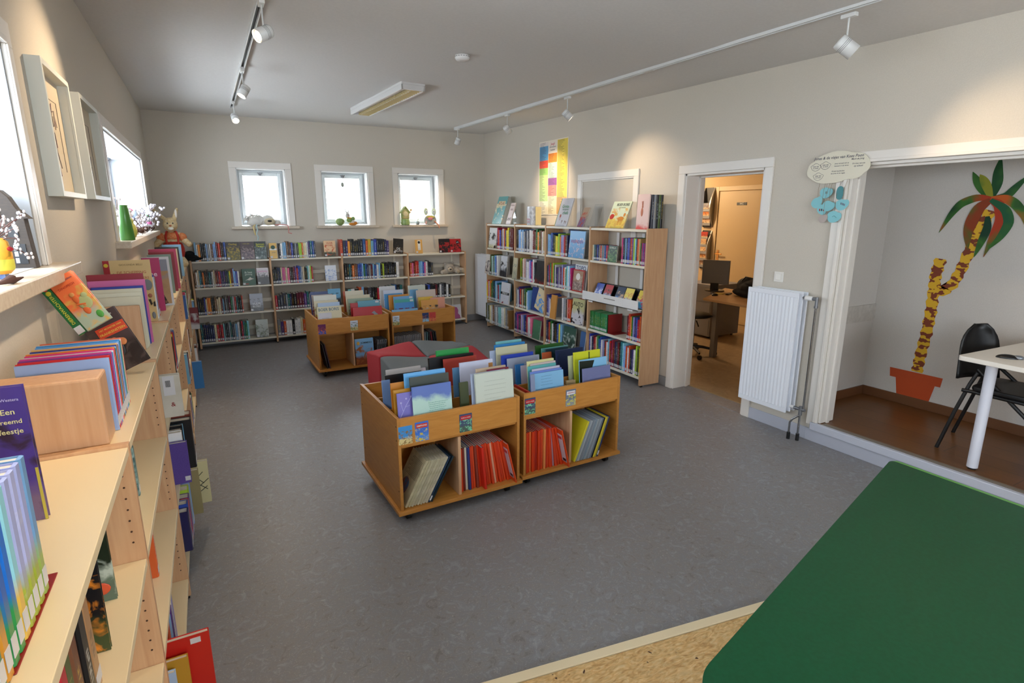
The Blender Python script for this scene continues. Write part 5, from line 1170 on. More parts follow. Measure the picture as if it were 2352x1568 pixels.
blk(.33, .64, .165, .29, '#e88a2c'); blk(.33, .64, .29, .50, '#b9d8bf'); blk(.33, .64, .50, .60, '#8e4f94'); blk(.33, .64, .60, .75, '#e88878'); blk(.33, .64, .75, 1, '#e8d8b0')
blk(.65, 1, 0, .77, '#e3cc55'); blk(.65, 1, .77, 1, '#dda862')
MB().box(XR - .0092, XR - .008, .655 - .64 * .645, .655 - .33 * .645, .895 - .16 * .885, .895).build('title_panel', flat('#e6dcd0', .5), o)
for s, z, c in (('Jeugd', .86, '#c23f5a'), ('informatieve', .825, '#5a5a62'), ('boeken', .79, '#5a5a62')): text(s, o, XR - .0098, .655 - .485 * .645, z, w=.05 + .008 * len(s), mat=flat(c, .5), rot=(pi / 2, 0, -pi / 2))
# cloud card and the hanging paper cut-outs
CL = [(-.22, -.02), (-.205, .03), (-.17, .045), (-.14, .075), (-.09, .09), (-.03, .105), (.05, .10), (.10, .085), (.16, .08), (.205, .045), (.225, -.0), (.215, -.035), (.19, -.05), (.17, -.075), (.12, -.09), (.08, -.085), (.03, -.105), (-.04, -.11), (-.10, -.11), (-.15, -.095), (-.19, -.07), (-.215, -.05)]
def yz(poly, x0, x1, T=None, m=0): M_ = MB(); M_.prism([(-a, b) for a, b in poly], x0, x1, axis=0, m=m); return M_
def smooth_poly(p, k=3):
    for _ in range(k):
        q = []
        for i in range(len(p)):
            a = p[i]; b = p[(i + 1) % len(p)]; q += [(a[0] * .75 + b[0] * .25, a[1] * .75 + b[1] * .25), (a[0] * .25 + b[0] * .75, a[1] * .25 + b[1] * .75)]
        p = q
    return p
o = yz(smooth_poly(CL, 1), XR - .036, XR - .031).build('cloud_sign', flat('#ded8c4', .6), loc=(0, 2.437, 2.015)); tag(o, 'white cloud-shaped card with handwriting, fixed at the alcove corner', 'sign')
HW = flat('#3f3f52', .6)
text('Jonas & de visjes van Kees Poon', o, XR - .0366, .0, .062, w=.35, mat=HW, rot=(pi / 2 , .0, -pi / 2), shear=.2, name='handwriting')
text('Marit de Jong', o, XR - .0366, -.135, .042, w=.085, mat=HW, rot=(pi / 2, 0, -pi / 2), shear=.2, name='handwriting')
for (yy, zz, w_, s) in ((.03, .02, .10, 'Jonas verveelt zich en'), (.03, .004, .10, 'fantaseert in zijn kamer'), (.01, -.030, .09, 'Dit zijn de gedachten'), (.01, -.045, .10, 'van Jonas & de vogels'), (.145, .012, .085, 'Dit doen wij ook'), (.145, -.004, .06, 'op school')): text(s, o, XR - .0366, -yy * -1 if False else -yy + .0, zz, w=w_, mat=HW, rot=(pi / 2, 0, -pi / 2), shear=.2, name='handwriting')
for (yy, zz) in ((.155, .005), (.085, .012), (.13, -.06)):
    pts = [(XR - .0366, yy + .036 * cos(a) * (1 + .12 * sin(5 * a)), zz + .024 * sin(a) * (1 + .12 * cos(4 * a))) for a in [2 * pi * i / 24 for i in range(25)]]
    MB().tube(pts, .0009, n=4).build('drawn_bubble', HW, o)
    text('waar zijn', o, XR - .0366, yy, zz + .005, w=.045, mat=HW, rot=(pi / 2, 0, -pi / 2), name='handwriting'); text('de vissen', o, XR - .0366, yy, zz - .007, w=.04, mat=HW, rot=(pi / 2, 0, -pi / 2), name='handwriting')
AQ = flat('#86c6ce', .6); AQD = flat('#4a8a90', .6)
BLOB = smooth_poly([(-.035, 0), (-.03, .022), (-.008, .03), (.01, .026), (.018, .018), (.034, .016), (.038, -.004), (.022, -.02), (0, -.028), (-.024, -.024)], 2)
TALL = smooth_poly([(-.016, -.03), (-.018, .02), (0, .034), (.017, .02), (.015, -.03)], 2)
CUT = [(.058, -.174, 1.35, .2, AQ, BLOB, 'aqua paper cut-out with a grey square hanging under the cloud card'), (.114, -.239, 1.3, .8, AQ, BLOB, 'plain aqua paper cut-out hanging lowest beside the wall'), (.072, -.291, 1.1, -.9, AQ, BLOB, 'aqua paper cut-out with red and black figures'), (.021, -.265, 1.3, .1, AQ, BLOB, 'wide aqua paper cut-out in the middle of the bunch'),
       (-.052, -.178, 1.5, 0, AQD, TALL, 'dark teal slender paper cut-out hanging from the cloud card'), (-.081, -.257, 1.35, .35, AQ, BLOB, 'aqua paper cut-out with striped fish'), (-.037, -.339, 1.45, .1, AQ, BLOB, 'aqua paper cut-out with green drawing, bottom of the bunch'), (.038, -.352, 1.0, .5, flat('#b3a6a0', .6), BLOB, 'pale grey paper cut-out peeping out at the bottom')]
for i, (yy, zz, s, a, mt, P_, lab) in enumerate(CUT):
    p = [(s * (u * cos(a) - v * sin(a)), s * (u * sin(a) + v * cos(a))) for u, v in P_]; xx = XR - .033 - .0045 * i
    o = yz(p, xx, xx + .0015).build('paper_cutout', mt, loc=(0, 2.437 + yy, 2.015 + zz)); tag(o, lab, 'paper decoration', 'paper cut-outs under the cloud card')
    top = max(v for u, v in p); MB().tube([(xx + .0008, 0, top - .004), (xx + .004, .004, top * .5 - zz * .5 - .05), (XR - .030, -.0, -zz - .098)], .0009, n=5).build('thread', flat('#8a6f4c', .7), o)
    if i == 0: MB().box(xx - .0006, xx, -.010, .006, -.006, .010).build('drawn_square', flat('#6f8a8a', .6), o)
    if i == 2: m = MB(); [m.box(xx - .0006, xx, -.02 + q * .014, -.012 + q * .014, -.008, .008, m=q % 2) for q in range(3)]; m.build('drawn_figures', [flat('#a03038', .6), flat('#2a2a30', .6)], o)
    if i == 5: m = MB(); [m.box(xx - .0006, xx, -.018 + q * .008, -.014 + q * .008, -.008 + .003 * q, .006 + .003 * q, m=q % 2) for q in range(4)]; m.build('drawn_fish', [flat('#7a3050', .6), flat('#3a2a50', .6)], o)
    if i == 6: m = MB(); m.tube([(xx - .0004, .012, 0), (xx - .0004, 0, .008), (xx - .0004, -.012, .0), (xx - .0004, -.02, -.006)], .001, n=4); m.build('drawn_lines', flat('#2f5a5c', .6), o)
# framed prints on the left wall
def frame(label, y0, y1, z0, z1, sd):
    r = empty('framed_print', (XL, (y0 + y1) / 2, z0)); tag(r, label, 'picture'); w = (y1 - y0) / 2; H = z1 - z0; FR = flat('#d6d8d0', .4, name='white frame')
    m = MB(); f = .022; D = .05
    m.box(0, D, -w, -w + f, 0, H); m.box(0, D, w - f, w, 0, H); m.box(0, D, -w + f, w - f, 0, f); m.box(0, D, -w + f, w - f, H - f, H); m.build('frame', FR, r, bevel=.0015)
    MB().box(.006, .010, -w + f, w - f, f, H - f).build('mount', flat('#d8c9ae', .7), r)
    m = MB(); a, b = -w * .42, w * .52; m.tube([(.0108, a, H * .22), (.0108, a, H * .78), (.0108, b, H * .78), (.0108, b, H * .22)], .0014, n=4); m.build('drawn_border', flat('#6a5a50', .7), r)
    m = MB(); q = random.Random(sd)
    for i in range(16):
        y = q.uniform(a * .7, b * .3); z = q.uniform(.3, .7) * H; m.tube([(.0108, y, z), (.0108, y + q.uniform(-.03, .04), z + q.uniform(-.06, .06)), (.0108, y + q.uniform(-.05, .05), z + q.uniform(-.10, .05))], q.uniform(.001, .003), n=4, m=i % 3)
    m.build('drawing', [flat('#8a7468', .7), flat('#7a5a66', .7), flat('#a08a7a', .7)], r)
    MB().box(.040, .0415, -w + f, w - f, f, H - f).build('pane', GLASS, r)
frame('white box frame with a sketch, hanging beside the large window', 2.80, 3.30, 1.765, 2.27, 3)
frame('white box frame with a sketch, farther along towards the corner', 3.55, 4.10, 1.77, 2.275, 9)

# ================================================================== CEILING THINGS
def track(label, p0, p1, wall=1):
    (x0, y0), (x1, y1) = p0, p1; z0, z1 = cz(x0, y0), cz(x1, y1)
    L = math.dist((x0, y0, z0), (x1, y1, z1)); r = empty('light_track', (x0, y0, z0)); tag(r, label, 'light track')
    a = atan2(y1 - y0, x1 - x0); sl = math.asin((z1 - z0) / L); T = Matrix.Rotation(a, 4, 'Z') @ Matrix.Rotation(-sl, 4, 'Y')
    m = MB(); m.box(0, L, -.018, .018, -.006, 0, T=T); m.box(0, L, -.018, -.012, -.036, -.006, T=T); m.box(0, L, .012, .018, -.036, -.006, T=T); m.build('rail', flat('#d8d8d6', .35), r)
    MB().box(.01, L - .01, -.012, .012, -.014, -.006, T=T).build('channel', flat('#2a2a2c', .5), r)
    m = MB(); k = 2.0
    while k < L: m.box(k - .05, k + .05, -.019, .019, -.038, -.03, T=T); k += 2.0
    m.box(0, .02, -.019, .019, -.038, 0, T=T); m.box(L - .02, L, -.019, .019, -.038, 0, T=T); m.build('joint_cover', flat('#cfcfcd', .35), r)
track('white light track along the ceiling on the window-sill side', (.40, 7.30), (.40, -.4))
track('white light track along the ceiling on the doorway side', (3.235, 7.62), (3.14, -.4))
GLOW = emit((1.0, .82, .58), 28.0, 'halogen glow')
def spot(label, x, y, aim, watts, lit=True, size=52, drop=.16, s=1.0):
    """track spotlight: adapter, stem, tilting cylinder head with a glowing lamp face"""
    zc = cz(x, y) - .036; r = empty('track_spotlight', (x, y, zc)); tag(r, label, 'spotlight', 'track spotlights')
    MB().box(-.015, .015, -.04, .04, -.02, .0).build('adapter', flat('#d8d8d6', .35), r, bevel=.002)
    MB().cyl((0, 0, -.02), (0, 0, -drop + .03), .005, n=10).build('stem', flat('#cfcfcd', .35), r)
    d = Vector(aim) - Vector((x, y, zc - drop)); d.normalize(); q = d.to_track_quat('-Z', 'Y')
    h = empty('lamp_head', (0, 0, -drop)); h.parent = r; h.rotation_mode = 'QUATERNION'; h.rotation_quaternion = q
    m = MB(); R = .036 * s; L = .095 * s
    m.lathe([(R * .5, .045 * s), (R * .93, .042 * s), (R, .034 * s), (R, -L + .045 * s), (R * .94, -L + .045 * s), (R * .94, -L + .055 * s)], 24)
    for z in (.0, .008, .016): m.lathe([(R * 1.004, z), (R * 1.004, z + .002)], 24, m=1)
    m.build('lamp_housing', [flat('#dadad8', .35), flat('#55565a', .5)], h)
    m = MB(); m.cyl((0, 0, -L + .0535 * s), (0, 0, -L + .0562 * s), R * .6, n=24); m.build('lamp_face', GLOW if lit else flat('#8a8a86', .2), h)
    if lit:
        l = bpy.data.lights.new('spot_light', 'SPOT'); l.energy = watts; l.color = SPOT_WARM; l.spot_size = radians(size); l.spot_blend = 1.0; l.shadow_soft_size = .03
        lo_ = bpy.data.objects.new('spot_light', l); COL.objects.link(lo_); lo_.parent = h; lo_.location = (0, 0, -L + .040 * s)
        MB().lathe([(R * .9, -L + .0552 * s), (R * .62, -L + .0556 * s)], 24).build('reflector_ring', flat('#c9b68c', .25, .9), h)
SP = [('track spotlight on the window-sill side, aimed at the framed prints', .40, 3.60, (-.50, 3.15, 2.1), 40, 62), ('second track spotlight on the window-sill side, turned to the wall', .40, 5.32, (-.45, 5.0, 1.2), 34, 70), ('track spotlight at the far end of the window-sill side, facing the room', .40, 6.85, (.62, 4.9, .9), 26, 75),
      ('track spotlight at the far end of the doorway side, turned to the end wall', 3.20, 7.45, (2.9, 7.9, 1.6), 22, 75), ('track spotlight aimed at the subject chart', 3.20, 6.0, (3.92, 6.1, 1.95), 34, 70), ('track spotlight aimed at the closed-up window panel', 3.19, 4.75, (3.92, 4.35, 1.85), 18, 76),
      ('large track spotlight nearest the alcove', 3.16, 2.02, (3.95, 1.25, 1.7), 17, 80)]
for lab, x, y, aim, w, sz in SP: spot(lab, x, y, aim, w, True, sz, s=1.12 if y < 3 else 1.0)
spot('track spotlight above the ledge near the large window', .40, 1.95, (-.50, 1.9, 1.75), 36, True, 70)
spot('track spotlight above the start of the long bookcase', .40, .75, (-.4, 1.0, 1.1), 32, True, 75)
# lamps washing the end wall above the windows
# fluorescent fitting with louvre
r = empty('ceiling_light', (1.76, 6.0, cz(1.76, 6.0)), rot=(0, -.0, -.0)); tag(r, 'long louvred fluorescent ceiling light, switched off', 'ceiling light')
T = Matrix.Rotation(.06, 4, 'Z') @ Matrix.Rotation(.0, 4, 'X')
w, L = .115, .80
m = MB(); m.box(-w, w, -L, L, -.02, 0.01, T=T); m.box(-w, -w + .015, -L, L, -.065, -.02, T=T); m.box(w - .02, w, -L, L, -.065, -.02, T=T); m.box(-w, w, -L, -L + .02, -.065, -.02, T=T); m.box(-w, w, L - .02, L, -.065, -.02, T=T); m.build('housing', flat('#d3d1cf', .4), r, bevel=.003)
m = MB(); n = 30
for i in range(n): y = -L + .04 + i * (2 * L - .08) / (n - 1); m.box(-.03, w - .022, y, y + .004, -.064, -.03, T=T)
m.build('louvre', flat('#e0cc98', .35, .3), r)
m = MB(); m.add([T @ Vector(v) for v in ((-w + .015, -L + .02, -.062), (-.03, -L + .02, -.040), (-.03, L - .02, -.040), (-w + .015, L - .02, -.062), (-w + .015, -L + .02, -.060), (-.03, -L + .02, -.036), (-.03, L - .02, -.036), (-w + .015, L - .02, -.060))], [(0, 1, 2, 3), (4, 7, 6, 5), (0, 4, 5, 1), (3, 2, 6, 7)]); m.box(-.001, .001, -L + .02, L - .02, -.06, -.02, T=T); m.build('reflector', flat('#dfe4ee', .25), r)
MB().cyl(tuple(T @ Vector((.03, -L + .04, -.036))), tuple(T @ Vector((.03, L - .04, -.036))), .012, n=12).build('tube', flat('#dcdcd8', .3), r)
o = MB().lathe([(.052, 0), (.055, -.008), (.054, -.020), (.045, -.034), (.02, -.038)], 28).build('smoke_detector', flat('#dedcda', .4), loc=(1.81, 4.10, cz(1.81, 4.1))); tag(o, 'round white smoke detector on the ceiling', 'smoke detector')
m = MB()
for i in range(18): a = 2 * pi * i / 18; m.box(.0543, .0553, -.005, .005, -.013, -.009, T=Matrix.Rotation(a, 4, 'Z'))
m.build('vent_slots', flat('#4a4a4c', .6), o)

# ================================================================== GREEN TABLE
P_ = [(2.36, 1.10), (.86, .70), (.55, .42), (.62, -.35), (2.36, -.35)]
r = empty('play_table', (1.6, .3, 0)); tag(r, 'dark green angular table top with pale green edge, standing at the alcove step', 'table')
off = lambda p: [(a - 1.6, b - .3) for a, b in p]
def rnd_poly(p, rad=.02, k=5):
    q = []
    for i in range(len(p)):
        a, b, c = Vector(p[i - 1]), Vector(p[i]), Vector(p[(i + 1) % len(p)]); u = (a - b).normalized() * rad; v = (c - b).normalized() * rad
        for j in range(k + 1): t = j / k; q.append(tuple((b + u) * (1 - t) ** 2 + b * 2 * t * (1 - t) + (b + v) * t * t))
    return q
m = MB().prism(rnd_poly(off(P_), .03), .694, .7195); m.build('table_top', noisy('#0d4526', '#0f4b2d', 90, .38, name='dark green table laminate', spec=.3), r, bevel=.002)
m = MB(); q = rnd_poly(off(P_), .03); c = (0, 0)
qo = [(a * 1.0 + (.006 if a > .6 else -.0), b) for a, b in q]
m.prism([(.7605, -.65), (.785, -.65), (.785, .77), (.78, .785), (.7605, .797)], .690, .716); m.build('edge_band', flat('#5f9a4a', .35), r, bevel=.003)
m = MB()
for a, b in off([(2.2, .95), (2.2, -.2), (.8, -.2), (.95, .58)]): m.cyl((a, b, 0.012), (a, b, .694), .025, n=16)
for i, (a, b) in enumerate(off([(2.2, .95), (2.2, -.2), (.8, -.2), (.95, .58)])): MB().cyl((a, b, 0.012), (a, b, .694), .025, n=16).build('leg', STEEL, r)

# ================================================================== ALCOVE: MURAL, DESK, CHAIR
XA = 4.97
PA = lambda y, z: (y, z)
MUR = []
r = empty('palm_mural', (XA, 2.1, AZ)); tag(r, 'wall painting of a forked palm tree in an orange pot, on the alcove wall', 'mural')
def mur(name, poly, mat, d=.0008, lift=0): # poly in world (y,z)
    m = MB(); m.prism([(a - 2.1, b - AZ) for a, b in poly], -.0012 - lift - d, -.0002 - lift, axis=0); m.build(name, mat, r)
POT = flat('#bb4a20', .5, name='orange mural paint')
# scale factor from plane 4.8 to 4.97 applied by the converter below
def K(p): # point measured on the plane x=4.8 moved on to the wall at 4.97
    k = XA / 4.8; return (p[0] * k, 1.7 + (p[1] - 1.7) * k)
mur('pot', [K(p) for p in ((2.352, .478), (1.975, .478), (1.982, .405), (2.018, .405), (2.052, .205), (2.262, .205), (2.298, .405), (2.343, .405))], POT)
def yel():
    m, t, p = nt('yellow and brown mural paint'); tc = N(t, 'ShaderNodeTexCoord'); no = N(t, 'ShaderNodeTexNoise'); no.inputs['Scale'].default_value = 16; no.inputs['Detail'].default_value = 2
    mp = N(t, 'ShaderNodeMapping'); mp.inputs['Scale'].default_value = (1, .8, 1.5); r_ = N(t, 'ShaderNodeValToRGB'); r_.color_ramp.interpolation = 'CONSTANT'
    e = r_.color_ramp.elements; e[0].color = lin('#7a3418'); e[0].position = 0; e[1].color = lin('#d8a820'); e[1].position = .48
    t.links.new(tc.outputs['Object'], mp.inputs[0]); t.links.new(mp.outputs[0], no.inputs['Vector']); t.links.new(no.outputs['Fac'], r_.inputs[0]); t.links.new(r_.outputs[0], p.inputs['Base Color']); p.inputs['Roughness'].default_value = .55
    return m
YEL = yel()
def band(name, pts, ws, mat, segs=True):
    pts = [K(p) for p in pts]; L_, R_ = [], []
    for i, p in enumerate(pts):
        a = pts[max(i - 1, 0)]; b = pts[min(i + 1, len(pts) - 1)]; dx_, dz_ = b[0] - a[0], b[1] - a[1]; l = hypot(dx_, dz_); nx, nz = -dz_ / l, dx_ / l
        L_.append((p[0] + nx * ws[i], p[1] + nz * ws[i])); R_.append((p[0] - nx * ws[i], p[1] - nz * ws[i]))
    return L_, R_
def interp(pts, n):
    out = []
    for i in range(len(pts) - 1):
        for k in range(n):
            t = k / n; out.append(tuple(pts[i][j] * (1 - t) + pts[i + 1][j] * t for j in range(len(pts[0]))))
    out.append(pts[-1]); return out
TR = interp([(2.155, .485), (2.15, .62), (2.135, .80), (2.13, .97), (2.135, 1.12), (2.14, 1.25), (2.125, 1.37)], 6)
L_, R_ = band('t', TR, [.040 + .007 * sin(i * 2.2) for i in range(len(TR))], YEL); mur('trunk', L_ + R_[::-1], YEL)
TR = interp([(2.135, 1.16), (2.075, 1.125), (2.02, 1.19), (1.985, 1.30), (1.955, 1.44), (1.93, 1.55), (1.90, 1.64), (1.875, 1.72)], 5)
L_, R_ = band('t', TR, [.036 + .006 * sin(i * 2.1) for i in range(len(TR))], YEL); mur('branch', L_ + R_[::-1], YEL, lift=.0012)
def leafm(edge):
    k = ('leaf', edge)
    if k in MATS: return MATS[k]
    m = noisy('#123a22', edge, 3.2, .5, (1, 1, 1), 3, .36, .56, name='sprayed leaf paint', c3='#3a6a2a', spec=.3); MATS[k] = m; return m
def leaf(pts, wmax, edge, lift):
    P = interp(pts, 5); n = len(P); P = [(a, b) for a, b in P]
    # smooth
    for _ in range(3): P = [P[0]] + [((P[i - 1][0] + 2 * P[i][0] + P[i + 1][0]) / 4, (P[i - 1][1] + 2 * P[i][1] + P[i + 1][1]) / 4) for i in range(1, n - 1)] + [P[-1]]
    ws = [wmax * max(.03, sin(pi * min(1, .12 + .88 * i / (n - 1))) ** .8) if i < n - 1 else .001 for i in range(n)]
    L_, R_ = band('l', P, ws, None); mur('leaf', L_ + R_[::-1], leafm(edge), lift=lift)
cx_, cz_ = 1.885, 1.80
leaf([(cx_, cz_), (1.865, 1.90), (1.875, 1.98), (1.872, 2.075)], .032, '#1c4a26', 0.0022)
leaf([(cx_, cz_), (1.94, 1.86), (1.985, 1.92), (2.02, 1.985)], .030, '#2a5a20', 0.0026)
leaf([(cx_, cz_), (1.92, 1.88), (1.95, 1.93), (1.975, 1.965)], .028, '#8a8a28', 0.0030)
leaf([(cx_, cz_), (1.97, 1.81), (2.06, 1.77), (2.11, 1.69), (2.165, 1.56)], .028, '#a83a1c', 0.0034)
leaf([(cx_, cz_), (1.80, 1.81), (1.76, 1.87), (1.70, 1.95)], .026, '#1c4a2a', 0.0038)
leaf([(cx_, cz_), (1.80, 1.80), (1.74, 1.76), (1.68, 1.68), (1.65, 1.58)], .030, '#c05a20', 0.0042)
leaf([(cx_, cz_ - .01), (1.945, 1.74), (1.975, 1.64), (1.985, 1.56), (1.965, 1.44)], .040, '#8a3a1c', 0.0046)
leaf([(cx_, cz_ - .01), (1.83, 1.76), (1.80, 1.66), (1.83, 1.55), (1.865, 1.40)], .036, '#a8381c', 0.0050)
leaf([(cx_, cz_ - .01), (1.79, 1.73), (1.755, 1.64), (1.79, 1.54), (1.85, 1.45)], .030, '#1c5a38', 0.0054)
leaf([(1.885, 1.68), (1.872, 1.60), (1.895, 1.50), (1.92, 1.395)], .026, '#123a26', 0.0058)
# desk
r = empty('desk', (4.40, 1.0, AZ)); tag(r, 'white desk on round legs standing in the alcove', 'desk')
aa = -.10; T = Matrix.Translation((3.855 - 4.40, 1.535 - 1.0, 0)) @ Matrix.Rotation(aa + .05, 4, 'Z')
DX = 1.05; DW = 1.75
m = MB(); m.prism(rnd_poly([(0, -DW), (DX, -DW), (DX, 0), (0, 0)], .03), .700, .728, T=T); m.build('desk_top', flat('#e2ddd4', .4), r, bevel=.003)
for a, b in ((.19, -.10), (.19, -DW + .12), (DX - .12, -.10), (DX - .12, -DW + .12)):
    m = MB(); p = T @ Vector((a, b, 0)); m.cyl((p.x, p.y, .012), (p.x, p.y, .70), .029, n=24); m.cyl((p.x, p.y, 0), (p.x, p.y, .012), .022, n=20, m=1); m.build('leg', [flat('#d9dbe6', .35), BLACK], r)
# chair behind it
r = empty('chair', (4.50, 1.42, AZ)); tag(r, 'black plastic chair with rounded back pushed up to the white desk', 'chair')
BL = flat('#0e0e10', .45, name='black chair plastic')
def rel(*p): return [tuple(Vector(q) - Vector((4.50, 1.42, AZ))) for q in p]
def tubew(name, pts, rad=.0115): MB().tube(rel(*pts), rad, n=10).build(name, BL, r)
tubew('leg', [(4.215, 1.70, .15), (4.235, 1.645, .42), (4.26, 1.60, .62), (4.275, 1.575, .70)])
tubew('leg', [(4.62, 1.78, .15), (4.60, 1.70, .45), (4.57, 1.64, .66), (4.56, 1.62, .72)])
tubew('leg', [(4.27, 1.20, .15), (4.27, 1.26, .45), (4.28, 1.58, .72)])
tubew('leg', [(4.66, 1.24, .15), (4.64, 1.30, .45), (4.60, 1.62, .72)])
m = MB(); n = 10; vs = []; fs = []
for j in range(n + 1):
    for i in range(n + 1):
        u = i / n * 2 - 1; v = j / n
        w = .145 * (1 - .18 * v) * (1 if v < .6 else math.sqrt(max(0.02, 1 - ((v - .6) / .42) ** 2)))
        vs.append((u * w, .035 * u * u * -1 + .05 * v, v * .35))
for j in range(n):
    for i in range(n): a = j * (n + 1) + i; fs.append((a, a + 1, a + n + 2, a + n + 1))
o = m.add(vs, fs, 0, True).build('backrest', BL, r, loc=tuple(Vector((4.395, 1.635, .64)) - Vector(r.location)), rot=(0, 0, -.45)); sd = o.modifiers.new('thick', 'SOLIDIFY'); sd.thickness = .012
m = MB(); q = rnd_poly([(-.21, -.2), (.21, -.2), (.2, .2), (-.2, .2)], .06)
m.prism(q, 0, .03); m.build('seat', BL, r, loc=tuple(Vector((4.44, 1.40, .585)) - Vector(r.location)), rot=(0, 0, .05), bevel=.01)
tubew('side_rail', [(4.24, 1.63, .575), (4.25, 1.58, .575), (4.26, 1.25, .57)], .012)
# things on the white desk
zd = AZ + .7285
o = MB(); o.ell((0, 0, .0), (.032, .055, .022), 18, 10); o = o.build('computer_mouse', BLACK, loc=(4.03, 1.36, zd + .0), rot=(0, 0, .5)); tag(o, 'black computer mouse at the corner of the white desk', 'computer mouse')
MB().ell((0, -.045, .008), (.020, .03, .014), 14, 8).build('button', flat('#8a8f96', .3, .6), o)
o = MB().prism(rnd_poly([(-.07, -.22), (.07, -.22), (.07, .22), (-.07, .22)], .012), 0, .018).build('keyboard', flat('#141416', .5), loc=(4.22, 1.10, zd), rot=(0, 0, .12), bevel=.002); tag(o, 'black keyboard on the white desk', 'keyboard')
for a in range(5): MB().box(-.058 + a * .023, -.04 + a * .023, -.205, .205, .018, .023).build('key_row', flat('#26262a', .45), o, bevel=.002)
o = MB().box(-.05, .05, -.14, .14, 0, .105).build('storage_box', flat('#1c3358', .3), loc=(4.47, 1.17, zd), rot=(0, 0, .05), bevel=.012); tag(o, 'dark blue glossy box at the back of the white desk', 'box')
MB().box(-.052, -.049, .05, .12, .01, .095).build('shiny_edge', flat('#aab6cc', .15, .8), o)

# ================================================================== OFFICE THINGS
r = empty('office_desk', (5.6, 4.0, 0)); tag(r, 'beech office desk seen through the doorway', 'desk')
MB().prism([(4.98 - 5.6, 3.0 - 4), (5.85 - 5.6, 3.0 - 4), (5.95 - 5.6, 5.05 - 4), (5.0 - 5.6, 4.54 - 4)], .715, .74).build('desk_top', wood('#b48a58', '#c39a68', name='office desk laminate'), r, bevel=.002)
for a, b in ((5.1, 3.1), (5.75, 3.1), (5.25, 4.55)): MB().box(a - .03 - 5.6, a + .03 - 5.6, b - .03 - 4, b + .03 - 4, 0, .715).build('leg', STEEL, r)
r = empty('filing_pedestal', (6.20, 5.56, 0)); tag(r, 'grey filing pedestal at the end of the office desk', 'cabinet')
GM = flat('#85878f', .45, name='grey office metal')
MB().box(-.23, .35, -.29, .25, .03, .745).build('body', GM, r, bevel=.004)
for k in range(3): MB().box(-.236, -.23, -.27, .23, .05 + k * .23, .265 + k * .23).build('drawer', flat('#8c8e96', .45), r, bevel=.002)
for a, b in ((-.18, -.24), (.28, -.24), (-.18, .2), (.28, .2)): MB().cyl((a, b - .01, .018), (a, b + .01, .018), .018).build('castor', BLACK, r)
r = empty('monitor', (5.62, 4.93, .741)); tag(r, 'flat black monitor with silver rim, screen off, on the office desk', 'monitor')
dirv = Vector((-5.48, -4.83, 0)).normalized(); a = atan2(dirv.x, -dirv.y) + .35
Tm_ = Matrix.Rotation(atan2(-dirv.x, dirv.y) * 0 + (pi + atan2(dirv.y, dirv.x) + pi / 2) - .25, 4, 'Z')
def q4(m, n, mt, bevel=0): o = m.build(n, mt, r, bevel=bevel); o.matrix_local = Tm_; return o
q4(MB().box(-.165, .165, -.02, .025, .085, .385), 'screen_housing', flat('#77787a', .35, .4), .004); q4(MB().box(-.15, .15, -.0225, -.02, .10, .37), 'screen', flat('#040405', .5, spec=.15)); q4(MB().box(-.05, .05, .0, .03, .01, .10), 'neck', BLACK); q4(MB().cyl((0, .01, 0), (0, .01, .012), .12, n=28), 'stand_base', flat('#2a2a2c', .3))
o = MB().ell((0, 0, .005), (.045, .03, .022), 14, 8).build('computer_mouse', BLACK, loc=(5.28, 4.62, .742)); tag(o, 'black mouse before the office monitor', 'computer mouse')
o = MB().box(-.07, .07, -.02, .02, 0, .012).build('desk_phone', BLACK, loc=(5.52, 4.62, .7405), rot=(0, 0, .4), bevel=.003); tag(o, 'small black gadget lying beside the office monitor', 'gadget')
o = MB().box(-.05, .05, -.05, .05, 0, .006).build('note_pad', flat('#d8c060', .6), loc=(5.45, 4.70, .7405), rot=(0, 0, .3)); tag(o, 'yellow sticky notes by the office monitor', 'note pad')
m = MB()
for c, s in (((0, 0, .12), (.13, .22, .12)), ((0, -.12, .11), (.12, .16, .11)), ((0, .10, .15), (.10, .12, .11)), ((0, .0, .06), (.14, .28, .07)), ((.0, .1, .24), (.03, .04, .03)), ((0, -.18, .17), (.07, .1, .07))): m.ell(c, s, 16, 10)
o = m.build('travel_bag', flat('#070708', .8, name='black nylon'), loc=(5.55, 4.30, .735)); o.scale = (1, 1, .88); rm = o.modifiers.new('skin', 'REMESH'); rm.mode = 'VOXEL'; rm.voxel_size = .012; rm.use_smooth_shade = True
tag(o, 'black soft travel bag lying on the office desk', 'bag')
MB().tube([(-.1, -.1, .2), (-.1, -.05, .27), (-.09, .05, .28), (-.09, .1, .22)], .008).build('handle', BLACK, o)
r = empty('office_chair', (5.12, 4.78, 0)); tag(r, 'black swivel chair partly hidden by the door casing', 'chair')
MB().ell((0, 0, .50), (.20, .24, .04), 24, 10).build('seat', BLACK, r)
m = MB().ell((0, .0, 0), (.05, .21, .24), 20, 12); m.build('backrest', BLACK, r, loc=(.05, .27, .80), rot=(0, 0, pi / 2 - .3))
MB().tube([(.03, .2, .47), (.04, .28, .55), (.04, .29, .70)], .018).build('back_post', BLACK, r)
MB().cyl((0, 0, .10), (0, 0, .47), .025).build('gas_post', BLACK, r)
for k in range(5):
    a = 2 * pi * k / 5 + .5; m = MB(); m.tube([(0, 0, .11), (.14 * cos(a), .14 * sin(a), .10), (.27 * cos(a), .27 * sin(a), .075)], [.022, .018, .013]); m.build('base_arm', BLACK, r)
    MB().cyl((.28 * cos(a) - .012, .28 * sin(a), .028), (.28 * cos(a) + .012, .28 * sin(a), .028), .028, n=16).build('castor', BLACK, r)
MB().tube([(-.05, -.1, .44), (-.12, -.2, .40)], .008).build('lever', BLACK, r)
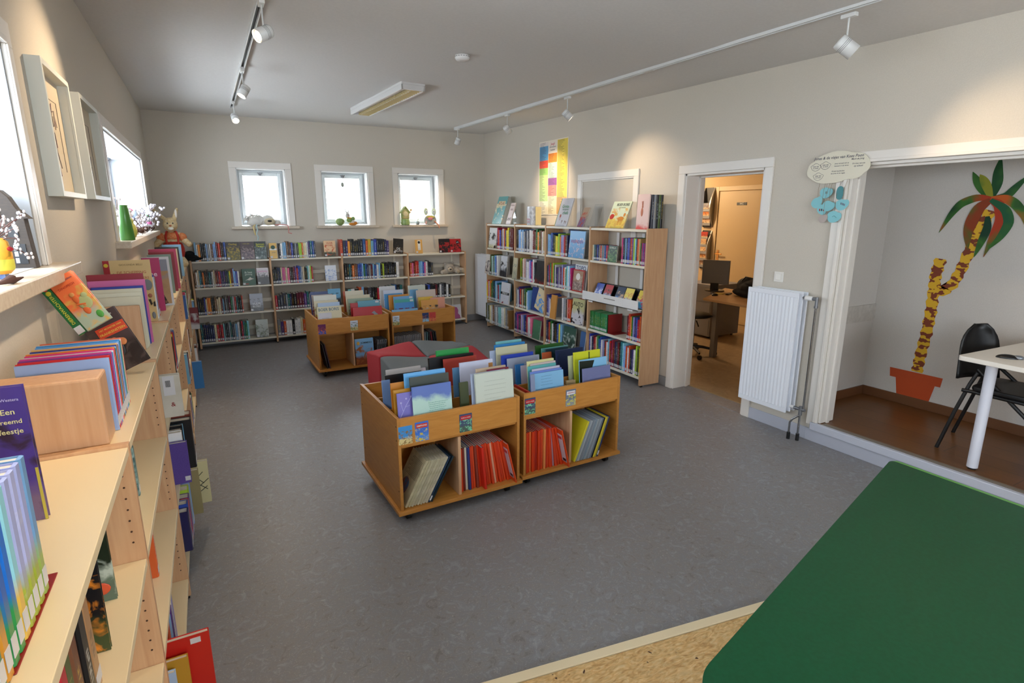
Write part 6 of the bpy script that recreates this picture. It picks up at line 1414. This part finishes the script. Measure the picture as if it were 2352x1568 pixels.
def rack(label, z0, fills):
    r = empty('brochure_rack', (7.19, 6.38, z0), atan2(dy, dx)); tag(r, label, 'brochure rack'); SV = flat('#9c9a94', .3, .7, name='silver rack')
    H = .62; X0, X1 = .04, .26
    for xx in (X0, X1 - .02):
        pr = [(.0, 0), (.03, 0)] + [(.03 + .10 * sin(pi * t / 12), H * t / 12) for t in range(1, 12)] + [(.03, H), (0, H)]
        m = MB(); m.prism([(a, b) for a, b in pr], xx, xx + .02, axis=0); m.build('side_rail', SV, r)
    MB().box(X0 + .02, X1 - .02, 0, .02, 0, H).build('back_plate', flat('#3a3834', .5), r)
    for k, c in enumerate(fills):
        z = .04 + k * .11; yy = .05 + .06 * sin(pi * (z / H)); o = MB().box(X0 + .03, X1 - .03, yy, yy + .012, z, z + .12).build('brochure', art(c, '#c9b48a', '#7a4a2c', 12, .4, seed=140 + k), r)
        MB().box(X0 + .02, X1 - .02, yy + .012, yy + .016, z - .01, z + .03).build('pocket', SV, r)
rack('upper silver brochure rack with curved sides on the office wall', 1.48, ['#c9a27a', '#d8803c', '#8a8a8c'])
rack('lower silver brochure rack filled with leaflets on the office wall', .81, ['#b08a6a', '#c98a4a', '#d8b080', '#c9a070', '#b03a2a'])
o = MB().lathe([(.09, 0), (.09, -.02), (.12, -.05), (.12, -.10), (.05, -.14)], 24).build('ceiling_lamp', emit((1, .72, .42), 3.0, 'warm lamp shade'), loc=(6.0, 7.2, 2.5)); tag(o, 'round warm ceiling lamp inside the office', 'ceiling lamp')
l = bpy.data.lights.new('office_light', 'POINT'); l.energy = 52; l.color = (1, .72, .44); l.shadow_soft_size = .12; lo_ = bpy.data.objects.new('office_light', l); COL.objects.link(lo_); lo_.location = (6.0, 7.2, 2.25)

# ================================================================== TOYS AND WINDOW-SILL THINGS
def plush(name, label, cat, parts, mat, loc, rot=(0, 0, 0), vox=.006):
    m = MB()
    for c, s in parts: m.ell(c, s, 18, 12)
    o = m.build(name, mat, loc=loc, rot=rot); rm = o.modifiers.new('skin', 'REMESH'); rm.mode = 'VOXEL'; rm.voxel_size = vox; rm.use_smooth_shade = True
    s = o.modifiers.new('soft', 'SMOOTH'); s.iterations = 4
    tag(o, label, cat); return o
def bit(name, parent, mat, items):
    m = MB()
    for it in items: m.ell(it[0], it[1], 14, 9, T=it[2] if len(it) > 2 else None)
    return m.build(name, mat, parent)
FUR = noisy('#c3a676', '#d6c39c', 60, .95, bump=.8, name='straw coloured fur')
# rabbit in red dungarees in the corner, sitting on the ledge
def capsule(a, b, r0, r1, n=5): return [((a[0] + (b[0] - a[0]) * t, a[1] + (b[1] - a[1]) * t, a[2] + (b[2] - a[2]) * t), (r0 + (r1 - r0) * t,) * 3) for t in [i / n for i in range(n + 1)]]
o = plush('toy_rabbit', 'straw-coloured toy rabbit in red dungarees sitting in the corner', 'toy rabbit',
      [((0, 0, .12), (.085, .07, .12)), ((0, 0, .24), (.075, .06, .08)), ((0, -.01, .385), (.062, .058, .068)), ((0, -.05, .365), (.035, .03, .028))]
      + capsule((-.06, 0, .28), (-.135, -.03, .20), .034, .028) + capsule((.06, 0, .28), (.135, -.03, .20), .034, .028)
      + capsule((-.035, 0, .43), (-.115, .01, .52), .020, .012, 8) + capsule((.035, 0, .43), (.07, .01, .53), .022, .014, 8)
      + capsule((-.05, 0, .05), (-.07, -.13, .03), .045, .04) + capsule((.05, 0, .05), (.07, -.13, .03), .045, .04), FUR, (-.345, 7.50, 1.112), rot=(0, 0, .05)); o.scale = (1.2, 1.2, 1.2)
bit('dungarees', o, flat('#b02a1c', .85), [((0, -.004, .14), (.095, .08, .125))]); m = MB(); m.tube([(-.045, -.078, .20), (-.05, -.066, .27), (-.04, -.03, .32), (-.03, .03, .32)], .009); m.tube([(.045, -.078, .20), (.05, -.066, .27), (.04, -.03, .32), (.03, .03, .32)], .009); m.build('strap', flat('#b02a1c', .85), o)
bit('shirt', o, noisy('#c98a5a', '#c9602c', 90, .9, name='checked shirt'), [((0, 0, .27), (.082, .066, .05)), ((-.085, -.008, .265), (.04, .04, .045)), ((.085, -.008, .265), (.04, .04, .045))])
bit('eye', o, BLACK, [((-.022, -.064, .40), (.006, .005, .007)), ((.022, -.064, .40), (.006, .005, .007))]); bit('nose', o, flat('#b0603a', .6), [((0, -.078, .378), (.011, .008, .008))]); bit('muzzle', o, flat('#e0dccf', .9), [((0, -.062, .352), (.026, .022, .018))])
bit('inner_ear', o, flat('#dcd2c6', .9), [((.058, -.012, .49), (.010, .006, .04))]); bit('inner_ear', o, flat('#dcd2c6', .9), [((-.085, -.006, .48), (.010, .006, .035))])
# black hat in the corner
o = plush('woollen_hat', 'black crumpled hat lying in the corner of the ledges', 'hat', [((0, 0, .035), (.09, .09, .045)), ((-.02, 0, .07), (.06, .07, .045)), ((.05, 0, .02), (.09, .08, .022))], flat('#0b0b0c', .95), (-.185, 7.96, 1.135))
MB().lathe([(.085, 0), (.09, .006), (.09, .014), (.085, .02)], 24).build('brim', flat('#111113', .95), o)
# white shaggy creature on the first small sill
WF_ = flat('#dedbd4', .9)
m = MB(); n = 26
o = plush('toy_creature', 'white shaggy toy with big pale snout lying on the first small window sill', 'toy', [((-.08, 0, .055), (.10, .06, .055)), ((.03, -.02, .06), (.07, .055, .055)), ((.12, -.01, .035), (.05, .05, .035)), ((-.13, 0, .03), (.06, .05, .03))], WF_, (.70, 8.10, 1.5375)); o.scale = (1.15, 1, 1.25)
m = MB(); q = random.Random(5)
for i in range(46):
    a = q.uniform(-pi * .95, pi * .1); b = q.uniform(-.5, 1); x = -.09 + .10 * cos(a) * .9; z = .05 + abs(sin(a)) * .06; m.tube([(x, -.045 + q.uniform(-.01, .03), z), (x - .03 + q.uniform(-.01, .01), -.06, z + .01 + q.uniform(-.02, .01)), (x - .05, -.062, max(.006, z - .03))], [.006, .005, .001], n=5)
m.build('fur_tuft', WF_, o)
bit('snout', o, flat('#d3c5a6', .9), [((.045, -.07, .045), (.058, .03, .038))]); bit('nose', o, BLACK, [((.045, -.098, .052), (.024, .010, .011))]); bit('eye', o, BLACK, [((.025, -.055, .115), (.004, .004, .004)), ((.045, -.055, .115), (.004, .004, .004))])
m = MB(); m.tube([(-.11, -.07, .012), (-.13, -.085, .0), (-.125, -.089, -.05), (-.115, -.089, -.09)], .008, n=5); o_ = m.build('ribbon', flat('#e0c98c', .6), o)
m = MB(); m.tube([(-.09, -.06, .012), (-.10, -.088, .0), (-.09, -.09, -.04), (-.105, -.09, -.08), (-.09, -.09, -.11), (-.10, -.09, -.145)], .007, n=5); m.build('ribbon', flat('#bcd6da', .6), o)
m = MB(); m.tube([(.10, -.05, .012), (.16, -.07, .014), (.20, -.06, .012), (.235, -.088, .006), (.24, -.09, -.04), (.235, -.09, -.07), (.27, -.09, -.08)], .006, n=5); m.build('ribbon', flat('#d89088', .6), o)
# second sill: rabbit figurine, green ball, hanging egg
CER = flat('#e2ded8', .25); GRN = noisy('#7c9a52', '#a3b878', 18, .3, name='green glaze')
o = plush('rabbit_figurine', 'ceramic rabbit in green jacket reclining on a carrot on the middle window sill', 'figurine', [((0, 0, .135), (.033, .03, .036)), ((.0, 0, .17), (.02, .02, .02))] + capsule((0, 0, .11), (.07, 0, .04), .025, .035) + capsule((.06, 0, .05), (.13, -.01, .03), .03, .02) + capsule((-.012, 0, .17), (-.03, .01, .225), .009, .007) + capsule((.012, 0, .17), (.026, .01, .22), .009, .007), CER, (1.775, 8.10, 1.5355), vox=.004)
bit('jacket', o, GRN, [((.025, -.005, .075), (.045, .036, .042)), ((.075, 0, .095), (.03, .03, .028))]); bit('bow', o, flat('#d8a02c', .5), [((-.0, -.032, .103), (.014, .008, .010)), ((.03, -.03, .098), (.018, .008, .012))]); bit('carrot', o, flat('#d8862c', .5), [((.06, -.03, .018), (.06, .022, .018)), ((.10, -.02, .03), (.04, .02, .02))])
bit('eye', o, BLACK, [((-.009, -.030, .15), (.004, .003, .005)), ((.012, -.030, .15), (.004, .003, .005))]); bit('nose', o, flat('#d87a8a', .5), [((.001, -.034, .135), (.006, .004, .005))]); bit('tail', o, CER, [((.125, -.02, .03), (.018, .018, .018))])
o = MB().lathe([(.012, 0), (.045, .012), (.062, .045), (.058, .075), (.035, .098), (.012, .105)], 24).build('ceramic_apple', GRN, loc=(1.665, 8.09, 1.5355)); tag(o, 'green round ceramic apple beside the rabbit figurine', 'ornament'); MB().tube([(0, 0, .10), (-.01, 0, .12), (-.03, 0, .125)], .004).build('stem', GRN, o)
o = MB().ell((0, 0, 0), (.022, .006, .034), 18, 12).build('hanging_egg', noisy('#7f8c7a', '#c9ccc4', 30, .4, name='painted egg'), loc=(1.755, 8.20, 2.09)); tag(o, 'small striped egg hanging in the middle window', 'ornament'); MB().tube([(0, 0, .03), (0, 0, .10)], .0008, n=5).build('thread', flat('#aaaaaa', .6), o); MB().box(-.022, .022, -.0065, -.0055, -.008, -.003).build('stripe', flat('#55604e', .5), o)
# third sill: green bird house and paper frog
r = empty('ceramic_house', (2.605, 8.08, 1.5355)); tag(r, 'green glazed ceramic birdhouse with peaked roof on the third small sill', 'ornament')
MB().lathe([(.06, 0), (.068, .02), (.06, .05), (.066, .075), (.055, .085)], 20).build('base_pot', GRN, r)
m = MB(); m.prism([(-.055, .085), (.055, .085), (.055, .19), (0, .255), (-.055, .19)], -.03, .03, axis=1); m.build('house_body', noisy('#cdbf8c', '#7a9044', 14, .3, name='cream and green glaze'), r, bevel=.004)
m = MB(); m.prism([(-.075, .175), (0, .27), (.075, .175), (.068, .165), (0, .25), (-.068, .165)], -.04, .04, axis=1); m.build('roof', GRN, r, bevel=.003); m = MB(); m.box(-.055, .055, -.036, -.030, .095, .105); m.ell((.085, -.02, .215), (.014, .012, .014), 12, 8); m.cyl((.05, -.02, .15), (.085, -.02, .205), .004); m.build('perch', flat('#a8905a', .5), r); bit('opening', r, flat('#d8cba0', .5), [((0, -.030, .155), (.038, .006, .038))])
r = empty('paper_frog', (2.985, 8.07, 1.5355)); tag(r, 'grey paper frog with tall eyes and pink tongue on the third small sill', 'paper decoration')
m = MB(); m.prism(smooth_poly([(-.09, 0), (-.10, .09), (-.05, .14), (.05, .13), (.10, .08), (.09, 0)], 2), -.02, .02, axis=1); m.build('body', flat('#a9aaa4', .6), r)
for s in (-1, 1):
    m = MB(); m.ell((s * .062 - .002, -.012, .19), (.032, .006, .052), 18, 10); m.build('eye_stalk', flat('#b9cdb9', .6), r); bit('eyeball', r, flat('#dfe8ee', .5), [((s * .055, -.02, .185), (.018, .004, .022))]); bit('pupil', r, BLACK, [((s * .055, -.026, .188), (.006, .003, .007))])
m = MB(); m.prism(smooth_poly([(-.08, .11), (0, .135), (.09, .11), (.03, .10), (-.03, .10)], 1), -.03, -.022, axis=1); m.build('lip', flat('#cdbb54', .5), r); bit('tongue', r, flat('#d8868c', .6), [((-.005, -.034, .088), (.04, .004, .022))])
m = MB(); m.tube([(.06, -.03, .05), (.085, -.05, .02), (.105, -.085, -.01), (.11, -.09, -.05)], .010, n=6); m.build('leg', flat('#d08a68', .6), r); m = MB(); m.tube([(-.07, -.03, .05), (-.085, -.05, .01)], .009, n=6); m.build('leg', flat('#cf9a94', .6), r)
o = MB().lathe([(.012, 0), (.028, .01), (.03, .04), (.022, .05)], 16).build('small_vase', flat('#8a9aa0', .3), loc=(2.80, 8.10, 1.5355)); tag(o, 'little blue-grey pot with a green stem between birdhouse and frog', 'ornament'); MB().tube([(0, 0, .045), (.01, 0, .08), (.04, 0, .10)], .003, n=6).build('stem', GRN, o)
# teddy lying on the window bookcase shelf
TD = noisy('#a39a8e', '#b6aca0', 80, .95, bump=.6, name='grey teddy fur')
o = plush('teddy_bear', 'grey-beige teddy bear lying on its tummy on the upper shelf of the end bay', 'teddy bear', [((0, .0, .075), (.065, .06, .06)), ((.07, .02, .06), (.08, .055, .05)), ((-.045, 0, .125), (.020, .014, .020)), ((.04, .0, .13), (.020, .014, .020))] + capsule((-.04, -.01, .03), (-.095, -.03, .025), .03, .027) + capsule((.08, -.01, .04), (.09, -.06, .028), .032, .028) + capsule((.13, 0, .04), (.165, -.03, .035), .035, .033), TD, (3.24, 7.985, .7915), vox=.005); o.scale = (1.3, 1.0, 1.25)
bit('muzzle', o, flat('#c9b9a0', .95), [((-.005, -.055, .055), (.032, .022, .026))]); bit('nose', o, flat('#2a2422', .5), [((-.006, -.077, .060), (.014, .008, .009))]); bit('eye', o, BLACK, [((-.026, -.054, .085), (.004, .004, .004)), ((.018, -.056, .085), (.004, .004, .004))]); bit('paw_pad', o, flat('#b9a68a', .9), [((.09, -.083, .028), (.022, .008, .022))]); bit('paw_pad', o, flat('#b9a68a', .9), [((.166, -.058, .035), (.026, .009, .026))])
# wide sill: bottle, chick, silver branches with eggs
zs = 1.5205
o = MB().lathe([(.040, 0), (.044, .004), (.030, .20), (.026, .225), (.027, .235), (.020, .235)], 20).build('glass_bottle', flat('#4f8a3c', .25), loc=(-.475, 4.66, zs)); tag(o, 'ribbed green vase at the start of the deep sill', 'vase')
o = plush('egg_chick', 'yellow-green egg chick with red comb behind the green vase', 'ornament', [((0, 0, .06), (.045, .045, .065)), ((0, 0, .125), (.03, .03, .03))], noisy('#c9bd5a', '#a3a84a', 20, .4, name='yellow green glaze'), (-.475, 4.86, zs), vox=.005); bit('comb', o, flat('#a02a2c', .5), [((0, 0, .158), (.012, .012, .014))])
o = plush('toy_duck', 'yellow duck with orange beak high at the window side of the deep sill', 'ornament', [((0, 0, .22), (.05, .05, .05)), ((0, 0, .12), (.05, .05, .11)), ((.0, -.02, .29), (.035, .035, .035))], noisy('#bfc04a', '#c9c86a', 20, .6, name='lime yellow'), (-.62, 4.98, zs), vox=.006); bit('beak', o, flat('#d8702c', .5), [((.02, -.05, .29), (.022, .02, .012))])
q = random.Random(11)
r = MB(); pts = []
for i in range(26):
    a = q.uniform(0, 2 * pi); y0 = q.uniform(5.1, 6.6); p = Vector((-.50 + q.uniform(-.12, .04), y0, zs + .01)); P = [p]
    for k in range(4): p = p + Vector((q.uniform(-.04, .045), q.uniform(-.09, .12), q.uniform(.01, .075))); p.z = max(zs + .01, p.z); P.append(p.copy())
    r.tube(P, .0032, n=5); pts += P[1:]
o = r.build('branch_garland', flat('#5a4538', .7)); tag(o, 'silvery branch garland with berries and eggs lying along the deep sill', 'garland')
m = MB()
for p in pts:
    for k in range(4): c = p + Vector((q.uniform(-.03, .03), q.uniform(-.04, .04), q.uniform(-.01, .03))); c.z = max(zs + .012, c.z); m.ell(tuple(c), q.uniform(.008, .015), 8, 6)
b = m.build('berry', flat('#cfc9d0', .3), o); b['kind'] = 'stuff'
for i in range(12):
    c = pts[q.randrange(len(pts))]; nm = ['white', 'pink', 'pale blue', 'amber', 'orange', 'green'][i % 6]; cc_ = ['#dedbe0', '#c96a94', '#a9bfdc', '#c9a04a', '#d8805a', '#2f7a44'][i % 6]
    MB().ell((c.x, c.y, c.z + .03), (.024, .024, .034), 14, 10).build('egg', flat(cc_, .35), o)
m = MB()
for k in range(14): m.ell((-.47 + q.uniform(-.04, .03), 5.2 + k * .1, zs + .035 + q.uniform(0, .02)), .022, 8, 6)
m.build('brown_berry', flat('#4a2c22', .4), o)['kind'] = 'stuff'
o = plush('toy_lamb', 'white woolly lamb between the duck and the branches on the deep sill', 'ornament', [((0, 0, .08), (.07, .10, .08)), ((.02, .06, .17), (.045, .05, .05)), ((0, -.06, .14), (.05, .05, .06))], flat('#d3d6de', .9), (-.56, 5.30, zs), vox=.008)
# large window: wooden house front, chick pot with blossom twigs, dead leaf
r = empty('wooden_house', (-.598, 2.43, zs)); tag(r, 'dark wooden gabled house ornament on the sill of the large window', 'ornament')
WD = noisy('#2a211a', '#382d24', 30, .6, (1, 1, 6), name='dark weathered wood')
o = MB()
out = [(-.14, 0), (.14, 0), (.125, .30), (.15, .30), (.10, .36), (.075, .43), (.045, .47), (-.045, .47), (-.075, .43), (-.10, .36), (-.15, .30), (-.125, .30)]
o.prism(out, -.03, .03, axis=1); o.build('house_front', WD, r, bevel=.003)
m = MB()
for (a, b, z0, z1) in ((-.03, .03, .30, .36), (-.09, -.05, .19, .25), (.05, .09, .19, .25), (.06, .11, .03, .15), (-.11, -.06, .03, .15)): MB().box(a, b, -.0335, -.030, z0, z1).build('window_opening', flat('#14161c', .3), r)
pass
m = MB()
for (a, b, z0, z1) in ((.06, .075, .035, .065), (.06, .075, .075, .105), (.06, .075, .112, .145), (-.11, -.095, .035, .065)): m.box(a, b, -.035, -.0335, z0, z1)
m.build('pane', flat('#b9c6d8', .3), r)
r.scale = (.62, .8, .54)
r = empty('flower_pot', (-.525, 2.06, zs)); tag(r, 'yellow hen-shaped pot with white catkin twigs in the large window', 'flower pot')
MB().lathe([(.045, 0.02), (.06, .035), (.063, .10), (.055, .15), (.04, .165)], 22).build('pot', noisy('#d8b03c', '#d8922c', 8, .45, name='yellow orange felt'), r); MB().lathe([(.0605, .035), (.0635, .045), (.0645, .075), (.063, .08)], 22).build('pot_band', flat('#c9c64a', .5), r); bit('comb', r, flat('#b3262c', .6), [((.0, .0, .185), (.02, .03, .024)), ((.04, 0, .12), (.03, .03, .014))]); MB().box(-.03, .03, -.03, .03, 0, .02).build('foot', flat('#5a74a8', .5), r)
m = MB(); m2 = MB(); q = random.Random(21)
for i in range(9):
    a = q.uniform(-.4, 1.9); p = Vector((0, 0, .15)); P = [p]; d = Vector((cos(a) * .4, sin(a), q.uniform(-.2, .9)))
    for k in range(5): d = (d + Vector((q.uniform(-.4, .4), q.uniform(-.4, .4), q.uniform(-.35, .3)))).normalized(); p = p + d * .055; p.x = max(-.1, min(.09, p.x)); p.z = max(.02, p.z); P.append(p.copy())
    m.tube(P, .0022, n=5)
    for s in P[2:]:
        for k in range(2): m2.ell(tuple(s + Vector((q.uniform(-.008, .008), q.uniform(-.012, .012), q.uniform(-.01, .012)))), (.005, .009, .007), 8, 6)
r.scale = (.62, .62, .68); m.build('twig', flat('#5a3a34', .7), r); m2.build('catkin', flat('#dfe0ea', .6), r)['kind'] = 'stuff'
m = MB(); m.tube([(0, 0, .006), (.02, .03, .014), (.01, .06, .005), (.03, .09, .012)], [.004, .012, .010, .002], n=6); tag(m.build('dry_leaf', flat('#4a2f2a', .8), loc=(-.475, 1.85, zs)), 'curled dry brown leaf on the large window sill', 'leaf')

# ------------------------------------------------------------------ tidy: every shared label gets its difference
for lab, obs in USED.items():
    if len(obs) > 1: print('SAME LABEL', len(obs), lab)
    n = len(lab.replace(',', ' ').split())
    if n > 16 or n < 4: print('LABEL LENGTH', n, lab)
